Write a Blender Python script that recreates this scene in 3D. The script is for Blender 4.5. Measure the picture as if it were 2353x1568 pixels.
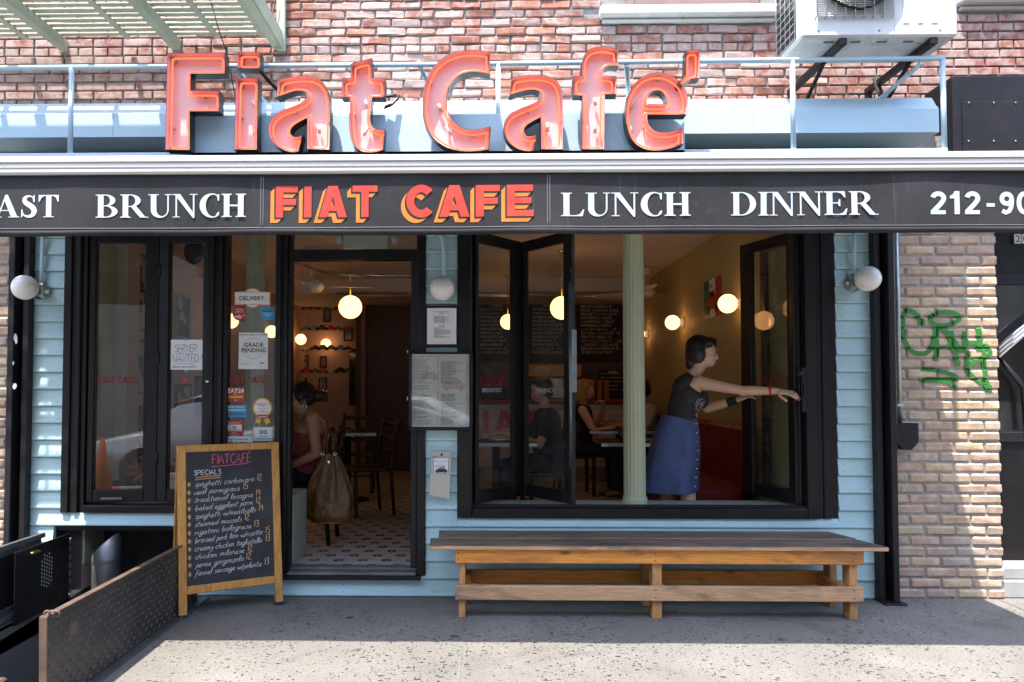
import bpy, bmesh, math, random
from mathutils import Vector, Matrix, noise
from mathutils.geometry import tessellate_polygon
random.seed(7)
R = math.radians
for o in list(bpy.data.objects): bpy.data.objects.remove(o)
S = bpy.context.scene
C = S.collection

# ---------------------------------------------------------------- camera, sky, sun, exposure
# world: facade in the plane y = 0, street towards -y, pavement z = 0, metres
EYE = Vector((0.0, -5.0, 1.4))
F_PX, W_PX, H_PX = 1700.0, 2353.0, 1568.0       # picture measured on a 2353 x 1568 grid
PPX, PPY = 1080.0, 834.0                        # principal point (shifted lens)
YAW, TILT = R(1.0), R(1.9)
cam_d = bpy.data.cameras.new('camera'); cam = bpy.data.objects.new('camera', cam_d); C.objects.link(cam)
cam.location = EYE
cam.rotation_euler = (R(90) + TILT, 0, YAW)
cam_d.sensor_width = 36; cam_d.lens = F_PX / W_PX * 36
cam_d.shift_x = (W_PX/2 - PPX) / W_PX
cam_d.shift_y = -(H_PX/2 - PPY) / W_PX
cam_d.clip_start = .05; cam_d.clip_end = 500
S.camera = cam
CROT = cam.rotation_euler.to_matrix()

w = bpy.data.worlds.new('World'); S.world = w; w.use_nodes = True
nt = w.node_tree; nt.nodes.clear()
sky = nt.nodes.new('ShaderNodeTexSky'); bg = nt.nodes.new('ShaderNodeBackground'); wo = nt.nodes.new('ShaderNodeOutputWorld')
SUN_L = Vector((.20, .288, -1)).normalized()    # direction the sunlight travels
sky.sky_type = 'NISHITA'; sky.sun_disc = False
sky.sun_elevation = math.asin(-SUN_L.z)
sky.sun_rotation = math.atan2(-SUN_L.x, -SUN_L.y)
sky.air_density = 1.0; sky.dust_density = 1.5; sky.ozone_density = 1.0
bg.inputs['Strength'].default_value = .15
nt.links.new(sky.outputs[0], bg.inputs[0]); nt.links.new(bg.outputs[0], wo.inputs[0])
sl = bpy.data.lights.new('sun', 'SUN'); sl.energy = 2.3; sl.angle = R(.53); sl.color = (1, .95, .88)
so = bpy.data.objects.new('sun', sl); C.objects.link(so); so.location = (-4, -8, 20)
so.rotation_euler = SUN_L.to_track_quat('-Z', 'Y').to_euler()
S.view_settings.view_transform = 'Standard'; S.view_settings.look = 'None'
S.view_settings.exposure = 2.5; S.view_settings.gamma = 1; S.view_settings.use_curve_mapping = False
S.render.engine = 'CYCLES'
S.cycles.use_denoising = True
try: S.cycles.denoiser = 'OPENIMAGEDENOISE'; S.cycles.denoising_input_passes = 'RGB_ALBEDO_NORMAL'
except Exception: pass
S.cycles.max_bounces = 9; S.cycles.diffuse_bounces = 5; S.cycles.glossy_bounces = 4; S.cycles.transparent_max_bounces = 12
S.cycles.sample_clamp_indirect = 6; S.cycles.caustics_reflective = False; S.cycles.caustics_refractive = False

def ray(px, py):
    return CROT @ Vector(((px - PPX) / F_PX, (PPY - py) / F_PX, -1))
def U(px, py, y=0.0):
    """survey point: where the line of sight through a measured point meets the upright plane at depth y"""
    d = ray(px, py); t = (y - EYE.y) / d.y
    return EYE + d * t
def Xp(px, y=0.0, py=890): return U(px, py, y).x
def Zp(py, y=0.0, px=1110): return U(px, py, y).z

# ---------------------------------------------------------------- mesh builder
BASE = {}                                        # object -> origin of its thing
def root_of(o):
    while o.parent: o = o.parent
    return o
class MB:
    def __init__(s): s.v = []; s.f = []; s.m = []; s.cur = 0; s.sm = []; s.smooth = False
    def add(s, vs, fs, M=None):
        b = len(s.v)
        s.v += [(M @ Vector(p)) if M else Vector(p) for p in vs]
        for f in fs: s.f.append([b + i for i in f]); s.m.append(s.cur); s.sm.append(s.smooth)
        return s
    def box(s, a, b, M=None):
        (x0, y0, z0), (x1, y1, z1) = a, b
        if x0 > x1: x0, x1 = x1, x0
        if y0 > y1: y0, y1 = y1, y0
        if z0 > z1: z0, z1 = z1, z0
        vs = [(x0,y0,z0),(x1,y0,z0),(x1,y1,z0),(x0,y1,z0),(x0,y0,z1),(x1,y0,z1),(x1,y1,z1),(x0,y1,z1)]
        return s.add(vs, [(0,3,2,1),(4,5,6,7),(0,1,5,4),(1,2,6,5),(2,3,7,6),(3,0,4,7)], M)
    def cbox(s, a, b, c=.003, M=None, jit=0):
        """box with chamfered edges"""
        lo = [min(a[i], b[i]) for i in range(3)]; hi = [max(a[i], b[i]) for i in range(3)]
        c = min(c, *[(hi[i] - lo[i]) * .45 for i in range(3)])
        vs = []; idx = {}
        for sx in (0, 1):
            for sy in (0, 1):
                for sz in (0, 1):
                    for ax in range(3):
                        p = []
                        for i, sg in enumerate((sx, sy, sz)):
                            e = hi[i] if sg else lo[i]
                            if i != ax: e += -c if sg else c
                            p.append(e + (random.uniform(-jit, jit) if jit else 0))
                        idx[(sx, sy, sz, ax)] = len(vs); vs.append(p)
        fs = []
        for ax in range(3):
            o1, o2 = (ax + 1) % 3, (ax + 2) % 3
            for sg in (0, 1):
                q = []
                for (u, v) in ((0, 0), (1, 0), (1, 1), (0, 1)):
                    k = [0, 0, 0]; k[ax] = sg; k[o1] = u; k[o2] = v; q.append(idx[(*k, ax)])
                fs.append(q if sg else q[::-1])
        for ax in range(3):
            o1, o2 = (ax + 1) % 3, (ax + 2) % 3
            for u in (0, 1):
                for v in (0, 1):
                    k0 = [0, 0, 0]; k0[o1] = u; k0[o2] = v; k1 = list(k0); k1[ax] = 1
                    q = [idx[(*k0, o1)], idx[(*k1, o1)], idx[(*k1, o2)], idx[(*k0, o2)]]
                    fs.append(q if (u == v) else q[::-1])
        for sx in (0, 1):
            for sy in (0, 1):
                for sz in (0, 1):
                    q = [idx[(sx, sy, sz, 0)], idx[(sx, sy, sz, 1)], idx[(sx, sy, sz, 2)]]
                    fs.append(q if (sx + sy + sz) % 2 else q[::-1])
        return s.add(vs, fs, M)
    def tube(s, pts, r, n=10, closed=False, cap=True, M=None):
        pts = [Vector(p) for p in pts]; rs = r if isinstance(r, (list, tuple)) else [r] * len(pts)
        L = len(pts); vs = []; up = None
        for i, p in enumerate(pts):
            if closed: t = pts[(i + 1) % L] - pts[i - 1]
            else: t = pts[min(i + 1, L - 1)] - pts[max(i - 1, 0)]
            t = t.normalized() if t.length > 1e-9 else Vector((0, 0, 1))
            if up is None:
                up = t.cross(Vector((0, 0, 1)));
                if up.length < .1: up = t.cross(Vector((0, 1, 0)))
            up = (up - t * up.dot(t)); up = up.normalized() if up.length > 1e-6 else t.orthogonal().normalized()
            b = t.cross(up)
            for k in range(n):
                a = 2 * math.pi * k / n
                vs.append(p + (up * math.cos(a) + b * math.sin(a)) * rs[i])
        fs = []
        for i in range(L if closed else L - 1):
            j = (i + 1) % L
            for k in range(n): fs.append((i*n + k, j*n + k, j*n + (k+1) % n, i*n + (k+1) % n))
        sm = s.smooth; s.smooth = True; b0 = len(s.v)
        s.add(vs, fs, M); s.smooth = False
        if cap and not closed:
            s.f += [[b0 + k for k in range(n)], [b0 + (L-1)*n + k for k in range(n)][::-1]]; s.m += [s.cur]*2; s.sm += [False]*2
        s.smooth = sm
        return s
    def lathe(s, prof, n=24, M=None, smooth=True):
        """profile [(r, z)] turned about z"""
        vs = []
        for r, z in prof:
            for k in range(n):
                a = 2*math.pi*k/n; vs.append((r*math.cos(a), r*math.sin(a), z))
        fs = []
        for i in range(len(prof) - 1):
            for k in range(n): fs.append((i*n+k, i*n+(k+1) % n, (i+1)*n+(k+1) % n, (i+1)*n+k))
        sm = s.smooth; s.smooth = smooth; s.add(vs, fs, M); s.smooth = sm
        return s
    def ball(s, c, r, nu=20, nv=12, M=None):
        rr = r if isinstance(r, (list, tuple)) else (r, r, r)
        vs = []; fs = []
        for i in range(nv + 1):
            th = math.pi*i/nv
            for k in range(nu):
                a = 2*math.pi*k/nu
                vs.append((c[0]+rr[0]*math.sin(th)*math.cos(a), c[1]+rr[1]*math.sin(th)*math.sin(a), c[2]+rr[2]*math.cos(th)))
        for i in range(nv):
            for k in range(nu): fs.append((i*nu+k, (i+1)*nu+k, (i+1)*nu+(k+1) % nu, i*nu+(k+1) % nu))
        sm = s.smooth; s.smooth = True; s.add(vs, fs, M); s.smooth = sm
        return s
    def poly(s, conts, depth=0, M=None, cap_back=True):
        """flat polygon (contours in x,z; first outer, rest holes) facing -y, extruded to +y"""
        P = [[Vector((p[0], p[1], 0)) for p in c] for c in conts]
        tri = tessellate_polygon(P); flat = [p for c in P for p in c]; n = len(flat)
        vs = [(p.x, 0, p.y) for p in flat]; fs = []
        for t in tri:
            a, b, c = [flat[i] for i in t]
            cr = (b-a).cross(c-a).z
            if abs(cr) < 1e-14: continue
            fs.append(tuple(t) if cr > 0 else tuple(t[::-1]))
        if depth:
            vs += [(p.x, depth, p.y) for p in flat]
            if cap_back: fs += [tuple(n + i for i in f[::-1]) for f in fs]
            o = 0
            for c in P:
                L = len(c)
                ar = sum(c[i].x*c[(i+1) % L].y - c[(i+1) % L].x*c[i].y for i in range(L))
                for i in range(L):
                    j = (i+1) % L; q = (o+i, o+j, n+o+j, n+o+i)
                    fs.append(q[::-1] if ar > 0 else q)
                o += L
        return s.add(vs, fs, M)
    def build(s, name, mats, parent=None, local=False, shade=None):
        if not s.v: return None
        me = bpy.data.meshes.new(name)
        org = Vector((0, 0, 0))
        if parent and not local: org = BASE.get(root_of(parent).name, Vector((0, 0, 0)))
        me.from_pydata([tuple(v - org) for v in s.v], [], s.f)
        for m in (mats if isinstance(mats, (list, tuple)) else [mats]): me.materials.append(m)
        me.polygons.foreach_set('material_index', s.m)
        me.polygons.foreach_set('use_smooth', [bool(shade) if shade is not None else x for x in s.sm])
        me.update()
        o = bpy.data.objects.new(name, me); C.objects.link(o)
        if parent: o.parent = parent
        return o
def tag(o, label=None, cat=None, group=None, kind=None):
    if label: o['label'] = label
    if cat: o['category'] = cat
    if group: o['group'] = group
    if kind: o['kind'] = kind
    return o
def thing(name, label, cat, loc=(0, 0, 0), rotz=0, group=None):
    e = bpy.data.objects.new(name, None); C.objects.link(e); e.location = loc; e.rotation_euler = (0, 0, rotz)
    e.empty_display_size = .1
    BASE[e.name] = Vector(loc)
    return tag(e, label, cat, group)
def copy_tree(o, parent=None):
    c = o.copy(); C.objects.link(c); c.parent = parent
    for ch in list(o.children): copy_tree(ch, c)
    return c
def struct(mb, name, m): return tag(mb.build(name, m), kind='structure')
def one(mb, name, m, label, cat, group=None, **k): return tag(mb.build(name, m, **k), label, cat, group)
def mesh_copy(o, name, parent, loc=(0, 0, 0), rot=None, scale=None):
    c = bpy.data.objects.new(name, o.data); C.objects.link(c); c.parent = parent; c.location = loc
    if rot: c.rotation_euler = rot
    if scale: c.scale = scale
    return c
def TR(x, y, z): return Matrix.Translation((x, y, z))
def RZ(a): return Matrix.Rotation(a, 4, 'Z')
def RX(a): return Matrix.Rotation(a, 4, 'X')
def RY(a): return Matrix.Rotation(a, 4, 'Y')

def spline(pts, closed=True, n=7):
    """points (x,y) are corners, (x,y,1) are smooth; returns a polyline"""
    L = len(pts); out = []
    P = [Vector((p[0], p[1])) for p in pts]; sm = [len(p) > 2 for p in pts]
    for i in range(L if closed else L - 1):
        j = (i + 1) % L; a, b = P[i], P[j]
        if not sm[i] and not sm[j]: out.append(a); continue
        def tan(k):
            if sm[k] and (closed or 0 < k < L - 1):
                q0, q1 = P[k-1], P[(k+1) % L]; t = (q1 - q0)
                return t.normalized() if t.length else t
            return None
        d = (b - a).length; ta, tb = tan(i), tan(j)
        if ta is None: ta = ((b - a).normalized()*2 - (tb if tb else (b-a).normalized())) if d else Vector((0, 0))
        if tb is None: tb = (b - a).normalized()*2 - ta if d else Vector((0, 0))
        for k in range(n):
            t = k / n; t2 = t*t; t3 = t2*t
            out.append(a*(2*t3 - 3*t2 + 1) + ta*d*(t3 - 2*t2 + t) + b*(-2*t3 + 3*t2) + tb*d*(t3 - t2))
    if not closed: out.append(P[-1])
    return out
def ribbon(mb, pts, wd, M=None, off=0.0):
    """flat stroke in the x,z plane with width (number or list)"""
    pts = [Vector((p[0], p[1])) for p in pts]; L = len(pts); vs = []
    if L < 2: return
    for i, p in enumerate(pts):
        t = pts[min(i+1, L-1)] - pts[max(i-1, 0)]
        t = t.normalized() if t.length > 1e-9 else Vector((1, 0))
        nrm = Vector((-t.y, t.x)); wv = wd[i] if isinstance(wd, list) else wd
        a, b = p - nrm*wv/2, p + nrm*wv/2
        vs += [(a.x, off, a.y), (b.x, off, b.y)]
    mb.add(vs, [(2*i, 2*i+2, 2*i+3, 2*i+1) for i in range(L-1)], M)
# ---------------------------------------------------------------- materials
def nodes(name):
    m = bpy.data.materials.new(name); m.use_nodes = True; n = m.node_tree.nodes; n.clear()
    o = n.new('ShaderNodeOutputMaterial'); p = n.new('ShaderNodeBsdfPrincipled'); m.node_tree.links.new(p.outputs[0], o.inputs[0])
    return m, n, m.node_tree.links, p, o
def coord(n, l, scale=(1, 1, 1), kind='Object'):
    t = n.new('ShaderNodeTexCoord'); mp = n.new('ShaderNodeMapping'); mp.inputs['Scale'].default_value = scale
    l.new(t.outputs[kind], mp.inputs[0]); return mp.outputs[0]
def nz(n, l, co, scale, detail=4, rough=.55, dist=0):
    t = n.new('ShaderNodeTexNoise'); t.inputs['Scale'].default_value = scale; t.inputs['Detail'].default_value = detail
    t.inputs['Roughness'].default_value = rough; t.inputs['Distortion'].default_value = dist
    l.new(co, t.inputs['Vector']); return t.outputs[0]
def ramp(n, l, f, stops):
    r = n.new('ShaderNodeValToRGB'); e = r.color_ramp.elements
    while len(e) < len(stops): e.new(.5)
    for k, (p, c) in enumerate(stops):
        e[k].position = p; e[k].color = (*c, 1) if isinstance(c, tuple) else (c, c, c, 1)
    l.new(f, r.inputs[0]); return r.outputs[0]
def mixc(n, l, f, a, b, mode='MIX'):
    x = n.new('ShaderNodeMix'); x.data_type = 'RGBA'; x.blend_type = mode
    for sk, v in ((x.inputs[0], f), (x.inputs[6], a), (x.inputs[7], b)):
        if isinstance(v, (int, float)): sk.default_value = v
        elif isinstance(v, tuple): sk.default_value = (*v, 1)
        else: l.new(v, sk)
    return x.outputs[2]
def math_n(n, l, op, a, b=None, c=None):
    x = n.new('ShaderNodeMath'); x.operation = op
    for i, v in enumerate((a, b, c)):
        if v is None: continue
        if isinstance(v, (int, float)): x.inputs[i].default_value = v
        else: l.new(v, x.inputs[i])
    return x.outputs[0]
def bump(n, l, p, h, st=.3, dist=.01, prev=None):
    b = n.new('ShaderNodeBump'); b.inputs['Strength'].default_value = st; b.inputs['Distance'].default_value = dist
    l.new(h, b.inputs['Height'])
    if prev is not None: l.new(prev, b.inputs['Normal'])
    l.new(b.outputs[0], p.inputs['Normal']); return b.outputs[0]
def pm(name, col, rough=.6, metal=0, var=.18, vs=5, bst=.15, bs=60, bd=.004, rand=0, dirt=None, dirt_amt=.45, ds=3, spec=.5, stretch=(1, 1, 1), coat=0, rvar=.12):
    """paint, cloth, metal...: colour broken up by noise, patchy dirt, uneven gloss and fine relief"""
    m, n, l, p, o = nodes(name); co = coord(n, l, stretch)
    a = nz(n, l, co, vs, 5)
    f = ramp(n, l, a, [(.25, 1 - var), (.75, 1 + var)])
    c = mixc(n, l, 1.0, col, f, 'MULTIPLY')
    if rand:
        oi = n.new('ShaderNodeObjectInfo'); rr = ramp(n, l, oi.outputs['Random'], [(0, 1 - rand), (1, 1 + rand)])
        c = mixc(n, l, 1.0, c, rr, 'MULTIPLY')
    if dirt:
        d = ramp(n, l, nz(n, l, co, ds, 8, .65, .4), [(1 - dirt_amt, 0.0), (min(1, 1 - dirt_amt + .25), 1.0)])
        c = mixc(n, l, d, c, dirt)
    l.new(c, p.inputs['Base Color']); p.inputs['Metallic'].default_value = metal
    l.new(ramp(n, l, nz(n, l, co, vs*2.3, 4), [(.3, max(0, rough - rvar)), (.7, min(1, rough + rvar))]), p.inputs['Roughness'])
    p.inputs['Specular IOR Level'].default_value = spec
    if coat: p.inputs['Coat Weight'].default_value = coat; p.inputs['Coat Roughness'].default_value = .1
    if bst: bump(n, l, p, nz(n, l, co, bs, 4), bst, bd)
    return m
def emit(name, col, st):
    m, n, l, p, o = nodes(name); p.inputs['Base Color'].default_value = (*col, 1)
    p.inputs['Emission Color'].default_value = (*col, 1); p.inputs['Emission Strength'].default_value = st; p.inputs['Roughness'].default_value = .3
    return m
def flat(name, col, rough=.6): return pm(name, col, rough, var=.06, bst=0, vs=12)
def glass(name, tint=(.93, .95, .94), dirt=.03, ior=1.5, rough=.0):
    m = bpy.data.materials.new(name); m.use_nodes = True; n = m.node_tree.nodes; l = m.node_tree.links; n.clear()
    o = n.new('ShaderNodeOutputMaterial'); t = n.new('ShaderNodeBsdfTransparent'); g = n.new('ShaderNodeBsdfGlossy'); mx = n.new('ShaderNodeMixShader'); fr = n.new('ShaderNodeFresnel')
    t.inputs[0].default_value = (*tint, 1); g.inputs['Roughness'].default_value = rough; 
    ge = n.new('ShaderNodeNewGeometry'); mi = n.new('ShaderNodeMix'); mi.inputs[2].default_value = ior; mi.inputs[3].default_value = 1/ior
    l.new(ge.outputs['Backfacing'], mi.inputs[0]); l.new(mi.outputs[0], fr.inputs[0])
    l.new(fr.outputs[0], mx.inputs[0]); l.new(t.outputs[0], mx.inputs[1]); l.new(g.outputs[0], mx.inputs[2])
    d = n.new('ShaderNodeBsdfDiffuse'); d.inputs[0].default_value = (.6, .58, .55, 1); m2 = n.new('ShaderNodeMixShader')
    co = coord(n, l, (1, 1, .5)); f = ramp(n, l, nz(n, l, co, 5, 7, .65), [(.45, dirt*.3), (.8, dirt*2)])
    l.new(f, m2.inputs[0]); l.new(mx.outputs[0], m2.inputs[1]); l.new(d.outputs[0], m2.inputs[2]); l.new(m2.outputs[0], o.inputs[0])
    return m

def brick_mat(name, cols, wash, wash_amt, wash_scale=9, bst=.6):
    m, n, l, p, o = nodes(name)
    tc = n.new('ShaderNodeTexCoord'); oi = n.new('ShaderNodeObjectInfo'); ad = n.new('ShaderNodeVectorMath'); ad.operation = 'ADD'
    cx = n.new('ShaderNodeCombineXYZ'); k = math_n(n, l, 'MULTIPLY', oi.outputs['Random'], 37.0); l.new(k, cx.inputs[0]); l.new(k, cx.inputs[2])
    l.new(tc.outputs['Object'], ad.inputs[0]); l.new(cx.outputs[0], ad.inputs[1]); co = ad.outputs[0]
    base = ramp(n, l, oi.outputs['Random'], [(i/(len(cols) - 1), c) for i, c in enumerate(cols)])
    v = ramp(n, l, nz(n, l, co, 14, 6, .6), [(.3, .72), (.7, 1.25)])
    c = mixc(n, l, 1.0, base, v, 'MULTIPLY')
    sp = ramp(n, l, nz(n, l, co, 130, 3), [(.55, 1.0), (.75, .7)]); c = mixc(n, l, 1.0, c, sp, 'MULTIPLY')
    # per-brick amount of old paint and lime left on the face
    amt = math_n(n, l, 'FRACT', math_n(n, l, 'MULTIPLY', oi.outputs['Random'], 17.31))
    h = nz(n, l, co, wash_scale, 9, .68, .8)
    hh = math_n(n, l, 'ADD', h, math_n(n, l, 'MULTIPLY', math_n(n, l, 'SUBTRACT', amt, .5), .24))
    geo = n.new('ShaderNodeNewGeometry'); big = nz(n, l, geo.outputs['Position'], 1.3, 5, .65, .6)
    hh = math_n(n, l, 'ADD', hh, math_n(n, l, 'MULTIPLY', math_n(n, l, 'SUBTRACT', big, .5), .45))
    wf = ramp(n, l, hh, [(.56 - wash_amt, 0.0), (.72 - wash_amt, .7), (.9 - wash_amt*.4, 1.0)])
    wc = ramp(n, l, nz(n, l, co, 26, 5), [(.35, tuple(x*.8 for x in wash)), (.7, wash)])
    c = mixc(n, l, wf, c, wc)
    l.new(c, p.inputs['Base Color']); p.inputs['Roughness'].default_value = .88; p.inputs['Specular IOR Level'].default_value = .25
    b1 = bump(n, l, p, h, bst, .012); bump(n, l, p, nz(n, l, co, 90, 5), .35, .004, b1)
    return m
def mortar_mat(name, col, stain):
    m, n, l, p, o = nodes(name); co = coord(n, l)
    c = ramp(n, l, nz(n, l, co, 3.5, 8, .65), [(.35, tuple(x*.62 for x in col)), (.5, col), (.7, stain)])
    c = mixc(n, l, 1.0, c, ramp(n, l, nz(n, l, co, 160, 3), [(.4, .8), (.6, 1.1)]), 'MULTIPLY')
    l.new(c, p.inputs['Base Color']); p.inputs['Roughness'].default_value = .95
    b1 = bump(n, l, p, nz(n, l, co, 45, 6), .7, .01); bump(n, l, p, nz(n, l, co, 220, 3), .5, .003, b1)
    return m
def pavement_mat():
    """worn exposed-aggregate concrete: dark chips, gum spots, patches, scuffs"""
    m, n, l, p, o = nodes('concrete_pavement'); co = coord(n, l)
    base = ramp(n, l, nz(n, l, co, 1.1, 7, .6, .3), [(.3, (.125, .116, .102)), (.55, (.165, .153, .134)), (.75, (.205, .191, .167))])
    base = mixc(n, l, 1.0, base, ramp(n, l, nz(n, l, co, 70, 4, .7), [(.35, .78), (.65, 1.12)]), 'MULTIPLY')
    # where the surface skin is still intact few chips show
    skin = ramp(n, l, nz(n, l, co, 1.6, 5, .6, .6), [(.40, 1.0), (.62, .72)])
    chips = None
    for sc, st, th, rot in ((21, (1, 1.9, 1), .74, .4), (30, (2.0, 1, 1), .74, -.5), (50, (1.2, 1.8, 1), .72, 1.1)):
        mp = n.new('ShaderNodeMapping'); mp.inputs['Scale'].default_value = st; mp.inputs['Rotation'].default_value = (0, 0, rot); l.new(co, mp.inputs[0])
        wv = n.new('ShaderNodeVectorMath'); wv.operation = 'ADD'
        nn = n.new('ShaderNodeTexNoise'); nn.inputs['Scale'].default_value = sc*1.3; l.new(mp.outputs[0], nn.inputs['Vector'])
        ws = n.new('ShaderNodeVectorMath'); ws.operation = 'SCALE'; ws.inputs[3].default_value = .45/sc; l.new(nn.outputs['Color'], ws.inputs[0])
        l.new(mp.outputs[0], wv.inputs[0]); l.new(ws.outputs[0], wv.inputs[1])
        vo = n.new('ShaderNodeTexVoronoi'); vo.inputs['Scale'].default_value = sc; l.new(wv.outputs[0], vo.inputs['Vector'])
        rad = math_n(n, l, 'MULTIPLY', math_n(n, l, 'MAXIMUM', math_n(n, l, 'SUBTRACT', vo.outputs['Color'], .34), 0.0), th)
        f = ramp(n, l, math_n(n, l, 'SUBTRACT', math_n(n, l, 'MULTIPLY', rad, skin), vo.outputs['Distance']), [(.0, 0.0), (.03, 1.0)])
        chips = f if chips is None else math_n(n, l, 'MAXIMUM', chips, f)
    c = mixc(n, l, math_n(n, l, 'MULTIPLY', chips, .92), base, (.022, .021, .023))
    vg = n.new('ShaderNodeTexVoronoi'); vg.inputs['Scale'].default_value = 2.6; l.new(co, vg.inputs['Vector'])
    gr = math_n(n, l, 'MULTIPLY', math_n(n, l, 'SUBTRACT', vg.outputs['Color'], .38), .20)
    gf = ramp(n, l, math_n(n, l, 'SUBTRACT', gr, vg.outputs['Distance']), [(0, 0.0), (.012, .85)])
    c = mixc(n, l, gf, c, (.04, .038, .039))
    st = ramp(n, l, nz(n, l, co, .8, 8, .7, 1.0), [(.56, 1.0), (.72, .62)])
    c = mixc(n, l, 1.0, c, st, 'MULTIPLY')
    l.new(c, p.inputs['Base Color'])
    l.new(ramp(n, l, chips, [(0, .85), (1, .5)]), p.inputs['Roughness'])
    b1 = bump(n, l, p, nz(n, l, co, 120, 5, .7), .35, .004); bump(n, l, p, nz(n, l, co, 12, 6, .6), .25, .01, b1)
    return m
def wood_mat(name, a, b, dark=None, axis=0, rough=.6, knots=True, grain=1.0, wear=.5):
    m, n, l, p, o = nodes(name)
    tc = n.new('ShaderNodeTexCoord'); oi = n.new('ShaderNodeObjectInfo'); ad = n.new('ShaderNodeVectorMath'); ad.operation = 'ADD'
    cx = n.new('ShaderNodeCombineXYZ'); k = math_n(n, l, 'MULTIPLY', oi.outputs['Random'], 11.0)
    for i in range(3): l.new(k, cx.inputs[i])
    l.new(tc.outputs['Object'], ad.inputs[0]); l.new(cx.outputs[0], ad.inputs[1])
    s = [22, 22, 22]; s[axis] = 1.3
    mp = n.new('ShaderNodeMapping'); mp.inputs['Scale'].default_value = s; l.new(ad.outputs[0], mp.inputs[0]); co = mp.outputs[0]
    g = nz(n, l, co, 1.6*grain, 8, .62, 1.4); c = ramp(n, l, g, [(.3, b), (.62, a)])
    fine = ramp(n, l, nz(n, l, co, 7*grain, 4), [(.35, .78), (.65, 1.1)]); c = mixc(n, l, 1.0, c, fine, 'MULTIPLY')
    if knots:
        s2 = [9, 9, 9]; s2[axis] = 3.2
        m2 = n.new('ShaderNodeMapping'); m2.inputs['Scale'].default_value = s2; l.new(ad.outputs[0], m2.inputs[0])
        vo = n.new('ShaderNodeTexVoronoi'); vo.inputs['Scale'].default_value = .8; l.new(m2.outputs[0], vo.inputs['Vector'])
        kf = ramp(n, l, vo.outputs['Distance'], [(.04, .9), (.13, 0.0)]); c = mixc(n, l, kf, c, tuple(x*.25 for x in b))
    if dark:
        s3 = [6, 6, 6]; s3[axis] = 1.5
        m3 = n.new('ShaderNodeMapping'); m3.inputs['Scale'].default_value = s3; l.new(ad.outputs[0], m3.inputs[0])
        df = ramp(n, l, nz(n, l, m3.outputs[0], 1.2, 8, .7, .5), [(.62 - wear*.4, 0.0), (.75 - wear*.3, .9)]); c = mixc(n, l, df, c, dark)
    l.new(c, p.inputs['Base Color']); p.inputs['Roughness'].default_value = rough
    bump(n, l, p, g, .25, .003)
    return m
def mosaic_mat():
    """small white hexagon mosaic with dark flowers"""
    m, n, l, p, o = nodes('mosaic_floor'); co = coord(n, l)
    sx = n.new('ShaderNodeSeparateXYZ'); l.new(co, sx.inputs[0])
    def cell(period):
        # hexagonal lattice distance: min over two offset rectangular lattices
        ds = []
        for ox in (0, .5):
            u = math_n(n, l, 'ADD', math_n(n, l, 'DIVIDE', sx.outputs[0], period), ox)
            v = math_n(n, l, 'ADD', math_n(n, l, 'DIVIDE', sx.outputs[1], period*1.732), ox)
            du = math_n(n, l, 'SUBTRACT', u, math_n(n, l, 'ROUND', u)); dv = math_n(n, l, 'MULTIPLY', math_n(n, l, 'SUBTRACT', v, math_n(n, l, 'ROUND', v)), 1.732)
            ds.append(math_n(n, l, 'SQRT', math_n(n, l, 'ADD', math_n(n, l, 'MULTIPLY', du, du), math_n(n, l, 'MULTIPLY', dv, dv))))
        return math_n(n, l, 'MINIMUM', ds[0], ds[1])
    d = cell(.0245); g = ramp(n, l, d, [(.44, 1.0), (.5, 0.0)])
    D = cell(.0245*7)
    fl = ramp(n, l, D, [(.075, 0.0), (.085, 1.0), (.22, 1.0), (.235, 0.0)])
    vn = ramp(n, l, nz(n, l, co, 60, 2), [(.35, .8), (.65, 1.05)])
    t = mixc(n, l, 1.0, (.60, .57, .52), vn, 'MULTIPLY'); t = mixc(n, l, fl, t, (.016, .015, .016))
    c = mixc(n, l, g, (.16, .145, .13), t)
    l.new(c, p.inputs['Base Color']); p.inputs['Roughness'].default_value = .35
    bump(n, l, p, g, .3, .002)
    return m
def diamond_plate(name, col, rust):
    m, n, l, p, o = nodes(name); co = coord(n, l)
    c = ramp(n, l, nz(n, l, co, 4, 7, .65, .5), [(.35, tuple(x*.6 for x in col)), (.6, col), (.8, rust)])
    l.new(c, p.inputs['Base Color']); p.inputs['Metallic'].default_value = .55; p.inputs['Roughness'].default_value = .52
    bump(n, l, p, nz(n, l, co, 80, 5), .2, .003)
    return m
def tin_ceiling_mat():
    m, n, l, p, o = nodes('pressed_tin_ceiling'); co = coord(n, l)
    sx = n.new('ShaderNodeSeparateXYZ'); l.new(co, sx.inputs[0])
    a = math_n(n, l, 'SINE', math_n(n, l, 'MULTIPLY', sx.outputs[0], 62.8)); b = math_n(n, l, 'SINE', math_n(n, l, 'MULTIPLY', sx.outputs[1], 62.8))
    h = math_n(n, l, 'MULTIPLY', a, b)
    p.inputs['Base Color'].default_value = (.70, .63, .55, 1); p.inputs['Roughness'].default_value = .5
    bump(n, l, p, h, .6, .004)
    return m
M = {}
M['brick_red'] = brick_mat('old_red_brick', [(.31, .125, .085), (.36, .165, .115), (.26, .10, .075), (.38, .17, .11), (.32, .14, .10)], (.52, .40, .355), .17, 9, .45)
M['brick_tan'] = brick_mat('tan_brick', [(.46, .33, .225), (.52, .385, .25), (.37, .275, .22), (.47, .315, .225), (.36, .29, .245), (.54, .41, .27)], (.60, .50, .37), -.05, 9, .15)
M['mortar'] = mortar_mat('lime_mortar', (.27, .26, .25), (.36, .335, .315))
M['mortar_tan'] = mortar_mat('grey_mortar', (.30, .29, .275), (.37, .35, .32))
M['pave'] = pavement_mat()
M['road'] = pm('asphalt', (.05, .05, .052), .9, bst=.5, bs=200)
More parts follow.
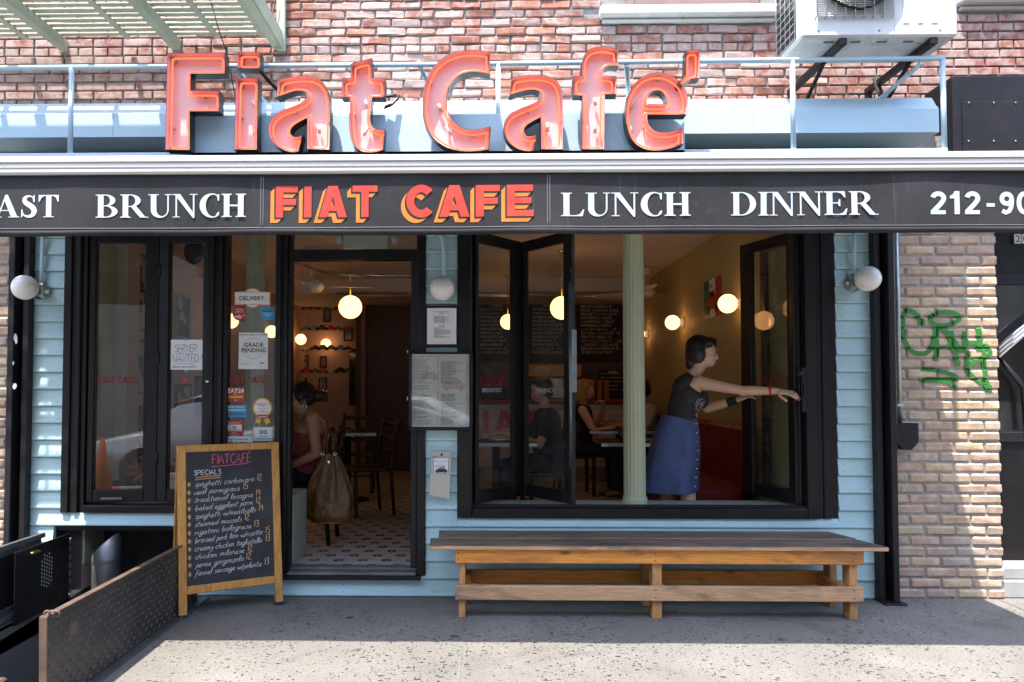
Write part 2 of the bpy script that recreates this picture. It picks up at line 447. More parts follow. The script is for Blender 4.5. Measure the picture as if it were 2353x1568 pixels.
M['kerb'] = pm('granite_kerb', (.32, .31, .30), .8, bst=.4)
M['blue'] = pm('pale_blue_paint', (.42, .60, .64), .5, var=.09, vs=9, bst=.28, bs=26, bd=.006, rand=.05, dirt=(.17, .15, .12), dirt_amt=.30, ds=5, stretch=(.45, 1, 1.6))
def chipped_paint():
    m = pm('pale_blue_paint', (.43, .61, .64), .5, var=.09, vs=9, bst=.28, bs=26, bd=.006, rand=.05, dirt=(.17, .15, .12), dirt_amt=.30, ds=5, stretch=(.45, 1, 1.6))
    n, l = m.node_tree.nodes, m.node_tree.links; p = [x for x in n if x.type == 'BSDF_PRINCIPLED'][0]; src = p.inputs['Base Color'].links[0].from_socket; co = coord(n, l)
    f = ramp(n, l, nz(n, l, co, 16, 6, .6), [(.70, 0.0), (.725, 1.0)]); g = ramp(n, l, nz(n, l, co, 1.4, 3), [(.48, 0.0), (.60, 1.0)])
    c = mixc(n, l, math_n(n, l, 'MULTIPLY', f, g), src, (.20, .115, .065)); l.new(c, p.inputs['Base Color'])
    return m
M['blue'] = chipped_paint()
M['bluemetal'] = pm('pale_blue_metal', (.46, .59, .66), .38, var=.06, vs=4, bst=.06, bs=90, dirt=(.30, .26, .19), dirt_amt=.27, ds=5, stretch=(.6, 1, 2))
M['black'] = pm('black_gloss_paint', (.009, .007, .0075), .42, var=.3, vs=6, spec=.28, bst=.08, bs=40, dirt=(.028, .024, .022), dirt_amt=.34, ds=6)
M['blacksteel'] = pm('black_painted_steel', (.013, .011, .013), .5, spec=.3, var=.3, bst=.15, bs=50, dirt=(.045, .042, .042), dirt_amt=.34, ds=5)
M['redpaint'] = pm('oxide_red_paint', (.16, .022, .015), .6)
M['green'] = pm('pale_green_paint', (.44, .455, .30), .5, var=.07, vs=5, bst=.12, bs=40, dirt=(.22, .20, .13), dirt_amt=.3, ds=5)
M['sill'] = pm('sill_paint', (.33, .37, .31), .45, dirt=(.12, .11, .09), dirt_amt=.35)
def canvas_mat():
    """sun-faded black canvas: weave, rain streaks, pale specks"""
    m, n, l, p, o = nodes('black_canvas'); co = coord(n, l); cs = coord(n, l, (1, 1, .06)); cw_ = coord(n, l, (1, 1, 1))
    c = ramp(n, l, nz(n, l, co, 2.2, 6, .6), [(.3, (.019, .018, .019)), (.7, (.036, .034, .036))])
    c = mixc(n, l, ramp(n, l, nz(n, l, cs, 30, 5, .7), [(.60, 0.0), (.78, .55)]), c, (.11, .105, .10))
    c = mixc(n, l, ramp(n, l, nz(n, l, co, 260, 2), [(.68, 0.0), (.76, .8)]), c, (.20, .19, .18))
    c = mixc(n, l, ramp(n, l, nz(n, l, co, 9, 5, .7), [(.62, 0.0), (.85, .5)]), c, (.09, .083, .08))
    l.new(c, p.inputs['Base Color']); p.inputs['Roughness'].default_value = .88; p.inputs['Specular IOR Level'].default_value = .25
    b1 = bump(n, l, p, nz(n, l, co, 420, 2), .4, .002); bump(n, l, p, nz(n, l, coord(n, l, (1, 1, .3)), 9, 4), .35, .01, b1)
    return m
M['canvas'] = canvas_mat()
M['whitemetal'] = pm('white_powder_coat', (.54, .53, .505), .35, var=.05, vs=3, bst=.03, bs=60, dirt=(.42, .40, .36), dirt_amt=.3, ds=6, stretch=(.3, 1, 3))
M['acwhite'] = pm('cream_enamel', (.58, .57, .54), .32, var=.03, bst=.03, dirt=(.45, .36, .24), dirt_amt=.24, ds=5)
M['letterwhite'] = pm('white_vinyl', (.45, .505, .54), .5, var=.05, vs=20, bst=.25, bs=30, bd=.003, stretch=(.4, 1, 4))
M['letterred'] = pm('red_vinyl', (.50, .040, .022), .5, var=.14, vs=8)
M['letterorange'] = pm('orange_vinyl', (.62, .19, .018), .5, var=.1, vs=8)
M['canside'] = pm('black_sheet_metal', (.012, .012, .013), .4, var=.2, bst=.05)
M['caninside'] = pm('pink_tinted_reflector', (.60, .455, .43), .38, var=.06, vs=8, bst=.05, dirt=(.36, .24, .2), dirt_amt=.24, ds=9)  # white enamel tinted pink: neon glow put into the colour
M['neon'] = emit('neon_tube', (1.0, .085, .028), .58)
M['electrode'] = pm('grey_rubber_boot', (.45, .42, .38), .6)
M['globe_lit'] = emit('lit_opal_globe', (1.0, .47, .175), .80)
M['globe'] = pm('opal_glass', (.80, .78, .74), .16, var=.02, bst=0, spec=.6)
M['steel'] = pm('brushed_steel', (.50, .49, .47), .33, 1.0, var=.12, bst=.05)
M['galv'] = pm('galvanised_steel', (.42, .43, .45), .42, .8, var=.2, vs=12, bst=.06, dirt=(.22, .2, .18), dirt_amt=.3)
M['chrome'] = pm('chrome', (.75, .75, .76), .1, 1.0, var=.04, bst=0)
M['fire'] = pm('flaking_green_iron_paint', (.38, .40, .30), .6, var=.15, bst=.4, bs=45, bd=.006, dirt=(.20, .085, .03), dirt_amt=.36, ds=11)
M['stone'] = pm('painted_stone', (.52, .50, .47), .7, var=.1, bst=.35, bs=40, dirt=(.24, .21, .19), dirt_amt=.4, ds=6, stretch=(1, 1, .5))
M['brownpaint'] = pm('brown_painted_wood', (.22, .14, .12), .5, dirt=(.35, .3, .27), dirt_amt=.3)
M['plate'] = diamond_plate('checker_plate', (.085, .072, .066), (.115, .072, .05))
M['dark'] = pm('near_black', (.02, .02, .021), .85)  # plain near-black for hidden walls, linings, nail heads and the fan opening
M['pit'] = pm('cellar_concrete', (.14, .138, .14), .9, bst=.4)
M['duct'] = pm('dull_duct_metal', (.20, .20, .205), .45, .7, var=.25, bst=.1)
M['rust'] = pm('rusty_steel', (.10, .062, .042), .75, .3, var=.4, vs=12, bst=.4)
M['greysteel'] = pm('worn_grey_steel', (.17, .18, .18), .45, .7, var=.3, vs=7, bst=.15, dirt=(.07, .06, .05), dirt_amt=.4, ds=6)
M['bench'] = wood_mat('orange_pine', (.74, .30, .055), (.58, .185, .026), dark=(.20, .10, .045), wear=.2)
M['benchw'] = wood_mat('worn_pine', (.56, .34, .19), (.46, .25, .115), dark=(.17, .10, .06), wear=.35)
M['benchtop'] = wood_mat('weathered_dark_pine', (.23, .155, .105), (.13, .088, .064), dark=(.055, .044, .039), wear=.40, rough=.7)
M['legw'] = wood_mat('leg_pine', (.54, .28, .11), (.38, .165, .055), dark=(.12, .07, .04), axis=2, wear=.3)
M['oak'] = wood_mat('varnished_oak', (.58, .27, .06), (.43, .17, .03), dark=(.11, .06, .03), axis=2, knots=False, wear=.25, rough=.45)
M['chalk'] = pm('chalkboard_slate', (.023, .022, .024), .75, var=.35, vs=4, bst=.06, dirt=(.05, .048, .05), dirt_amt=.45, ds=3)
M['chalkw'] = flat('white_chalk', (.62, .61, .60), .95); M['chalko'] = flat('orange_chalk', (.72, .40, .16), .95); M['chalkp'] = flat('pink_chalk', (.60, .09, .17), .95)
M['paper'] = pm('paper', (.74, .74, .75), .8, var=.03, vs=3, bst=.1, bs=14, bd=.003); M['paper2'] = pm('warm_paper', (.66, .62, .59), .6, var=.03, bst=0)
M['ink'] = flat('black_ink', (.02, .02, .022)); M['inkgrey'] = flat('grey_ink', (.20, .20, .21)); M['inkpale'] = flat('pale_grey_ink', (.48, .48, .49)); M['inkred'] = flat('red_ink', (.55, .05, .04))
M['sred'] = flat('red_sticker', (.46, .018, .022), .4); M['sblue'] = flat('blue_sticker', (.03, .30, .62), .4); M['swhite'] = flat('white_sticker', (.76, .77, .74), .4)
M['sorange'] = flat('orange_sticker', (.72, .24, .06), .4); M['syellow'] = flat('yellow_sticker', (.72, .45, .04), .4); M['sgreen'] = flat('green_sticker', (.05, .16, .07), .4); M['spale'] = flat('pale_green_sticker', (.55, .66, .52), .4)
M['glred'] = flat('red_window_vinyl', (.52, .02, .018), .4); M['gldark'] = flat('dark_red_window_vinyl', (.14, .008, .008), .4)
M['beige'] = pm('beige_plastic', (.50, .455, .37), .45, var=.06, bst=.05, dirt=(.3, .26, .2), dirt_amt=.28)
M['glass'] = glass('window_glass', dirt=.02); M['acrylic'] = glass('acrylic_cover', dirt=.02, ior=1.45)
M['graffiti'] = pm('green_spray_paint', (.03, .18, .028), .55, var=.25, vs=9, bst=.2)
M['wallpink'] = pm('pink_plaster', (.60, .44, .37), .7, var=.06, vs=2, bst=.15, bs=18)
M['wallolive'] = pm('olive_plaster', (.44, .36, .15), .7, var=.07, vs=2, bst=.15, bs=18)
M['wallcream'] = pm('cream_plaster', (.62, .56, .47), .7, var=.05, bst=.1)
M['tin'] = tin_ceiling_mat(); M['mosaic'] = mosaic_mat()
M['mahog'] = wood_mat('dark_mahogany', (.075, .03, .02), (.035, .014, .010), axis=2, knots=False, rough=.4)
M['blackwood'] = wood_mat('black_stained_wood', (.028, .02, .016), (.012, .009, .008), axis=2, knots=False, rough=.35)
M['redleather'] = pm('red_leather', (.22, .010, .010), .42, var=.2, vs=6, bst=.2, bs=90)
M['tile'] = pm('white_glazed_tile', (.66, .63, .57), .2, var=.04, bst=0, rand=.06)
M['yellow'] = pm('yellow_panel', (.55, .30, .03), .5)
M['whitepaint'] = pm('white_paint', (.70, .67, .61), .5, var=.04)
M['skin'] = pm('skin', (.68, .415, .28), .5, var=.07, vs=14, bst=.1, bs=220, bd=.001); M['skin2'] = pm('tan_skin', (.46, .245, .15), .5, var=.08, vs=14, bst=.1, bs=220, bd=.001)
M['lip'] = flat('lips', (.42, .09, .09), .4); M['eyew'] = flat('eye', (.6, .56, .52), .3); M['brow'] = flat('dark_brow', (.03, .018, .012), .7); M['nail'] = flat('red_nail', (.6, .01, .02), .2)
M['hair'] = pm('dark_hair', (.022, .012, .008), .45, var=.5, vs=30, bst=.6, bs=120, bd=.004, stretch=(1, 1, .2)); M['hairb'] = pm('blonde_hair', (.36, .20, .075), .5, var=.4, vs=30, bst=.6, bs=120, bd=.004, stretch=(1, 1, .2))
M['top'] = pm('charcoal_jersey', (.030, .026, .028), .85, var=.3, vs=14, bst=.4, bs=30, bd=.008); M['denim'] = pm('blue_denim', (.07, .10, .235), .8, var=.6, vs=5, bst=.5, bs=260, bd=.002, stretch=(1, 1, .5))  # strong tone noise in the denim paints highlights onto the skirt
M['camisole'] = pm('red_patterned_cloth', (.30, .055, .05), .75, var=.7, vs=45, bst=.2, dirt=(.05, .02, .025), dirt_amt=.5, ds=38); M['navy'] = pm('navy_cloth', (.022, .024, .05), .85, bst=.3, bs=30); M['greycloth'] = pm('pale_grey_cloth', (.40, .39, .38), .85, bst=.3, bs=30); M['blackcloth'] = pm('black_cloth', (.014, .013, .014), .85, bst=.3, bs=30)
M['brass'] = pm('brass', (.75, .52, .18), .25, 1.0, bst=0); M['bagleather'] = pm('olive_brown_leather', (.115, .048, .009), .30, var=.45, vs=11, bst=.6, bs=16, bd=.02); M['strapmint'] = flat('mint_strap', (.25, .55, .42)); M['strapwhite'] = flat('white_strap', (.7, .68, .62)); M['redband'] = flat('red_band', (.6, .02, .02))
M['carpaint'] = pm('silver_car_paint', (.72, .74, .76), .3, .1, var=.02, bst=0, coat=1.0); M['tyre'] = pm('tyre_rubber', (.02, .02, .02), .8); M['carglass'] = pm('dark_car_glass', (.02, .022, .025), .05, bst=0); M['cone'] = pm('orange_plastic', (.75, .13, .02), .5); M['headlight'] = pm('headlight_glass', (.6, .6, .62), .08, .5, bst=0); M['tailred'] = flat('red_lens', (.4, .01, .01), .2)
M['opp'] = pm('opposite_wall', (.50, .44, .37), .9, var=.2, vs=.6); M['oppwin'] = pm('opposite_window_glass', (.03, .04, .05), .08, bst=0)
# ---------------------------------------------------------------- the setting: pavement, road, cellar pit, room shell
HX0, HX1, HY0 = -2.80, -1.86, -1.98              # cellar hatch opening
def sheet(mb, rects, z):
    for (x0, y0, x1, y1) in rects: mb.add([(x0,y0,z),(x1,y0,z),(x1,y1,z),(x0,y1,z)], [(0,1,2,3)])
p = MB(); sheet(p, [(-30,-5.6,30,HY0), (-30,HY0,HX0,0.02), (HX1,HY0,30,0.02), (-30,.02,-3.4,.3), (2.9,.02,30,.3)], 0)
p.add([(HX0,HY0,0),(HX1,HY0,0),(HX1,HY0,-.15),(HX0,HY0,-.15),(HX1,.02,0),(HX1,.02,-.15),(HX0,.02,0),(HX0,.02,-.15)], [(0,1,2,3),(1,4,5,2),(6,0,3,7)])
struct(p, 'pavement', M['pave'])
for xj in (-3.6, -.12, 3.4): p = MB(); p.add([(xj-.004+.003*math.sin(k*1.7),-5.6+k*.28,.003) for k in range(21)] + [(xj+.003+.003*math.sin(k*1.7+.4),-5.6+k*.28,.003) for k in range(21)][::-1], [(k, 41-k, 40-k, k+1)[::-1] for k in range(20)]) if xj > -1 or xj < -3 else None; struct(p, 'pavement_joint', M['pit'])
p = MB(); p.cbox((-30,-5.78,-.3), (30,-5.6,.004), .012); struct(p, 'kerb', M['kerb'])
p = MB(); sheet(p, [(-120,-120,120,-5.78)], -.14); struct(p, 'road', M['road'])
p = MB(); p.box((-30,-15.5,-.3), (30,-13.2,0)); struct(p, 'far_pavement', M['pave'])
p = MB()                                          # pit below the hatch
x0, x1, y0, y1, z0 = HX0, HX1, HY0, .38, -1.5
p.add([(x0,y0,z0),(x1,y0,z0),(x1,y1,z0),(x0,y1,z0),(x0,y0,-.15),(x1,y0,-.15),(x1,y1,.0),(x0,y1,.0)], [(0,1,2,3),(0,4,5,1),(1,5,6,2),(2,6,7,3),(3,7,4,0)])
struct(p, 'cellar_pit', M['pit'])
opp = thing('opposite_building', 'plain brown row building standing across the street', 'building', (0, -16, 0))
p = MB(); p.box((-70,-17,-.2), (70,-15.5,11.0)); p.build('wall', M['opp'], opp)
wp = MB(); wp.box((0,0,0), (1.1,.06,1.9)); w0 = None
for fl in range(3):
    for k in range(13):
        x, z = -20 + k*3.1, 1.0 + fl*3.6
        if w0 is None:
            w0 = wp.build('window', M['oppwin'], opp, local=True); w0.location = (x, .47, z)
        else: mesh_copy(w0, 'window', opp, (x, .47, z))

XL, XR, ZC, ZF = -2.78, 2.14, 2.80, .17          # cafe interior
p = MB(); p.box((XL-.1,.42,.02), (XR+.1,6.6,ZF)); p.box((-1.98,.0,.02), (XR+.1,.42,ZF)); struct(p, 'floor', M['mosaic'])
p = MB(); p.box((XL-.1,.02,ZC), (XR+.1,4.5,ZC+.1)); struct(p, 'ceiling', M['tin'])
p = MB(); p.box((XL-.1,4.5,2.62), (XR+.1,6.6,ZC+.1)); struct(p, 'dropped_ceiling', M['wallcream'])
p = MB(); p.box((XL-.15,.12,0), (XL,6.6,ZC)); struct(p, 'wall_left', M['wallpink'])
p = MB(); p.box((XR,.12,0), (XR+.15,6.6,ZC)); struct(p, 'wall_right', M['wallolive'])
p = MB(); p.box((XL,6.5,0), (XR,6.65,2.62)); struct(p, 'wall_back', M['wallpink'])
p = MB(); p.box((-1.78,5.9,ZF), (XR,6.5,2.62)); struct(p, 'wall_service', M['mahog'])

# ---------------------------------------------------------------- brickwork
def brick_variants(L, H, D, c, jit, m, n=6):
    out = []
    for k in range(n):
        b = MB(); b.cbox((-L/2, 0, -H/2), (L/2, D, H/2), c, jit=jit)
        me_o = b.build('brick', m); out.append(me_o.data); bpy.data.objects.remove(me_o)
    return out
def lay(x0, x1, z0, z1, L, course, joint, header_every=0, skip=None, shift=.5, wob=.0):
    """running bond: returns (x centre, z centre, length) of every brick between the limits"""
    out = []; r = 0; z = z0
    while z + course*.5 < z1:
        hd = header_every and r % header_every == 2
        l = (L*.5 - joint*.5 if hd else L); x = x0 - (L + joint)*((r % 2)*shift) - random.uniform(0, .03 if header_every else 0)
        while x < x1:
            a, b = max(x, x0), min(x + l, x1)
            if b - a > .03 and not (skip and skip((a+b)/2, z + course/2, b-a)): out.append(((a+b)/2, z + course/2 - joint/2 + random.uniform(-wob, wob), b-a))
            x += l + joint
        z += course; r += 1
    return out
def place_bricks(parent, spots, y, L, H, var, limit=300, key=None, m=None, org=Vector((0, 0, 0)), yj=.002):
    spots = sorted(spots, key=key) if key else spots
    rest = MB()
    for i, (x, z, l) in enumerate(spots):
        loc = Vector((x, y + random.uniform(-yj, yj), z)) - org; sc = (l/L, 1, random.uniform(.96, 1.02))
        if i < limit:
            o = bpy.data.objects.new('brick', random.choice(var)); C.objects.link(o); o.parent = parent; o.location = loc; o.scale = sc
            o.rotation_euler = (random.uniform(-.01, .01), random.uniform(-.006, .006), random.uniform(-.008, .008))
        else:
            rest.cbox((x-l/2, y, z-H/2), (x+l/2, y+.05, z+H/2), .004, jit=.0015)
    if rest.v: tag(rest.build('bricks_beyond', m, parent), kind='stuff')
YB = .20                                          # face of the upper brick wall
bld = thing('brick_building', 'old red brick house wall with flaking pale paint above the cafe', 'building', (0, YB, 2.6))
org = BASE[bld.name]
p = MB(); p.box((-6,YB+.012,2.9), (6.5,YB+.35,7.5)); p.build('wall', M['mortar'], bld)
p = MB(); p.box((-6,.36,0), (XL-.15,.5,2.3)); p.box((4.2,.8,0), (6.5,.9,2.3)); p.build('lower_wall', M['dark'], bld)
W1 = (Xp(1440,YB,10), Xp(1740,YB,10)); S1 = (Xp(1376,YB,35), Xp(1786,YB,35)); zs = Zp(48,YB); zt = Zp(24,YB)
W2 = (Xp(2262,YB,10), Xp(2262,YB,10) + .9); S2 = (Xp(2196,YB,10), Xp(2196,YB,10) + 1.25); zs2 = Zp(26,YB); zt2 = Zp(2,YB)
def sk(x, z, l):
    if S1[0]-.02 < x < S1[1]+.02 and z > zs-.03: return True
    if W1[0]-.05 < x < W1[1]+.05 and z > zt-.05: return True
    if S2[0]-.02 < x < S2[1]+.02 and z > zs2-.03: return True
    return False
bv = brick_variants(.203, .0525, .05, .007, .0052, M['brick_red'], 10)
spots = lay(-3.75, 4.25, 3.28, 4.36, .203, .0635, .0115, 6, sk, wob=.002)
def seen(t):
    x, z, l = t; d = abs(x - .2)*.05
    if z > 4.2: d += 5
    if z < 3.40: d += 3
    return d + (0 if -3.45 < x < 3.85 else 4)
place_bricks(bld, spots, YB-.004, .203, .052, bv, 300, seen, M['brick_red'], org, .004)
for nm, Sx, Wx, z0, z1 in (('a', S1, W1, zs, zt), ('b', S2, W2, zs2, zt2)):
    wn = MB(); wn.cbox((Wx[0], YB-.03, z1), (Wx[0]+.05, YB+.05, z1+1.5), .004); wn.cbox((Wx[1]-.05, YB-.03, z1), (Wx[1], YB+.05, z1+1.5), .004); wn.cbox((Wx[0]+.05, YB-.025, z1), (Wx[1]-.05, YB+.05, z1+.05), .004)
    wo_ = wn.build('window', M['brownpaint'], bld)
    g = MB(); g.box((Wx[0]+.05, YB-.008, z1+.05), (Wx[1]-.05, YB-.002, z1+1.5)); g.build('pane', M['oppwin'], wo_)
    s_ = MB(); s_.cbox((Sx[0], YB-.075, z0), (Sx[1], YB+.03, z1-.003), .012); s_.cbox((Sx[0]+.02, YB-.03, z0-.03), (Sx[1]-.02, YB+.02, z0-.003), .01); s_.build('sill', M['stone'], wo_)

# tan brick pier beside the cafe
PX0, PX1 = Xp(2050,0), Xp(2297,0)
pier = thing('brick_pier', 'tan brick pier with green graffiti tag beside the cafe', 'wall', ((PX0+PX1)/2, .1, 0))
org = BASE[pier.name]
p = MB(); p.box((PX0,.008,0), (PX1-.008,.34,3.1)); p.build('core', M['mortar_tan'], pier)
tv = brick_variants(.193, .058, .06, .010, .0025, M['brick_tan'])
PC, PJ, PL = .0693, .011, .193
pspots = lay(PX0, PX1, .004, 2.62, PL, PC, PJ, 0, None)
place_bricks(pier, pspots, -.004, PL, .058, tv, 300, lambda t: t[1], M['brick_tan'], org, .003)
def on_brick(x, z):
    r = int((z - .004) // PC); zz = (z - .004) - r*PC
    if zz > PC - PJ: return False
    u = (x - (PX0 - (PL + PJ)*((r % 2)*.5))) % (PL + PJ)
    return u < PL
# graffiti: sprayed strokes following brick faces and joints
def gpt(zx, zy):                                  # measured on an enlarged view of the pier
    s = 934/536; return U((3560 + zx/s)*.57446, (900 + zy/s)*.57446, 0)
strokes = [([(95,600),(140,600),(185,630),(215,690)], 26), ([(215,660),(218,700)], 34), ([(95,610),(85,700),(95,800),(150,880),(220,900),(275,870),(300,800),(310,740)], 24),
 ([(300,620),(280,670),(320,700),(390,700),(450,680),(478,650),(450,620),(380,608),(320,620),(300,640)], 24), ([(318,720),(318,860),(318,945)], 28),
 ([(340,725),(400,760),(430,850),(460,930),(470,985)], 26), ([(420,740),(450,820),(495,885)], 24), ([(518,745),(518,820),(515,885)], 30), ([(300,862),(380,850),(440,845)], 18),
 ([(612,715),(618,800),(615,880)], 30), ([(540,825),(620,830),(680,860),(690,900),(650,930),(560,965),(530,1000)], 24), ([(540,880),(535,960),(545,1050)], 26), ([(650,850),(655,1000),(680,1140)], 24), ([(530,1020),(600,1080),(680,1135)], 22), ([(680,1120),(682,1160)], 38),
 ([(215,1005),(330,1015),(420,1040),(475,1075)], 22), ([(200,1085),(330,1075),(470,1080)], 16), ([(200,1090),(400,1095),(430,1120),(470,1140)], 18)]
g = MB()
for k, (pts, wz) in enumerate(strokes):
    W3 = [gpt(*q) for q in pts]; line = spline([(q.x, q.z, 1) for q in W3], False, 10)
    fine = []
    for a, b in zip(line, line[1:]):
        m_ = max(1, int((b-a).length/.006)); fine += [a + (b-a)*i/m_ for i in range(m_)]
    fine.append(line[-1]); wd = 1.3*wz/(934/536)*.57446/340; L = len(fine); vs = []; fs = []; NC = 7
    for i, q in enumerate(fine):
        t = fine[min(i+2, L-1)] - fine[max(i-2, 0)]; t = t.normalized() if t.length else Vector((1, 0)); nn = Vector((-t.y, t.x))
        for c in range(NC):
            r_ = q + nn*wd*((c/(NC-1)) - .5) * (1 + .12*noise.noise((q.x*60, q.y*60, k)))
            vs.append((r_.x, (-.0088 if on_brick(r_.x, r_.y) else .0055) - .0004*k/len(strokes), r_.y))
    for i in range(L-1):
        for c in range(NC-1): fs.append((i*NC+c, (i+1)*NC+c, (i+1)*NC+c+1, i*NC+c+1))
    g.add(vs, fs)
tag(g.build('graffiti', M['graffiti'], pier), 'green spray painted tag')

# sliver of the neighbouring brick wall on the other side
nb = thing('brick_wall', 'narrow strip of pale neighbouring brick wall beside black roller shutter guide', 'wall', (-3.5, .1, 0))
org = BASE[nb.name]; nx1 = Xp(22, 0)
p = MB(); p.box((-4.6,.008,0), (nx1,.3,2.9)); p.build('core', M['mortar_tan'], nb)
place_bricks(nb, lay(nx1-.62, nx1, .3, 2.5, PL, PC, PJ), -.004, PL, .058, tv, 300, None, M['brick_tan'], org, .003)
# ---------------------------------------------------------------- cafe storefront: clapboards, frames, folding windows
sf = thing('storefront', 'pale blue clapboard cafe storefront with black window and door frames', 'storefront', (-.3, 0, 0))
ZH = 2.50
ZS = Zp(1180, 0)                                  # underside of the left window frame
ZSR = Zp(1189, 0)
XA, XB = Xp(50), Xp(149)                          # left clapboard strip
XD0, XD1 = Xp(634), Xp(979)                       # door frame outer edges
XW0, XW1 = Xp(1051), Xp(1921)                     # right window outer edges
XE = Xp(2008)
XCAV0, XCAV1 = Xp(131), Xp(408)
CH = .1152
clap_cache = {}
def clapboard(x0, x1, z0, z1):
    """one bevelled board with a slightly wavy face; thick bottom edge overlaps the board below"""
    n = max(1, int((x1-x0)/.4)); vs = []; fs = []
    for i in range(n+1):
        x = x0 + (x1-x0)*i/n; j = random.uniform(-.0015, .0015)
        vs += [(x, .02, z1), (x, -.004+j*.5, z1), (x, -.017+j, z0+.03), (x, -.0225+j, z0+.010), (x, -.021+j, z0+.003), (x, -.014, z0), (x, .02, z0)]
    for i in range(n):
        for k in range(6): fs.append((i*7+k, i*7+k+1, (i+1)*7+k+1, (i+1)*7+k))
    fs += [tuple(range(7))[::-1], tuple(n*7+k for k in range(7))]
    b = MB(); b.add(vs, fs)
    b.cur = 1
    for x in ([x0+.035, x1-.035] if x1-x0 < .6 else [x0+.05+.42*k for k in range(int((x1-x0)/.42)+1) if x0+.05+.42*k < x1-.02]):
        for dz in (.03, .075):
            b.add([(x+.003*math.cos(a*1.257)+random.uniform(-.006,.006)*0, -.0235 + (dz-.01)*.145, z0+dz+.003*math.sin(a*1.257)) for a in range(5)], [(0,1,2,3,4)])
    return b.build('clapboard', [M['blue'], M['dark']], sf)
rows = [(-.0 + k*CH + .004, (k+1)*CH + .001) for k in range(22)]
for k, (z0, z1) in enumerate(rows):
    if z0 > ZH: break
    z1c = min(z1, ZH)
    if z0 > ZS - .03: clapboard(XA, XB, z0, z1c)            # beside the left window
    elif z0 > .38:
        if z1c > ZS: clapboard(XA, XB, z0, z1c); clapboard(XB+.001, XD0, z0, ZS-.002)
        else: clapboard(XA, XD0, z0, z1c)
    else:
        clapboard(XA, XCAV0, z0, z1c); clapboard(XCAV1, XD0, z0, z1c)
    if z0 < .12: clapboard(XD0, XD1, z0, min(z1, .145))
    if z0 > ZSR - .03: clapboard(XD1, XW0, z0, z1c); clapboard(XW1, XE, z0, z1c)
    else:
        xm = Xp(1483 if k % 2 else 1760)
        if z1c > ZSR: clapboard(XD1, XW0, z0, z1c); clapboard(XW0+.001, xm, z0, ZSR-.002); clapboard(xm+.002, XW1-.001, z0, ZSR-.002); clapboard(XW1, XE, z0, z1c)
        else: clapboard(XD1, xm, z0, z1c); clapboard(xm+.002, XE, z0, z1c)
p = MB()                                           # inner lining behind the boards
p.box((XA,.0205,ZS-.01), (XB,.11,ZH)); p.box((XCAV1+.031,.0205,0), (XD0,.11,ZS)); p.box((XD1,.0205,0), (XW0,.11,ZH)); p.box((XW0,.0205,0), (XE,.11,ZSR)); p.box((XW1,.0205,ZSR), (XE,.11,ZH)); p.box((XD0,.0205,0), (XD1,.11,.15))
p.box((XA,.0205,ZH), (XE,.11,3.0))
p.build('inner_lining', M['wallcream'], sf)
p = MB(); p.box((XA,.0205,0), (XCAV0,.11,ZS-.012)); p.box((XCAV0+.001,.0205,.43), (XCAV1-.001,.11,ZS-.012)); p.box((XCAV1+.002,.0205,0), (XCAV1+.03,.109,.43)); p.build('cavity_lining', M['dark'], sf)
p = MB(); p.cbox((XA-.2,-.06,ZH+.002), (XE+.1,.019,2.98), .006); p.build('fascia', M['blue'], sf)
# cellar cavity: box seat inside the window closes it
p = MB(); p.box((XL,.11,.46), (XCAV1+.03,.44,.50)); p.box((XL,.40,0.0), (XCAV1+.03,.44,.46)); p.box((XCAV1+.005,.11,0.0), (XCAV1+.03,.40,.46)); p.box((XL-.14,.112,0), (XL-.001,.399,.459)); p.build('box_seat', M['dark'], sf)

def bar(x0, x1, z0, z1, y0=-.035, y1=.075, c=.006, name='frame', m='black', par=None):
    b = MB(); b.cbox((x0,y0,z0), (x1,y1,z1), c); return b.build(name, M[m], par or sf)
def beaded(x0, x1, z0, z1, y0=-.035, name='window_jamb', par=None):
    """upright with a stepped, moulded face"""
    b = MB(); w_ = x1-x0
    b.cbox((x0,y0,z0), (x0+w_*.36,.075,z1), .005); b.cbox((x0+w_*.36,y0+.018,z0), (x0+w_*.52,.075,z1), .003); b.cbox((x0+w_*.52,y0+.006,z0), (x0+w_*.78,.075,z1), .006); b.cbox((x0+w_*.78,y0+.03,z0), (x1,.075,z1), .003)
    return b.build(name, M['black'], par or sf)
zi = ZS + .05
# left window
xl0, xl1, xm0, xm1 = XB, Xp(197), Xp(476), Xp(521)
beaded(xl0, xl1, ZS, ZH); bar(xl1, XD0, ZS, zi, name='window_bottom_rail'); beaded(xm0, xm1, zi, ZH, name='window_mullion')
# door frame
xd0, xd1 = Xp(668), Xp(944)
beaded(XD0, xd0, .145, ZH, name='door_jamb')
bar(xd1, Xp(958), .19, Zp(597), .0, .07, .004, 'door_stop', 'blacksteel'); bar(Xp(958), XD1, .145, ZH, -.035, .075, .006, 'door_jamb')
bar(xd0, Xp(958), Zp(597), Zp(574), -.03, .07, .005, 'transom_bar')
b = MB(); b.cbox((xd0,-.05,.148), (Xp(958),.02,.172), .004); b.cbox((xd0,.02,.15), (Xp(958),.1,.185), .004)
for k in range(4): b.cbox((xd0+.002, .022+.02*k, .185), (Xp(958)-.002, .03+.02*k, .1885), .001)
b.build('threshold', M['greysteel'], sf)
b = MB(); b.box((XD0+.03,-.06,.03+.09), (XD1-.03,-.024,.148)); b.build('sill_board', M['blacksteel'], sf)
def pane(x0, x1, z0, z1, y, par=None, name='pane'):
    b = MB(); b.box((x0,y,z0), (x1,y+.005,z1)); return b.build(name, M['glass'], par or sf)
pane(xm1, XD0, zi, ZH, .03); pane(xd0, Xp(958), Zp(574), ZH, .03)
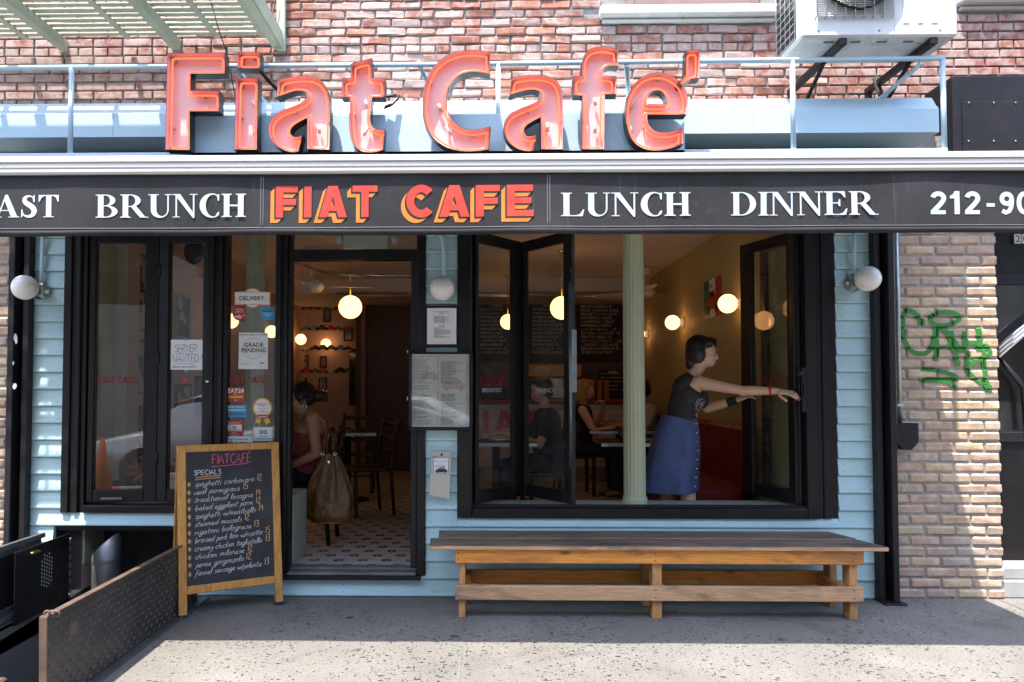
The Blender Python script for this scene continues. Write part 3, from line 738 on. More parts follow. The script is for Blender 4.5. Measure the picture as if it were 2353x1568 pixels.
# right window
xr0, xr1 = Xp(1085), Xp(1848); zr = ZSR + Zp(1165) - Zp(1189)
bar(XW0, xr0, ZSR, ZH, -.04, .075, .008, 'window_jamb'); beaded(xr1, XW1, ZSR, ZH); bar(xr0, xr1, ZSR, zr, -.04, .075, .008, 'window_bottom_rail')
b = MB(); b.cbox((xr0,-.01,zr), (xr1,.005,zr+.012), .002); b.cbox((xr0,.03,zr), (xr1,.045,zr+.012), .002); b.build('track', M['blacksteel'], sf)
b = MB(); b.cbox((xr0,.111,zr-.03), (xr1,.34,zr-.004), .004); b.box((xr0,.32,ZF), (xr1,.34,zr-.03)); b.build('inner_sill', M['sill'], sf)
b = MB(); b.cbox((XL,.111,zi-.04), (XD0,.30,zi-.012), .004); b.build('inner_sill', M['sill'], sf)
def folding(p0, p1, z0, z1, st=.062, stiles=None, nm='folding_window'):
    """hinged glazed leaf between two plan points"""
    a, b_ = Vector((*p0, 0)), Vector((*p1, 0)); L = (b_-a).length; ang = math.atan2(b_.y-a.y, b_.x-a.x); Mx = TR(a.x, a.y, 0) @ RZ(ang)
    s0, s1 = stiles or (st, st)
    f = MB(); f.cbox((0,-.02,z0), (s0,.02,z1), .005, Mx); f.cbox((L-s1,-.02,z0), (L,.02,z1), .005, Mx); f.cbox((s0,-.018,z0), (L-s1,.018,z0+.085), .004, Mx); f.cbox((s0,-.018,z1-.075), (L-s1,.018,z1), .004, Mx)
    for (u0, u1, w0_, w1_) in ((s0, s0+.012, z0+.085, z1-.075), (L-s1-.012, L-s1, z0+.085, z1-.075)): f.cbox((u0,-.010,w0_), (u1,.010,w1_), .003, Mx)
    fo = f.build(nm, M['black'], sf)
    g_ = MB(); g_.box((s0+.012,-.003,z0+.085), (L-s1-.012,.003,z1-.075), Mx); g_.build('pane', M['glass'], fo)
    h = MB()
    for zz in (z0+.25, z0+.95, z1-.3): h.tube([Mx @ Vector((L+.003,-.022,zz)), Mx @ Vector((L+.003,-.022,zz+.09))], .008, 8)
    h.build('hinge', M['blacksteel'], fo)
    return fo, Mx, L
zb, zt_ = zr+.016, 2.47
H1 = (Xp(365,.085), .085)
LP1, ML1, LL1 = folding((xl1+.004,.03), (H1[0]-.002, H1[1]), zi+.012, zt_, stiles=(.042,.085))
LP2, ML2, LL2 = folding((H1[0]+.002, H1[1]), (xm0-.004,.03), zi+.012, zt_, stiles=(.075,.03))
yh = .45; H2 = (Xp(1199,yh), yh)
RP1, MR1, LR1 = folding((xr0+.012,.03), (H2[0]-.002, yh), zb, zt_, stiles=(.03,.12))
RP2, MR2, LR2 = folding((H2[0]+.002, yh), (Xp(1318,.02), .02), zb, zt_, stiles=(.055,.075))
RP3, MR3, LR3 = folding((Xp(1842,.03), .03), (Xp(1708,.60), .60), zb, zt_, stiles=(.11,.12))
RP4, MR4, LR4 = folding((XR-.02,.03), (XR-.045,.56), zb, zt_, stiles=(.07,.07))
b = MB(); b.cbox((LR2-.008,-.035,zb+.75), (LR2+.012,.022,zb+1.18), .003, MR2); b.tube([MR2 @ Vector((LR2+.002,-.03,zb+.25)), MR2 @ Vector((LR2+.002,-.03,zb+1.5))], .012, 8); b.build('lock_stile', M['greysteel'], RP2)
b = MB(); q = U(1846, 900, -.02); b.cbox((q.x-.012,-.01,q.z-.14), (q.x+.022,-.03,q.z+.16), .003); b.ball((q.x-.03,-.03,q.z+.12), .022); b.cbox((q.x-.005,-.045,q.z-.03), (q.x+.012,-.025,q.z+.05), .003)
b.build('lock', M['blacksteel'], RP3)
b = MB(); q = U(478, 877, -.02); b.ball((q.x,-.03,q.z), .012, 10, 6); b.build('knob', M['chrome'], LP2)
# folded leaf bottom latch plates
b = MB(); b.cbox((.10,-.028,zi+.03), (.24,-.02,zi+.045), .002, ML1); b.build('bolt', M['greysteel'], LP1)

# fluted columns just inside
def column(x, y, z0, z1, r, label):
    t = thing('fluted_column', label, 'column', (x, y, z0), 0, 'fluted columns behind the windows')
    b = MB(); n = 96; prof = []
    vs = []; fs = []
    for zi_, z in enumerate((z0+.05, z1)):
        for k in range(n):
            a = 2*math.pi*k/n; rr = r*(1 - .085*abs(math.sin(a*9))**.7)*(1 if zi_ == 0 else .93)
            vs.append((x+rr*math.cos(a), y+rr*math.sin(a), z))
    for k in range(n): fs.append((k, (k+1) % n, n+(k+1) % n, n+k))
    b.smooth = True; b.add(vs, fs); b.build('shaft', M['green'], t)
    b = MB(); b.lathe([(r*1.1,0),(r*1.1,.03),(r*1.0,.05),(0,.05)], 40, TR(x,y,z0)); b.build('base', M['green'], t)
column(Xp(1457,.225), .225, zr-.004, ZC, .078, 'pale green fluted column standing on the sill of the open window')
column(Xp(585,.52), .52, ZF, ZC, .075, 'pale green fluted column behind the sticker covered side window')

# roller shutter guides / steel uprights
def guide(x0, x1, y0, label, foot=True):
    t = thing('steel_post', label, 'post', ((x0+x1)/2, y0+.06, 0))
    b = MB(); w_ = x1-x0
    b.cbox((x0,y0+.05,.012), (x0+w_*.35,y0+.115,2.62), .003); b.cbox((x0+w_*.35,y0+.09,.012), (x0+w_*.62,y0+.12,2.62), .003); b.cbox((x0+w_*.62,y0,.012), (x1,y0+.12,2.62), .004)
    b.build('upright', M['blacksteel'], t)
    b = MB(); b.cbox((x0-.005,y0-.03,.0), (x1+.03,y0+.14,.012), .002); b.build('base_plate', M['blacksteel'], t)
    return t
gx0, gx1 = Xp(2016,-.1), Xp(2053,-.1)
guide(gx0, gx1, -.135, 'black steel post with foot plate between blue boards and tan pier')
g2 = guide(Xp(63,-.08), Xp(26,-.08), -.135, 'black steel post with torn stickers left of blue boards')
rnd = random.Random(4)
for (px, py, w_, h_) in ((36,778,.030,.075), (30,835,.016,.03), (33,888,.03,.05)):
    q = U(px, py, -.137); b = MB(); n_ = 9; b.poly([[(q.x+w_*.5*math.cos(2*math.pi*k/n_)*rnd.uniform(.6,1.1), q.z+h_*.5*math.sin(2*math.pi*k/n_)*rnd.uniform(.6,1.1)) for k in range(n_)]], .0008, TR(0,-.1362,0)); b.build('torn_sticker', M['inkpale'], g2)
b = MB(); b.cbox((XE,-.03,0.0), (Xp(2018),.02,2.6), .002); b.build('edge_trim', M['redpaint'], sf)
b = MB(); b.cbox((Xp(63),-.03,0.02), (XA-.001,.02,2.6), .002); b.build('edge_trim', M['redpaint'], sf)
# ---------------------------------------------------------------- lettering
def strip_poly(pts, wd):
    """closed outline of a stroke with varying width"""
    pts = [Vector((p[0], p[1])) for p in pts]; L = len(pts); a = []; b = []
    for i, p in enumerate(pts):
        t = pts[min(i+1, L-1)] - pts[max(i-1, 0)]; t = t.normalized(); nrm = Vector((-t.y, t.x)); w_ = wd[i] if isinstance(wd, list) else wd
        a.append(p + nrm*w_/2); b.append(p - nrm*w_/2)
    return a + b[::-1]
def rect(x0, y0, x1, y1): return [(x0,y0),(x1,y0),(x1,y1),(x0,y1)]
def arc(cx, cy, rx, ry, a0, a1, n=18): return [(cx+rx*math.cos(R(a0+(a1-a0)*i/n)), cy+ry*math.sin(R(a0+(a1-a0)*i/n))) for i in range(n+1)]
def sstem(x, w=.2, top=True, bot=True, e=.085, h=.035):
    out = [rect(x, 0, x+w, 1)]
    for f, z0, z1, zc in ((top, 1-h, 1, 1-h*2.2), (bot, 0, h, h*2.2)):
        if f:
            s = -1 if z0 else 1
            out.append([(x-e, z0), (x+w+e, z0), (x+w+e, z1), (x-e, z1)])
            out.append([(x-e*.5, z0 if s < 0 else z1), (x, zc), (x+w, zc), (x+w+e*.5, z0 if s < 0 else z1)])
    return out
def bowl(x, y0, y1, rx, t, thin=.04):
    cy, ry = (y0+y1)/2, (y1-y0)/2
    o = [(x, y0)] + arc(x+.06, cy, rx-.06, ry, -90, 90) + [(x, y1)]
    i = [(x, y0+thin)] + arc(x+.06, cy, rx-.06-t, ry-thin, -90, 90) + [(x, y1-thin)]
    return o + i[::-1]
def serif(c):
    """list of outlines and the advance for one bold roman capital of height 1"""
    if c == 'B': return sstem(.08) + [bowl(.28, .49, 1, .42, .19), bowl(.28, 0, .53, .5, .2)], .86
    if c == 'R': return sstem(.08) + [bowl(.28, .46, 1, .44, .19), [(.36,.48),(.56,.5),(.88,.035),(.99,.035),(.99,0),(.70,0)]], .98
    if c == 'U':
        l = spline([(.16,1),(.16,.35,1),(.22,.09,1),(.43,.0,1),(.62,.07,1),(.69,.3,1),(.70,1)], True, 8)
        l = [(.08,1),(.08,.35)] + arc(.40,.34,.32,.36,180,360,20) + [(.72,1),(.665,1),(.665,.34)] + arc(.44,.36,.225,.29,0,-180,20)[1:] + [(.28-.065+.0,.36),(.28,.36),(.28,1)]
        l = [(.08,1),(.08,.33)] + arc(.40,.33,.32,.345,180,360,20) + [(.72,1),(.668,1)] + arc(.475,.33,.193,.27,0,-180,20) + [(.28,1)]
        return [l, rect(-.01,.965,.37,1), rect(.58,.965,.81,1)], .84
    if c == 'N': return [rect(.10,0,.155,1), rect(.72,0,.775,1), [(.04,1),(.27,1),(.775,.12),(.775,-.03),(.72,-.03),(.10,.93)], rect(0,0,.26,.035), rect(.61,.965,.88,1), rect(-.02,.965,.2,1)], .90
    if c == 'H': return sstem(.08) + sstem(.58) + [rect(.28,.46,.58,.53)], .88
    if c == 'I': return sstem(.08), .37
    if c == 'L': return sstem(.08) + [[(.28,0),(.72,0),(.77,.29),(.73,.29),(.62,.09),(.50,.04),(.28,.035)]], .80
    if c == 'E': return sstem(.08) + [[(.28,0),(.73,0),(.78,.27),(.74,.27),(.63,.09),(.5,.04),(.28,.035)], [(.28,1),(.70,1),(.72,.74),(.68,.74),(.58,.91),(.46,.96),(.28,.965)], rect(.28,.485,.5,.525), [(.5,.36),(.54,.36),(.54,.66),(.5,.66),(.46,.53),(.46,.48)]], .82
    if c == 'T': return [rect(.30,0,.5,1), rect(.2,0,.6,.035), rect(.02,.955,.78,1), [(.02,.955),(.02,.70),(.06,.70),(.13,.88),(.24,.955)], [(.78,.955),(.78,.70),(.74,.70),(.67,.88),(.56,.955)]], .80
    if c == 'D': return sstem(.08) + [bowl(.28, 0, 1, .58, .21)], .92
    if c == 'C':
        o = arc(.47,.5,.43,.52,52,308,34); i = arc(.52,.5,.26,.47,302,58,34)
        return [o + i, [(.69,.70),(.735,.70),(.735,1.0),(.69,.97),(.66,.88)], [(.735,.13),(.70,.10),(.64,.06),(.62,.12),(.70,.22),(.735,.24)]], .80
    if c == 'A': return [[(.40,1.02),(.49,1.02),(.86,.03),(.62,.03),(.355,.80)], [(.40,1.02),(.43,.95),(.16,.03),(.10,.03)], rect(.2,.29,.66,.335), rect(0,0,.27,.035), rect(.52,0,.94,.035)], .92
    if c == 'S':
        sp = spline([(.55,.80,1),(.45,.93,1),(.30,.945,1),(.19,.84,1),(.22,.68,1),(.36,.56,1),(.50,.43,1),(.555,.27,1),(.48,.09,1),(.31,.04,1),(.17,.11,1),(.10,.27,1)], False, 6)
        L = len(sp); wd = [.05 + .17*math.sin(math.pi*min(1, max(0, (i/L-.08)/.84)))**1.2 for i in range(L)]
        return [strip_poly(sp, wd), [(.52,.68),(.565,.68),(.565,1.02),(.52,.98),(.49,.86)], [(.07,.36),(.115,.36),(.15,.14),(.115,.03),(.07,-.02)]], .68
    return [], .4
def sans(c, t=.24):
    if c == 'F': return [rect(0,0,t,1), rect(t,1-t*.82,.72,1), rect(t,.40,.66,.40+t*.80)], .80
    if c == 'E': return [rect(0,0,t,1), rect(t,1-t*.82,.78,1), rect(t,.41,.74,.41+t*.76), rect(t,0,.80,t*.82)], .88
    if c == 'I': return [rect(0,0,t,1)], t+.12
    if c == 'T': return [rect(0,1-t*.82,.82,1), rect(.41-t/2,0,.41+t/2,1-t*.82)], .88
    if c == 'A': return [[(.30,1),(.60,1),(.44,.70)], [(0,0),(.26,0),(.455,.68),(.455,1),(.30,1)], [(.91,0),(.64,0),(.445,.68),(.445,1),(.61,1)], rect(.24,.2,.66,.2+t*.78)], .97
    if c == 'C': return [strip_poly(arc(.45,.5,.45-t/2,.52-t/2,42,318,36), t)], .86
    if c == 'L': return [rect(0,0,t,1), rect(t,0,.7,t*.82)], .76
    if c == '2':
        s_ = arc(.33,.69,.22,.2,170,-30,16) + [(.40,.42),(.24,.25),(.13,.13)]
        return [strip_poly(s_, .2), rect(.02,0,.62,.17), [(.02,.17),(.02,.0),(.2,.17),(.25,.22),(.1,.22)]], .72
    if c == '1': return [rect(.24,0,.45,1), [(.24,.84),(.24,.68),(.06,.68),(.06,.80),(.16,.84),(.24,.95)]], .62
    if c == '9': return [strip_poly(arc(.33,.68,.21,.21,0,360,26), .2), strip_poly([(.55,.68),(.54,.5),(.50,.3),(.42,.15),(.28,.08),(.12,.16)], .19)], .72
    if c == '0': return [strip_poly(arc(.33,.5,.22,.40,0,360,30), .2)], .72
    if c == '-': return [rect(.08,.33,.42,.48)], .5
    return [], .35
def word(fn, txt, gap=.02):
    """outlines of a word on a unit cap height; returns (outlines, width)"""
    x = 0; out = []
    for c in txt:
        if c == ' ': x += .42; continue
        ps, adv = fn(c); out += [[(p[0]+x, p[1]) for p in q] for q in ps]; x += adv + gap
    return out, x - gap
def lay_word(mb, outl, fx, fz, fy, dy=0.00012, start=0.0):
    """put flat outlines on a surface; each a hair above the last so none share a plane"""
    for k, q in enumerate(outl):
        pts = [(fx(p[0]), fz(p[1])) for p in q]
        clean = [pts[0]]
        for a in pts[1:]:
            if (Vector(a)-Vector(clean[-1])).length > 1e-5: clean.append(a)
        P = [[Vector((a[0], a[1], 0)) for a in clean]]
        tri = tessellate_polygon(P); fl = P[0]; vs = [(a.x, fy(a.x, a.y) - start - dy*k, a.y) for a in fl]; fs = []
        for t in tri:
            a, b, c = [fl[i] for i in t]; cr = (b-a).cross(c-a).z
            if abs(cr) > 1e-12: fs.append(tuple(t) if cr > 0 else tuple(t[::-1]))
        mb.add(vs, fs)
_tc = {}
def printed(mb, txt, x, z, size, y=0, align='L', M_=None, bold=0.0, shear=0, sx=1.0):
    """printed text with the built-in face, in the x,z plane facing -y"""
    key = (txt, bold, shear)
    if key not in _tc:
        cu = bpy.data.curves.new('t', 'FONT'); cu.body = txt; cu.size = 1; cu.resolution_u = 2; cu.offset = bold; cu.shear = shear
        ob = bpy.data.objects.new('t', cu); me = bpy.data.meshes.new_from_object(ob)
        vs = [(v.co.x, v.co.y) for v in me.vertices]; fs = [tuple(p_.vertices) for p_ in me.polygons]
        bpy.data.objects.remove(ob); bpy.data.meshes.remove(me); bpy.data.curves.remove(cu)
        _tc[key] = (vs, fs)
    vs, fs = _tc[key]
    if not vs: return
    wd = max(v[0] for v in vs)*size*sx; ox = {'L': 0, 'C': -wd/2, 'R': -wd}[align]
    mb.add([(x+ox+v[0]*size*sx, y, z+v[1]*size) for v in vs], fs, M_)
HAND = {
'a': ['.4,.45 .2,.5 .05,.25 .2,0 .38,.2 .42,.48', '.42,.48 .4,.1 .52,.02'], 'b': ['.1,1 .06,.05 .22,0 .38,.2 .26,.46 .08,.3', '.35,.35 .5,.35'], 'c': ['.4,.42 .2,.5 .05,.25 .2,0 .45,.1'],
'd': ['.4,.42 .2,.5 .05,.22 .2,0 .38,.2 .46,1', '.42,.5 .42,.1 .52,.02'], 'e': ['.04,.2 .36,.3 .25,.5 .06,.25 .2,0 .45,.12'], 'f': ['.4,.88 .3,1 .18,.7 .14,-.32', '.02,.45 .36,.48'],
'g': ['.4,.45 .2,.5 .06,.25 .2,.02 .38,.2 .42,.48 .36,-.3 .15,-.4 .03,-.25 .45,.08'], 'h': ['.1,1 .06,0', '.06,.28 .22,.5 .36,.38 .36,.06 .48,.02'], 'i': ['.1,.48 .1,.08 .22,.02', '.12,.68 .13,.72'],
'k': ['.1,1 .06,0', '.36,.5 .1,.22 .4,.0'], 'l': ['.06,.1 .2,.8 .14,1 .08,.7 .1,.08 .24,.04'], 'm': ['.05,.48 .06,0', '.06,.3 .2,.5 .28,.35 .28,0', '.28,.3 .42,.5 .5,.35 .5,.06 .6,.02'], 'n': ['.05,.48 .06,0', '.06,.28 .22,.5 .34,.38 .34,.06 .46,.02'],
'o': ['.22,.5 .05,.25 .22,0 .4,.25 .22,.5 .5,.42'], 'p': ['.1,.5 .05,-.42', '.08,.35 .26,.5 .38,.25 .22,.02 .08,.15'], 'r': ['.06,.48 .08,0', '.08,.25 .2,.48 .36,.44'], 's': ['.36,.44 .2,.5 .12,.38 .3,.22 .28,.04 .06,.04'],
't': ['.18,.9 .14,.1 .3,.02', '.02,.55 .34,.58'], 'u': ['.06,.48 .08,.1 .24,.02 .36,.2 .38,.48', '.38,.48 .38,.1 .48,.02'], 'v': ['.04,.48 .18,.02 .34,.5'], 'w': ['.04,.48 .12,.02 .26,.36 .38,.02 .52,.5'], 'y': ['.06,.48 .1,.15 .3,.15 .38,.48', '.38,.48 .3,-.35 .1,-.36'], 'z': ['.05,.45 .36,.46 .06,.02 .4,.02'], 'q': ['.4,.45 .2,.5 .06,.25 .2,.02 .38,.2', '.42,.48 .4,-.4 .5,-.3'],
'/': ['.02,-.05 .34,.95'], '.': ['.08,.02 .10,.04'], '!': ['.1,1 .1,.3', '.1,.02 .12,.04'],
'1': ['.16,1 .14,0'], '2': ['.05,.8 .22,1 .4,.78 .06,.02 .5,.04'], '3': ['.06,.92 .3,1 .36,.75 .16,.55 .4,.4 .34,.05 .05,.06'], '4': ['.1,1 .06,.5 .44,.5', '.36,.9 .34,0'], '5': ['.44,1 .12,.98 .1,.6 .4,.5 .36,.08 .06,.04'], '0': ['.22,1 .05,.5 .22,0 .4,.5 .22,1'],
'A': ['.0,0 .25,1 .5,0', '.1,.35 .42,.35'], 'B': ['.05,0 .05,1 .35,.9 .3,.55 .05,.52', '.05,.52 .42,.4 .36,.02 .05,0'], 'C': ['.48,.88 .25,1 .05,.5 .25,0 .5,.12'], 'D': ['.05,0 .05,1 .4,.85 .45,.3 .05,0'], 'E': ['.42,1 .06,1 .06,0 .44,0', '.06,.52 .36,.52'], 'F': ['.44,1 .06,1 .06,0', '.06,.52 .36,.54'],
'G': ['.46,.88 .25,1 .05,.5 .25,0 .46,.15 .46,.42 .28,.42'], 'H': ['.05,1 .05,0', '.42,1 .42,0', '.05,.5 .42,.5'], 'I': ['.1,1 .1,0'], 'J': ['.3,1 .3,.15 .1,.02 .02,.2'], 'K': ['.05,1 .05,0', '.42,1 .06,.45 .45,0'], 'L': ['.06,1 .06,0 .42,0'], 'M': ['.03,0 .08,1 .3,.3 .52,1 .56,0'], 'N': ['.05,0 .06,1 .42,0 .43,1'], 'O': ['.25,1 .04,.5 .25,0 .47,.5 .25,1'], 'P': ['.06,0 .06,1 .4,.9 .36,.55 .06,.5'], 'R': ['.06,0 .06,1 .4,.9 .36,.58 .08,.5', '.15,.5 .46,0'], 'S': ['.42,.88 .22,1 .07,.78 .4,.4 .36,.05 .05,.1'], 'T': ['.0,1 .5,1', '.25,1 .25,0'], 'U': ['.05,1 .06,.2 .25,0 .43,.2 .44,1'], 'V': ['.02,1 .24,0 .46,1'], 'W': ['.0,1 .14,0 .3,.7 .46,0 .6,1'], 'Y': ['.0,1 .24,.5 .48,1', '.24,.5 .24,0'], 'Z': ['.05,1 .45,1 .04,0 .46,0'], "'": ['.1,1 .05,.8'], 'É': ['.42,1 .06,1 .06,0 .44,0', '.06,.52 .36,.52', '.2,1.12 .36,1.3'], '*': ['.25,.15 .25,.85', '0,.5 .5,.5', '.07,.25 .43,.75', '.43,.25 .07,.75']}
def hand(mb, txt, x, z, h, wd, y=0, M_=None, slant=.0, gap=.1, sx=1.0, jig=.02, fit=None, rise=0.0):
    """hand-drawn strokes; h is the height of a capital; fit squeezes the line to a width; rise tilts the baseline"""
    cur = 0; segs = []
    for c in txt:
        if c == ' ': cur += .38; continue
        st = HAND.get(c)
        if not st: cur += .3; continue
        mx = 0; jy = random.uniform(-jig, jig)
        for s_ in st:
            pts = [tuple(float(v) for v in q.split(',')) for q in s_.split()]
            mx = max(mx, max(q[0] for q in pts))
            straight = c.isupper() and c not in 'BCDGJOPRSU' or c in '14*/'
            pts = [(q[0]+random.uniform(-jig,jig)*.6, q[1]+jy+random.uniform(-jig,jig)*.6) for q in pts]
            line = [Vector(q) for q in pts] if straight or len(pts) < 3 else spline([(*q, 1) for q in pts], False, 4)
            segs.append([(cur + q[0] + q[1]*slant, q[1]) for q in line])
        cur += mx + gap
    k = (fit/(cur*h)) if fit else sx
    for i, sg in enumerate(segs): ribbon(mb, [(x+q[0]*h*k, z+q[1]*h + rise*q[0]*h*k) for q in sg], wd, M_, y - .00004*(i % 7))
    return cur*h*k
# ---------------------------------------------------------------- retractable awning with lettered valance
YA = -1.5; AX0, AX1 = -3.12, 2.78
aw = thing('awning', 'black canvas retractable awning with white front bar and lettered valance', 'awning', (-.17, 0, 2.7))
zb0, zb1 = Zp(538,YA), Zp(404,YA); zbar = Zp(357,YA)
def wav(x, z): return .006*noise.noise((x*1.7, z*3.0, 4)) + .0015*noise.noise((x*5, z*5, 1)) + .002*math.sin(x*9 + z*4)*(zb1-z)/(zb1-zb0) + .011*noise.noise((x*1.9, 0, 7))*((zb1-z)/(zb1-zb0))**2
p = MB(); NX, NZ = 150, 12; vs = []; fs = []
for j in range(NZ+1):
    for i in range(NX+1):
        x = AX0 + (AX1-AX0)*i/NX; z = zb1 + .012 - (zb1 + .012 - zb0 - .024)*j/NZ
        vs.append((x, YA + wav(x, z), z))
for j in range(NZ):
    for i in range(NX): fs.append((j*(NX+1)+i, (j+1)*(NX+1)+i, (j+1)*(NX+1)+i+1, j*(NX+1)+i+1))
p.smooth = True; p.add(vs, fs); p.add([(v[0], v[1]+.004, v[2]) for v in vs], [f[::-1] for f in fs])
val = p.build('valance', M['canvas'], aw)
p = MB(); p.tube([(AX0 + (AX1-AX0)*i/60, YA+.012+wav(AX0+(AX1-AX0)*i/60, zb0), zb0+.016+.005*noise.noise((i*.16, 0, 0))) for i in range(61)], .016, 10); p.build('hem', M['canvas'], val)
p = MB()
for sx_ in (Xp(598,YA), Xp(1262,YA)):
    for d in (-.006, .006): p.tube([(sx_+d, YA-.001+wav(sx_, zb1-(zb1-zb0)*k/8), zb1-(zb1-zb0-.03)*k/8) for k in range(9)], .0016, 5)
p.tube([(AX0 + (AX1-AX0)*i/90, YA-.001+wav(AX0+(AX1-AX0)*i/90, zb0+.034), zb0+.034) for i in range(91)], .0013, 5)
p.build('stitching', M['inkgrey'], val)
vy = lambda x, z: YA + wav(x, z) - .0014
def valance_word(fn, txt, px0, px1, py0, py1, m, gap=.02):
    o_, wd = word(fn, txt, gap); x0, x1, z0, z1 = Xp(px0,YA,480), Xp(px1,YA,480), Zp(py1,YA,(px0+px1)/2), Zp(py0,YA,(px0+px1)/2); b = MB()
    lay_word(b, o_, lambda u: x0 + u/wd*(x1-x0), lambda v: z0 + v*(z1-z0), vy)
    return tag(b.build('lettering', M[m], val), None)
valance_word(serif, 'AST', -12, 137, 449, 500, 'letterwhite'); valance_word(serif, 'BRUNCH', 220, 567, 447, 500, 'letterwhite'); valance_word(serif, 'LUNCH', 1289, 1588, 443, 497, 'letterwhite'); valance_word(serif, 'DINNER', 1680, 2016, 441, 495, 'letterwhite')
valance_word(sans, '212', 2136, 2256, 440, 493, 'letterwhite'); valance_word(sans, '-', 2262, 2290, 440, 493, 'letterwhite'); valance_word(sans, '900', 2296, 2416, 440, 493, 'letterwhite')
for tx_, pa, pb in (('FIAT', 634, 872), ('CAFE', 934, 1232)):
    o_, wd = word(sans, tx_, .13); x0, x1, z0, z1 = Xp(pa,YA,480), Xp(pb,YA,480), Zp(499,YA,930), Zp(427,YA,930); kx = (x1-x0)/wd; kz = z1-z0
    ob, bb, rb = MB(), MB(), MB()
    for k in range(9):
        t = .25 + .75*k/8; lay_word(ob, o_, lambda u: x0+u*kx-.026*t, lambda v: z0+v*kz-.026*t, vy, 0.000012, .00015*(9-k))
    for k in range(4):
        t = .08 + .24*k/3; lay_word(bb, o_, lambda u: x0+u*kx-.026*t, lambda v: z0+v*kz-.026*t, vy, 0.00001, .0017 + .0001*(4-k))
    lay_word(rb, o_, lambda u: x0+u*kx, lambda v: z0+v*kz, vy, .00003, .0026)
    ob.build('lettering_shade', M['letterorange'], val); bb.build('lettering_outline', M['canvas'], val); rb.build('lettering', M['letterred'], val)
# front bar: extruded aluminium profile
prof = [(YA-.030,zbar-.006),(YA-.020,zbar),(YA+.055,zbar),(YA+.065,zbar-.01),(YA+.065,zb1+.004),(YA+.010,zb1+.004),(YA+.006,zb1+.012),(YA-.014,zb1+.012),(YA-.022,zb1+.022),(YA-.022,zb1+.034),(YA-.017,zb1+.036),(YA-.017,zb1+.040),(YA-.024,zb1+.043),(YA-.026,zb1+.060),(YA-.020,zb1+.062),(YA-.020,zb1+.066),(YA-.030,zb1+.069)]
def extr(mb, prof, x0, x1):
    n = len(prof); mb.add([(x0,*q) for q in prof] + [(x1,*q) for q in prof], [(i, (i+1) % n, n+(i+1) % n, n+i) for i in range(n)] + [tuple(range(n))[::-1], tuple(range(n,2*n))])
p = MB(); extr(p, prof, AX0-.02, AX1+.02); p.build('front_bar', M['whitemetal'], aw)
p = MB(); N = 24; a0, a1 = (YA+.02, zbar-.006), (-.02, 2.84); vs = []
for i in range(N+1):
    t = i/N; y = a0[0]+(a1[0]-a0[0])*t; z = a0[1]+(a1[1]-a0[1])*t - .03*math.sin(math.pi*t)
    vs += [(AX0,y,z),(AX1,y,z),(AX0,y,z-.003),(AX1,y,z-.003)]
fs = []
for i in range(N): a = 4*i; fs += [(a,a+1,a+5,a+4),(a+2,a+6,a+7,a+3),(a,a+4,a+6,a+2),(a+1,a+3,a+7,a+5)]
p.add(vs, fs); p.build('canvas', M['canvas'], aw)
p = MB(); p.cbox((AX0,-.16,2.80), (AX1,-.062,2.92), .02); p.build('roller_housing', M['whitemetal'], aw)
for x in (AX0+.35, -.2, AX1-.35):
    p = MB(); e = Vector((x+.35,-.75,2.60)); p.tube([(x,-.10,2.74), e], .022, 8); p.tube([e, (x+.02,YA+.04,zbar-.06)], .018, 8); p.build('folding_arm', M['whitemetal'], aw)

# ---------------------------------------------------------------- boxed gutter and support frame
YG = -.30
gx0, gx1 = -4.6, Xp(2158,YG,280); zg1, zg0 = Zp(250,YG), Zp(310,YG)
cb = thing('metal_cornice', 'pale blue sheet metal cornice box running behind the sign letters', 'cornice', (-.5, -.1, zg0))
def prism_x(mb, prof, x0, x1, e0=0, e1=0):
    n = len(prof); mb.add([(x0,*q) for q in prof] + [(x1,*q) for q in prof], [(i, n+i, n+(i+1) % n, (i+1) % n) for i in range(n)] + [tuple(range(n)), tuple(range(n,2*n))[::-1]])
joints = [gx0, Xp(250,YG), Xp(750,YG), Xp(1240,YG), Xp(1740,YG), gx1]
for a, b in zip(joints, joints[1:]):
    p = MB(); prism_x(p, [(YG,zg0),(YG,zg1-.02),(YG+.012,zg1),(YG+.016,zg1-.004),(YG+.07,zg1+.078),(.19,zg1+.09),(.19,zg0-.0),(-.05,zg0-.012)], a+.001, b-.001); p.build('box_section', M['bluemetal'], cb)
p = MB(); p.tube([(Xp(1575,.1),.13,zg1+.115),(Xp(1900,.1),.12,zg1+.118),(Xp(2150,.1),.13,zg1+.115)], .018, 8); p.build('cable', M['tyre'], cb)
YR = -.50
fr = thing('pipe_frame', 'pale blue pipe railing frame holding the sign letters', 'railing', (-.5, YR, 2.9))
rx1 = Xp(2172,YR,240)
zr0, zr1 = Zp(353,YR,600), Zp(152,YR,600)
zR0, zR1 = Zp(343,YR,2170), Zp(134,YR,2170)
xa = -4.6; zl1 = zr1; 
p = MB(); p.tube([(xa,YR,zr1),(Xp(1000,YR),YR,zr1),(rx1,YR,zR1)], .0155, 10); p.build('top_rail', M['bluemetal'], fr)
p = MB(); p.cbox((xa,YR-.02,zr0-.02), (rx1,YR+.02,zr0+.004), .003); p.build('bottom_rail', M['bluemetal'], fr)
for px in (163, 1145, 1822, 2168):
    x = Xp(px,YR,250); p = MB(); p.tube([(x,YR,zr0),(x,YR,zr1+.01)], .0155, 10); p.build('post', M['bluemetal'], fr)
for px in (540, 965, 1440, 2120):
    x = Xp(px,YR,200); p = MB(); p.tube([(x,YR,zr1-.01),(x+(.16 if px < 2000 else -.13),.19,zr1-.17)], .014, 8); p.build('brace', M['bluemetal'], fr)

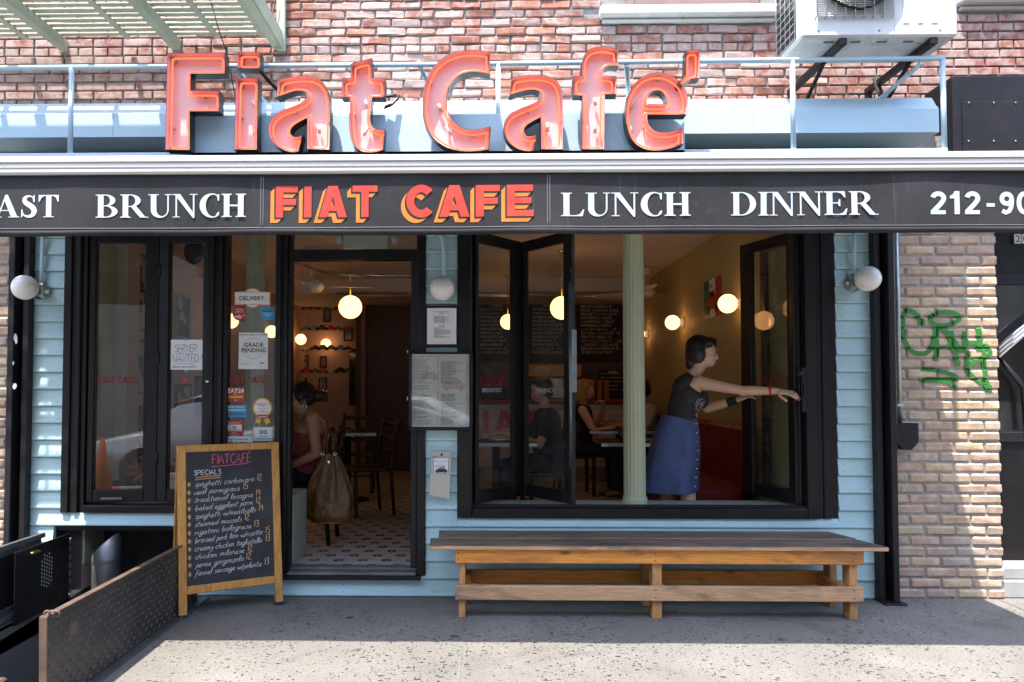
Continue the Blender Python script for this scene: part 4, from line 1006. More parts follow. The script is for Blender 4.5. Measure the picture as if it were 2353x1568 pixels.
# ---------------------------------------------------------------- neon channel letters
YL = -.66; DL = .078
sg = thing('neon_sign', 'large red neon channel letters spelling the cafe name above the awning', 'sign', (Xp(1000,YL), YL, Zp(350,YL)))
p = MB(); p.cbox((Xp(440,YL+.15,300),YL+.14,Zp(358,YL+.14)), (Xp(1572,YL+.15,300),YL+.152,Zp(262,YL+.14)), .002); p.build('backing_panel', M['bluemetal'], sg)
p = MB(); p.cbox((Xp(385,YL+.1,350),YL-.01,Zp(357,YL)-.018), (Xp(1576,YL+.1,350),YL+.17,Zp(357,YL)-.003), .002); p.build('shelf', M['blacksteel'], sg)
def za(s, ox, oy):
    return lambda x, y: U((ox + x/s)*.57446, (oy + y/s)*.57446, YL)
A1, A2 = za(2.353, 600, 150), za(1.8824, 1600, 150)
def c_(mp, pts): return [((lambda q: (q.x, q.z))(mp(t[0], t[1])) + ((1,) if len(t) > 2 else ())) for t in pts]
GL = [
 ('F', A1, [[(162,148),(706,143),(706,343),(382,343),(382,497),(652,499),(652,698),(375,698),(375,1062),(143,1060)]]),
 ('i', A1, [[(808,381),(1020,381),(1008,1060),(790,1060)]]),
 ('dot', A1, [[(820,138),(1037,138),(1035,293),(818,290)]]),
 ('a', A1, [[(1205,402),(1320,374,1),(1430,362,1),(1540,372,1),(1620,415,1),(1668,490,1),(1692,590,1),(1697,700,1),(1690,1060),(1475,1055),(1478,760),(1400,800,1),(1345,840,1),(1322,885,1),(1335,918,1),(1370,935,1),(1435,917),(1400,1075),(1330,1083,1),(1240,1055,1),(1165,1000,1),(1120,920,1),(1112,845,1),(1140,770,1),(1200,710,1),(1280,670,1),(1370,635,1),(1440,600,1),(1474,560,1),(1465,522,1),(1420,503,1),(1350,508,1),(1270,535,1),(1190,565)]]),
 ('t', A1, [[(1890,245),(2090,195),(2090,382),(2212,382),(2212,565),(2095,565),(2085,640,1),(2076,740,1),(2085,810,1),(2112,850,1),(2155,868,1),(2212,860),(2195,1060),(2130,1080,1),(2060,1085,1),(1980,1070,1),(1920,1020,1),(1890,950,1),(1877,850,1),(1875,700,1),(1877,565),(1803,565),(1807,382),(1890,382)]]),
 ('C', A2, [[(677,110),(600,98,1),(530,95,1),(430,108,1),(330,150,1),(250,222,1),(195,330,1),(170,470,1),(173,590,1),(202,690,1),(260,770,1),(350,830,1),(450,857,1),(560,860,1),(668,845),(685,668),(600,690,1),(530,695,1),(460,675,1),(400,625,1),(365,560,1),(352,480,1),(360,410,1),(395,340,1),(450,285,1),(520,262,1),(600,263,1),(680,280)]]),
 ('a', A2, [[(840,308),(930,288,1),(1010,282,1),(1100,288,1),(1170,318,1),(1210,375,1),(1226,450,1),(1229,560,1),(1228,845),(1060,845),(1058,605),(990,640,1),(950,670,1),(936,702,1),(950,735,1),(985,742,1),(1030,728),(1005,855),(940,857,1),(870,833,1),(810,780,1),(780,700,1),(790,630,1),(830,575,1),(900,535,1),(970,507,1),(1035,475,1),(1060,440,1),(1050,410,1),(1010,396,1),(950,400,1),(890,416,1),(825,440)]]),
 ('f', A2, [[(1645,90),(1560,70,1),(1490,70,1),(1420,95,1),(1380,150,1),(1368,220,1),(1368,290),(1305,290),(1305,440),(1370,440),(1368,845),(1540,845),(1545,430),(1630,430),(1630,290),(1535,290),(1537,250,1),(1555,225,1),(1590,212,1),(1645,220)]]),
 ('e', A2, [[(2158,583),(2170,500,1),(2160,430,1),(2130,360,1),(2070,302,1),(1990,269,1),(1900,269,1),(1820,300,1),(1750,370,1),(1710,460,1),(1696,560,1),(1707,680,1),(1752,780,1),(1830,838,1),(1925,855,1),(2030,840,1),(2138,800),(2130,680),(2060,705,1),(1990,715,1),(1920,700,1),(1880,660,1),(1865,620,1),(1865,583)],
               [(1865,500),(1880,430,1),(1922,402,1),(1965,405,1),(1995,440,1),(2005,480,1),(2005,500)]]),
 ('accent', A2, [[(2155,95),(2262,92),(2257,310),(2195,312),(2112,372),(2090,345),(2150,280)]])]
def inset(poly, d):
    P = [Vector((q[0], q[1])) for q in poly]; L = len(P)
    ar = sum(P[i].x*P[(i+1) % L].y - P[(i+1) % L].x*P[i].y for i in range(L)); s_ = 1 if ar > 0 else -1; out = []
    for i in range(L):
        a, b, c = P[i-1], P[i], P[(i+1) % L]; t0 = (b-a).normalized(); t1 = (c-b).normalized()
        n0 = Vector((-t0.y, t0.x))*s_; n1 = Vector((-t1.y, t1.x))*s_; m_ = (n0+n1)
        if m_.length < .2: m_ = n0
        m_ = m_.normalized(); k = 1/max(.5, m_.dot(n0)); out.append(b + m_*d*k)
    return out
def dens(poly, step=.012):
    out = []
    for i in range(len(poly)):
        a, b = Vector((poly[i][0], poly[i][1])), Vector((poly[(i+1) % len(poly)][0], poly[(i+1) % len(poly)][1])); m_ = max(1, int((b-a).length/step)); out += [a+(b-a)*k/m_ for k in range(m_)]
    return out
def rounded(path, it=2):
    for _ in range(it): path = [(path[i-1] + path[i]*2 + path[(i+1) % len(path)])/4 for i in range(len(path))]
    return path
for nm, mp, conts in GL:
    cs = [spline(c_(mp, c), True, 6) for c in conts]
    side = MB(); inner = MB()
    for k, c in enumerate(cs):
        pts = [(q.x, q.y) for q in c]; ins = [(q.x, q.y) for q in inset(c, .0025 if k == 0 else -.0025)]; n = len(pts)
        V = [(a, YL, b) for a, b in pts] + [(a, YL+DL, b) for a, b in pts] + [(a, YL, b) for a, b in ins]
        side.add(V, [(i, (i+1) % n, n+(i+1) % n, n+i) for i in range(n)] + [(i, 2*n+i, 2*n+(i+1) % n, (i+1) % n) for i in range(n)])
        V = [(a, YL, b) for a, b in ins] + [(a, YL+DL-.004, b) for a, b in ins]
        inner.add(V, [(i, n+i, n+(i+1) % n, (i+1) % n) for i in range(n)])
    side.poly([[(q.x, q.y) for q in c] for c in cs], 0, TR(0, YL+DL, 0))
    can = side.build('channel_letter', M['canside'], sg)
    inner.poly([[(q.x, q.y) for q in inset(c, .0025 if k == 0 else -.0025)] for k, c in enumerate(cs)], 0, TR(0, YL+DL-.004, 0))
    inner.build('reflector', M['caninside'], can)
    tb = MB(); d_in = .021 if nm not in ('accent', 'dot') else .017
    for k, c in enumerate(cs):
        path = inset(c, d_in if k == 0 else -d_in)
        clean = [path[0]]
        for q in path[1:]:
            if (q-clean[-1]).length > .006: clean.append(q)
        path = rounded(dens(clean, .010), 3)
        tb.tube([(q.x, YL+.030, q.y) for q in path], .0052, 8, closed=True)
    tb.build('neon_tube', M['neon'], can)
    st = MB(); ring = dens(inset(cs[0], d_in), .01)
    for k in range(0, len(ring), max(6, len(ring)//5)):
        q = ring[k]; st.tube([(q.x, YL+.036, q.y), (q.x+.004, YL+DL-.006, q.y)], .006, 6)
        st.tube([(q.x-.010, YL+.032, q.y-.004), (q.x+.010, YL+.032, q.y+.004)], .003, 5)
    st.build('tube_support', M['electrode'], can)
# electrode boots
for (mp, x0_, y0_, x1_, y1_, par) in ((A1,325,770,335,850,0),(A1,470,650,540,635,0),(A1,945,570,970,625,1),(A1,960,900,975,830,1),(A1,1570,800,1580,880,3),(A1,2015,565,2040,640,4),(A1,2000,900,2040,820,4),(A2,285,480,310,535,5),(A2,345,650,380,720,5),(A2,1115,620,1118,690,6),(A2,1470,435,1482,490,7),(A2,1480,630,1478,700,7),(A2,1775,450,1745,510,8),(A2,1740,650,1755,705,8)):
    a, b = mp(x0_, y0_), mp(x1_, y1_); p = MB(); p.tube([(a.x,YL+.045,a.z),(b.x,YL+.05,b.z)], .0095, 8)
    p.build('electrode_boot', M['electrode'], [o for o in sg.children if o.name.startswith('channel_letter')][par])
def wire(name, pts, r, m, label, coil=0):
    b = MB()
    if coil:
        L = [Vector(q) for q in pts]; out = []
        for i in range(len(L)-1):
            for k in range(12): out.append(L[i]+(L[i+1]-L[i])*k/12)
        for k, q in enumerate(out): b.tube([q - Vector((0,0,.001)), q + Vector((.004,0,-.006))], r*1.15, 8)
        b.tube(out, r*.9, 8)
    else: b.tube(pts, r, 6)
    return one(b, name, m, label, 'cable')
q1, q2, q3 = U(893,252,YL+.12), U(915,228,YL+.10), U(900,222,-.2)
wire('conduit', [U(885,246,YL+.11), U(900,240,YL+.10), U(912,228,YL+.12), U(914,221,YL+.15), U(905,219,YL+.18), U(880,222,YL+.2)], .011, M['canside'], 'black ribbed flexible conduit beside the second letter group of the sign', 1)
wire('conduit', [U(600,165,YL+.05), U(615,183,YL+.09), U(640,208,YL+.13)], .010, M['canside'], 'black ribbed conduit running from the dotted letter to the panel', 1)
# ---------------------------------------------------------------- fire escape (upper left)
fe = thing('fire_escape', 'rusty pale green iron fire escape platform with slatted floor', 'fire escape', (-3.2, -.3, 3.82))
ZE = 3.82; FX0, FX1 = -5.2, Xp(634,.16,104)+.034
for k, (px, py) in enumerate(((-200, 112), (140, 107), (400, 103), (634, 104))):
    x = Xp(px, .16, py)
    b = MB(); b.cbox((x-.03,-.92,ZE), (x+.03,.195,ZE+.006), .002); b.cbox((x+.022,-.92,ZE+.006), (x+.03,.195,ZE+.075), .002); b.build('bracket_beam', M['fire'], fe)
for k in range(16):
    y = .12 - k*.067; b = MB(); b.cbox((FX0,y-.021,ZE+.078), (FX1,y+.018,ZE+.088), .002); b.build('floor_slat', M['fire'], fe)
for px in (30, 270, 480, 590):
    x = Xp(px,.0,60); b = MB(); b.cbox((x-.02,-.92,ZE+.062), (x+.02,.16,ZE+.077), .002); b.build('cross_bar', M['fire'], fe)
b = MB(); b.cbox((FX1,-.94,ZE+.0), (FX1+.012,.19,ZE+.11), .002); b.build('end_plate', M['fire'], fe)
b = MB(); b.cbox((FX0,-.95,ZE+.02), (FX1+.012,-.94,ZE+.11), .002); b.build('edge_plate', M['fire'], fe)
for zr_ in (ZE+.55, ZE+.95):
    b = MB(); b.cbox((FX0,-.95,zr_), (FX1,-.93,zr_+.035), .002); b.build('guard_rail', M['fire'], fe)
for k in range(12):
    x = FX0 + .1 + k*.30; b = MB(); b.cbox((x-.008,-.948,ZE+.1), (x+.008,-.932,ZE+.95), .002); b.build('baluster', M['fire'], fe)
x = FX1-.02; b = MB(); b.cbox((x-.03,-.95,ZE+.02), (x,-.92,ZE+1.0), .002); b.build('corner_post', M['fire'], fe); b = MB(); b.cbox((x-.01,.15,ZE-.02), (x+.05,.19,ZE+1.0), .002); b.build('corner_post', M['fire'], fe)
wire('cable', [U(478,-20,-.3), U(500,60,-.28), U(520,120,-.26), U(530,165,-.24), U(540,222,-.2)], .004, M['tyre'], 'thin black cable hanging across the brick from the fire escape')
wire('cable', [U(552,-15,.0), U(575,28,.02), U(605,48,.05), U(622,50,.1), U(630,20,.12), U(634,-12,.12)], .004, M['tyre'], 'looped black cable under the end of the fire escape')

# ---------------------------------------------------------------- air conditioner on brackets
YC0, YC1 = -.60, -.22
ax0, ax1 = Xp(1842,YC0,60), Xp(2202,YC0,60); az0 = Zp(84,YC0,2000); az1 = az0+.70
ac = thing('air_conditioner', 'white outdoor air conditioner unit on brackets above tan pier', 'air conditioner', ((ax0+ax1)/2, -.4, az0))
b = MB(); b.cbox((ax0,YC0,az0), (ax1,YC1,az1), .012); cas = b.build('casing', M['acwhite'], ac)
xs = Xp(2055,YC0,30)
b = MB(); b.box((xs,YC0-.0025,az0+.01), (xs+.003,YC0-.0005,az1-.02))
for k in range(3): b.cbox((xs+.05+k*.085,YC0-.004,az0+.075), (xs+.085+k*.085,YC0-.0005,az1-.1), .0015)
b.build('panel_ribs', M['acwhite'], cas)
gx, gz = Xp(1968,YC0,0), az0+.40; rg = .27
b = MB(); b.lathe([(0,0),(.245,0),(.25,.05)], 40, TR(gx,YC0-.004,gz) @ RX(R(90))); b.build('fan_opening', M['dark'], cas)
b = MB()
zz = az0+.115
gx0_, gx1_ = Xp(1873,YC0,20), Xp(2048,YC0,20)
k = 0
while zz < az1-.05: b.tube([(gx0_,YC0-.022,zz),(gx1_,YC0-.022,zz)], .0022, 5); zz += .0105; k += 1
for i in range(9): x = gx0_ + (gx1_-gx0_)*i/8; b.tube([(x,YC0-.002,az0+.11),(x,YC0-.026,az0+.116),(x,YC0-.026,az1-.05)], .003, 5)
b.build('grille', M['steel'], cas)
b = MB()
for k in range(3):
    Mx = TR(gx,YC0+.0-.008,gz) @ RY(R(120*k+20)); b.add([(-.04,0,.05),(.04,-.006,.05),(.10,-.008,.22),(-.03,0,.235)], [(0,1,2,3),(3,2,1,0)], Mx)
b.build('fan_blade', M['blacksteel'], cas)
b = MB(); b.box((ax0-.003,YC0+.08,az0+.03), (ax0-.001,YC1-.02,az1-.03)); b.build('coil', M['carglass'], cas)
b = MB()
for k in range(14): b.tube([(ax0-.008,YC0+.08,az0+.03+k*.048),(ax0-.008,YC1-.02,az0+.03+k*.048)], .002, 5)
for k in range(5): b.tube([(ax0-.008,YC0+.08+k*.07,az0+.03),(ax0-.008,YC0+.08+k*.07,az1-.03)], .002, 5)
b.build('side_guard', M['whitemetal'], cas)
for px in (1905, 2105):
    x = Xp(px,-.4,130); b = MB(); b.cbox((x-.022,YC0+.01,az0-.04), (x+.022,.19,az0-.003), .003); b.cbox((x-.018,.15,az0-.33), (x+.018,.19,az0-.04), .003)
    b.tube([(x,-.33,az0-.04),(x,.16,az0-.30)], .014, 6); b.build('bracket', M['blacksteel'], ac)
    b = MB(); b.tube([(x+.03,YC0+.05,az0-.05),(x+.03,YC0+.05,az0-.004)], .008, 6); b.tube([(x+.03,YC0+.05,az0-.03),(x+.03,YC0+.05,az0-.022)], .014, 6); b.build('bolt', M['galv'], ac)
b = MB()
for k in range(4): b.cbox((ax0+.16+.16*k,YC0+.06,az0-.006), (ax0+.22+.16*k,YC0+.075,az0-.001), .001)
for k in range(3): b.tube([(ax0+.10+.36*k,YC0-.003,az0+.035),(ax0+.10+.36*k,YC0+.002,az0+.035)], .006, 6)
b.build('vents_and_screws', M['greysteel'], cas)
wire('drain_hose', [(ax1-.15,.05,az0+.02),(ax1-.13,.0,az0-.16),(ax1-.2,.1,az0-.28),(ax1-.36,.14,az0-.36),(ax1-.6,.13,az0-.385)], .02, M['tyre'], 'black hose curling below the air conditioner')

# black box over the neighbouring doorway
bx0 = Xp(2190,-.12,260)
nbx = thing('metal_box', 'black painted metal box with riveted plate above neighbouring doorway', 'box', (bx0+.7, -.0, 2.6))
b = MB(); b.cbox((bx0,-.12,2.62), (bx0+1.6,.19,Zp(174,-.12,2270)), .006); b.build('housing', M['blacksteel'], nbx)
b = MB(); q0, q1 = U(2212,330,-.122), U(2345,233,-.122); b.cbox((q0.x,-.126,q0.z-.1), (q1.x+.2,-.1205,q1.z), .002); pl = b.build('cover_plate', M['blacksteel'], nbx)
b = MB()
for px in (2226, 2284, 2334):
    for py in (237, 325): q = U(px,py,-.127); b.ball((q.x,-.127,q.z), (.008,.005,.008), 8, 5)
b.build('screws', M['greysteel'], pl)
# ---------------------------------------------------------------- bench
bn = thing('wooden_bench', 'long weathered wooden plank bench below the open window', 'bench', (1.07, -.25, 0))
BY0 = -.52; bx0, bx1 = Xp(988,BY0,1256), Xp(2043,BY0,1256); BH = Zp(1256,BY0,1500)
def plank(x0, x1, y0, y1, z0, z1, name, m, c=.004, skew=0, mats=None):
    b = MB(); n = 6; b.cbox((x0,y0,z0), (x1,y1,z1), c)
    for v in b.v: v.x += skew*(v.y-y0)*(1 if v.x > (x0+x1)/2 else .2); v.z += .0015*noise.noise((v.x*3, v.y*5, z0*9))
    return b.build(name, M[m] if not mats else [M[k] for k in mats], bn)
plank(bx0, bx1, BY0, BY0+.225, BH-.026, BH, 'seat_plank', 'benchtop', .004, -.3)
plank(bx0+.04, Xp(2008,BY0,1240)+.02, BY0+.245, BY0+.47, BH-.026, BH+.002, 'seat_plank', 'benchtop', .004, -.3)
def nosing(x0, x1, y, z0, z1, m='bench'):
    b = MB(); b.box((x0,y-.0015,z0), (x1,y-.0004,z1)); return b.build('worn_edge', M[m], bn)
nosing(bx0+.003, bx1-.004, BY0, BH-.023, BH-.003, 'benchw'); nosing(bx0+.05, Xp(2003,BY0,1240), BY0+.245, BH-.020, BH-.002)
ya = BY0+.03
ax_0, ax_1 = Xp(1046,ya,1280), Xp(1986,ya,1280)
plank(ax_0, ax_1, ya, ya+.03, BH-.112, BH-.027, 'apron', 'bench'); plank(ax_0, ax_1, ya+.39, ya+.42, BH-.112, BH-.027, 'apron', 'bench')
zl0, zl1 = Zp(1382,ya,1500), Zp(1348,ya,1500)
plank(ax_0, ax_1-.005, ya, ya+.03, zl0, zl1, 'stretcher', 'benchw'); plank(ax_0+.02, ax_1-.02, ya+.385, ya+.415, zl0, zl1, 'stretcher', 'bench')
for (p0, p1) in ((1054,1069), (1499,1521), (1953,1971)):
    xa_, xb_ = Xp(p0,ya+.03,1350), Xp(p1,ya+.03,1350)
    for (y0, y1) in ((ya+.031, ya+.125), (ya+.29, ya+.384)):
        plank(xa_, xb_, y0, y1, 0, BH-.027, 'leg', 'legw', .003)
    plank(xb_+.001 if p0 < 1900 else xa_-.04, xb_+.035 if p0 < 1900 else xa_-.001, ya+.031, ya+.384, zl0-.005, zl1-.012, 'cross_rail', 'bench')
b = MB()
for px in (1053, 1063, 1506, 1515, 1962, 1972):
    for z in (BH-.05, BH-.09, zl0+.02, zl1-.02):
        if (px in (1063, 1515, 1972)): continue
        b.lathe([(0,0),(.0045,0)], 8, TR(Xp(px,ya,1300),ya-.0007,z) @ RX(R(90)))
tag(b.build('nail_heads', M['dark'], bn), kind='stuff')

# ---------------------------------------------------------------- sandwich board
lx0, lx1 = Vector((Xp(418,-.50,1400), -.50, 0)), Vector((Xp(643,-.20,1380), -.20, 0))
sv = lx1-lx0; SBW = sv.length; sb = thing('sandwich_board', 'wood framed chalkboard easel listing handwritten specials beside the door', 'sandwich board', lx0, math.atan2(sv.y, sv.x))
LEAN = R(8); SBH = 1.045
F_ = RX(-LEAN)                                    # front leaf leans back
def sbp(x0, x1, z0, z1, y0, y1, nm, m, Mx, c=.004):
    b = MB(); b.cbox((x0,y0,z0), (x1,y1,z1), c, Mx); return b.build(nm, M[m], sb, local=True)
sbp(-.02,.03,0.012,SBH,-.012,.012,'leg','oak',F_); sbp(SBW-.03,SBW+.02,0.012,SBH,-.012,.012,'leg','oak',F_)
sbp(.03,SBW-.03,SBH-.045,SBH,-.011,.011,'top_rail','oak',F_); sbp(.03,SBW-.03,.135,.185,-.011,.011,'bottom_rail','oak',F_)
for x in (-.021, SBW-.031): sbp(x,x+.052,0,.022,-.013,.013,'foot_cap','tyre',F_)
bd = sbp(.03,SBW-.03,.185,SBH-.045,-.005,.005,'chalkboard','chalk',F_,.001)
Bk = TR(0,2*math.sin(LEAN)*SBH+.02,0) @ RX(LEAN)
sbp(-.02,.03,0,SBH,-.012,.012,'back_leg','oak',Bk); sbp(SBW-.03,SBW+.02,0,SBH,-.012,.012,'back_leg','oak',Bk); sbp(.03,SBW-.03,.185,SBH-.01,-.006,.006,'back_board','chalk',Bk)
Mb = F_ @ TR(0,-.0058,0)
cp = MB(); hand(cp, 'FIATCAFÉ', .185, SBH-.125, .058, .0052, 0, Mb, .05, fit=.25, jig=.03); ribbon(cp, [(.185,SBH-.143),(.30,SBH-.137),(.41,SBH-.132)], .004, Mb); cp.build('chalk_heading', M['chalkp'], bd, local=True)
cw = MB(); hand(cw, 'SPECIALS', .075, SBH-.19, .030, .0034, 0, Mb, .05, fit=.17, jig=.03); cw.build('chalk_heading', M['chalkw'], bd, local=True)
for dz in (0, .013): co_ = MB(); ribbon(co_, [(.085,SBH-.206-dz),(.16,SBH-.201-dz),(.24,SBH-.200-dz)], .0035, Mb); co_.build('chalk_underline', M['chalko'], bd, local=True)
items = [('spaghetti carbonara','12',.37),('veal parmigiana','15',.28),('traditional lasagna','14',.36),('baked eggplant parm.','12',.36),('spaghetti w/meatballs','14',.375),('steamed mussels','12',.285),('rigatoni bolognese','13',.345),('braised pork loin w/risotto','15',.415),('creamy chicken tagliatelle','13',.415),('chicken milanese','12',.30),('penne gorgonzola','12',.29),('fennel sausage w/polenta','13',.405)]
for k, (t, pr, wd_) in enumerate(items):
    z = SBH-.262 - k*.0493
    cw = MB(); hand(cw, t, .078 + random.uniform(-.004,.004), z, .034, .0021, 0, Mb, .28, gap=.03, fit=wd_, jig=.035, rise=.035); cw.build('chalk_line', M['chalkw'], bd, local=True)
    co_ = MB(); hand(co_, pr, .078+wd_+.018, z+.006+.035*wd_, .040, .0033, 0, Mb, .05, gap=.16, jig=.03); co_.build('chalk_price', M['chalko'], bd, local=True)
    co_ = MB(); hand(co_, '*', .036, z-.008, .046, .0024, 0, Mb, 0, jig=.05); co_.build('chalk_star', M['chalko'], bd, local=True)

# ---------------------------------------------------------------- cellar hatch
hl = thing('cellar_door_leaf', 'open rusty checker plate cellar door leaf leaning over the pit', 'cellar door', (HX1, -.9, .0))
y0_, y1_ = -1.87, -.16; Wl = .415; ang = R(91)
Mx = TR(HX1-.005, 0, .012) @ RY(-ang)             # local x = across the leaf from the hinge
b = MB(); b.cbox((0,y0_,-.004), (Wl,y1_,.004), .002, Mx); lf = b.build('plate', M['plate'], hl)
b = MB()
sp_ = .034; ni = int(Wl/sp_); nj = int((y1_-y0_)/sp_)
for i in range(ni):
    for j in range(nj):
        x, y = .02 + i*sp_, y0_+.02+j*sp_; a = R(45) if (i+j) % 2 else R(-45); l, w_ = .0160, .0060
        Mr = Mx @ TR(x, y, -.004) @ RZ(a)
        b.add([(-l,0,0),(0,-w_,0),(l,0,0),(0,w_,0),(0,0,-.0065)], [(4,1,0),(4,2,1),(4,3,2),(4,0,3)], Mr)
tag(b.build('raised_lugs', M['plate'], lf), kind='stuff')
b = MB(); b.cbox((Wl-.004,y0_,-.03), (Wl+.004,y1_,.004), .001, Mx); b.cbox((0,y0_-.004,-.03), (Wl,y0_+.004,.003), .001, Mx); b.build('edge_angle', M['rust'], hl)
b = MB(); b.lathe([(0,.012),(.028,.010),(.036,.004),(.040,0)], 16, Mx @ TR(Wl*.70, -1.62, -.004) @ RX(R(180))); b.build('lock_boss', M['rust'], hl)
b = MB()
for k in range(3): b.lathe([(.012,0),(.018,.003),(.012,.006)], 10, Mx @ TR(Wl+.01,y0_+.02,-.02-.02*k) @ RX(R(90)))
b.build('chain', M['rust'], hl)
b = MB(); b.cbox((HX1-.012,y0_-.03,-.03), (HX1+.045,y1_+.1,.010), .003); b.build('hinge_curb', M['greysteel'], hl)
b = MB(); b.cbox((Wl*.55,y1_-.36,.005), (Wl*.75,y1_-.02,.03), .003, Mx); b.build('stiffener', M['greysteel'], hl)

sd = thing('side_flap', 'dark vertical steel flap with perforated vent by cellar opening', 'cellar door', (-2.79, -.3, 0))
fx = -2.795; b = MB(); b.cbox((fx,-.60,-.02), (fx+.006,-.02,.415), .002); fl_ = b.build('plate', M['blacksteel'], sd)
b = MB()
for i in range(5):
    for j in range(9):
        if abs(i-2)*1.2 + abs(j-4)*.6 < 4.2: b.lathe([(0,0),(.0075,0)], 8, TR(fx+.0075, -.33+i*.026, .13+j*.024+(i % 2)*.012) @ RY(R(90)))
tag(b.build('vent_holes', M['inkpale'], fl_), kind='stuff')
b = MB()
for k in range(7): b = MB(); b.cbox((fx+.006,-.03,.02+.055*k), (fx+.02,-.01,.055+.055*k), .003); b.build('hinge_knuckle', M['greysteel'], sd)
b = MB(); b.cbox((fx+.004,-.46,.37), (fx+.03,-.38,.385), .003); b.build('latch', M['brass'], sd)

ll = thing('cellar_door_frame', 'grey steel cellar door leaf with raised frame leaning outward', 'cellar door', (-3.0, -.7, 0))
Ml = TR(0,0,0)      # leans away over the pavement
Ml = TR(HX0-.045, 0, .012) @ RY(R(-97))
b = MB(); b.cbox((0,-1.62,-.003), (.44,-.18,.003), .001, Ml); pl = b.build('plate', M['blacksteel'], ll)
b = MB()
b.cbox((0,-1.62,-.010), (.07,-.18,-.003), .002, Ml); b.cbox((.37,-1.62,-.010), (.44,-.18,-.003), .002, Ml); b.cbox((.07,-.27,-.010), (.37,-.18,-.003), .002, Ml); b.cbox((.07,-1.62,-.010), (.37,-1.53,-.003), .002, Ml)
b.cbox((.0,-1.62,-.04), (.03,-.18,-.011), .002, Ml); b.cbox((.41,-1.62,-.04), (.44,-.18,-.011), .002, Ml)
b.build('raised_frame', M['greysteel'], ll)
b = MB(); b.cbox((HX0-.05,-1.7,-.02), (HX0,-.02,.012), .003); b.cbox((HX0,HY0-.05,-.02), (HX1,HY0,.010), .003); b.build('kerb_angle', M['greysteel'], ll)
b = MB(); b.cbox((HX0+.002,-1.75,-.09), (HX0+.42,-1.28,-.05), .01); one(b, 'cellar_step', M['rust'], 'rusty steel step at the mouth of the cellar pit', 'step')
vp = thing('vent_pipe', 'dull grey vent pipe with slanted open top in the cellar mouth', 'pipe', (Xp(245,.08,1300), .08, -1.2))
b = MB(); r = .093; n = 28; vs = []; cx_, cy_ = Xp(245,.08,1300), .08
for z in (-1.45, .15): vs += [(cx_+r*math.cos(2*math.pi*k/n), cy_+r*math.sin(2*math.pi*k/n), z) for k in range(n)]
vs += [(cx_+r*math.cos(2*math.pi*k/n), cy_+r*math.sin(2*math.pi*k/n), .325+.085*math.cos(2*math.pi*k/n)) for k in range(n)]
vs += [(cx_+(r-.004)*math.cos(2*math.pi*k/n), cy_+(r-.004)*math.sin(2*math.pi*k/n), .325+.085*math.cos(2*math.pi*k/n)) for k in range(n)]
vs += [(cx_+(r-.004)*math.cos(2*math.pi*k/n), cy_+(r-.004)*math.sin(2*math.pi*k/n), -.2) for k in range(n)]
b.smooth = True; b.add(vs, [(a*n+k, a*n+(k+1) % n, (a+1)*n+(k+1) % n, (a+1)*n+k) for a in range(4) for k in range(n)]); b.build('tube', M['duct'], vp)
b = MB(); b.tube([(cx_, cy_, .205), (cx_, cy_, .222)], r+.003, 28, cap=False); b.tube([(cx_, cy_, .20), (cx_, cy_, .227)], r+.0015, 28, cap=False); b.build('seam_ring', M['duct'], vp)

# ---------------------------------------------------------------- globe wall lamps
def wall_lamp(px, py, lab):
    q = U(px, py, -.22); x, z = q.x, q.z
    t = thing('wall_lamp', lab, 'lamp', (x, 0, z), 0, 'globe lamps on the blue boards')
    My = TR(x,-.02,z) @ RX(R(90))
    b = MB(); b.lathe([(0,0),(.058,0),(.058,.03),(.045,.038),(.040,.10),(.045,.105),(.045,.13)], 28, My); b.build('base', M['steel'], t)
    b = MB(); b.ball((x,-.22,z), .081, 32, 20); b.build('globe', M['globe'], t)
    b = MB(); top = 2.46
    if px > 900 and px < 1100: pts = [(x,-.04,z+.04),(x,-.045,z+.28),(x-.01,-.045,z+.36),(x-.05,-.045,top)]
    else: pts = [(x+.0,-.04,z+.05),(x+.004,-.045,z+.2),(x+.008,-.045,top)]
    b.tube(pts, .0125, 10); b.build('conduit', M['blue'], t)
wall_lamp(57, 661, 'round opal globe lamp on the blue boards left of the folding windows')
wall_lamp(1016, 663, 'round opal globe lamp above the posted menus between door and window')
wall_lamp(1994, 641, 'round opal globe lamp on the blue boards beside the black steel post')
wire('cable', [U(73,545,-.03), U(70,590,-.03), U(69,640,-.03)], .004, M['tyre'], 'short black cable beside the lamp conduit on blue boards')

# conduit and pull box on the pier
cd = thing('conduit_pipe', 'grey steel conduit running down the tan pier into a black box', 'pipe', (Xp(2063,-.03), -.03, 1.1))
xq = Xp(2063,-.03,760); b = MB(); b.tube([(xq,-.035,Zp(975,-.03,2063)),(xq,-.035,2.6)], .0145, 12); b.build('tube', M['galv'], cd)
b = MB(); b.cbox((xq-.025,-.052,Zp(935,-.03,2063)), (xq+.02,-.017,Zp(930,-.03,2063)+.004), .002); b.build('clip', M['galv'], cd)
zt0, zb0_ = Zp(972,-.09,2085), Zp(1034,-.09,2085); xa_, xb_ = Xp(2060,-.09,1000), Xp(2111,-.09,1000); hh = zt0-zb0_
b = MB(); b.poly([[(xa_,zt0-.003),(xa_,zb0_+hh*.3),(xa_+.045,zb0_),(xb_-.045,zb0_),(xb_,zb0_+hh*.3),(xb_,zt0-.003)]], .085, TR(0,-.09,0)); bxx = b.build('box', M['blacksteel'], cd)
b = MB()
for i in range(4):
    for j in range(5):
        Mr = TR(xa_+.025+i*.032+(j % 2)*.012, -.0905, zt0-.03-j*.03) @ RY(R(45 if (i+j) % 2 else -45)); b.add([(-.012,0,0),(0,0,-.003),(.012,0,0),(0,0,.003),(0,-.0025,0)], [(0,1,4),(1,2,4),(2,3,4),(3,0,4)], Mr)
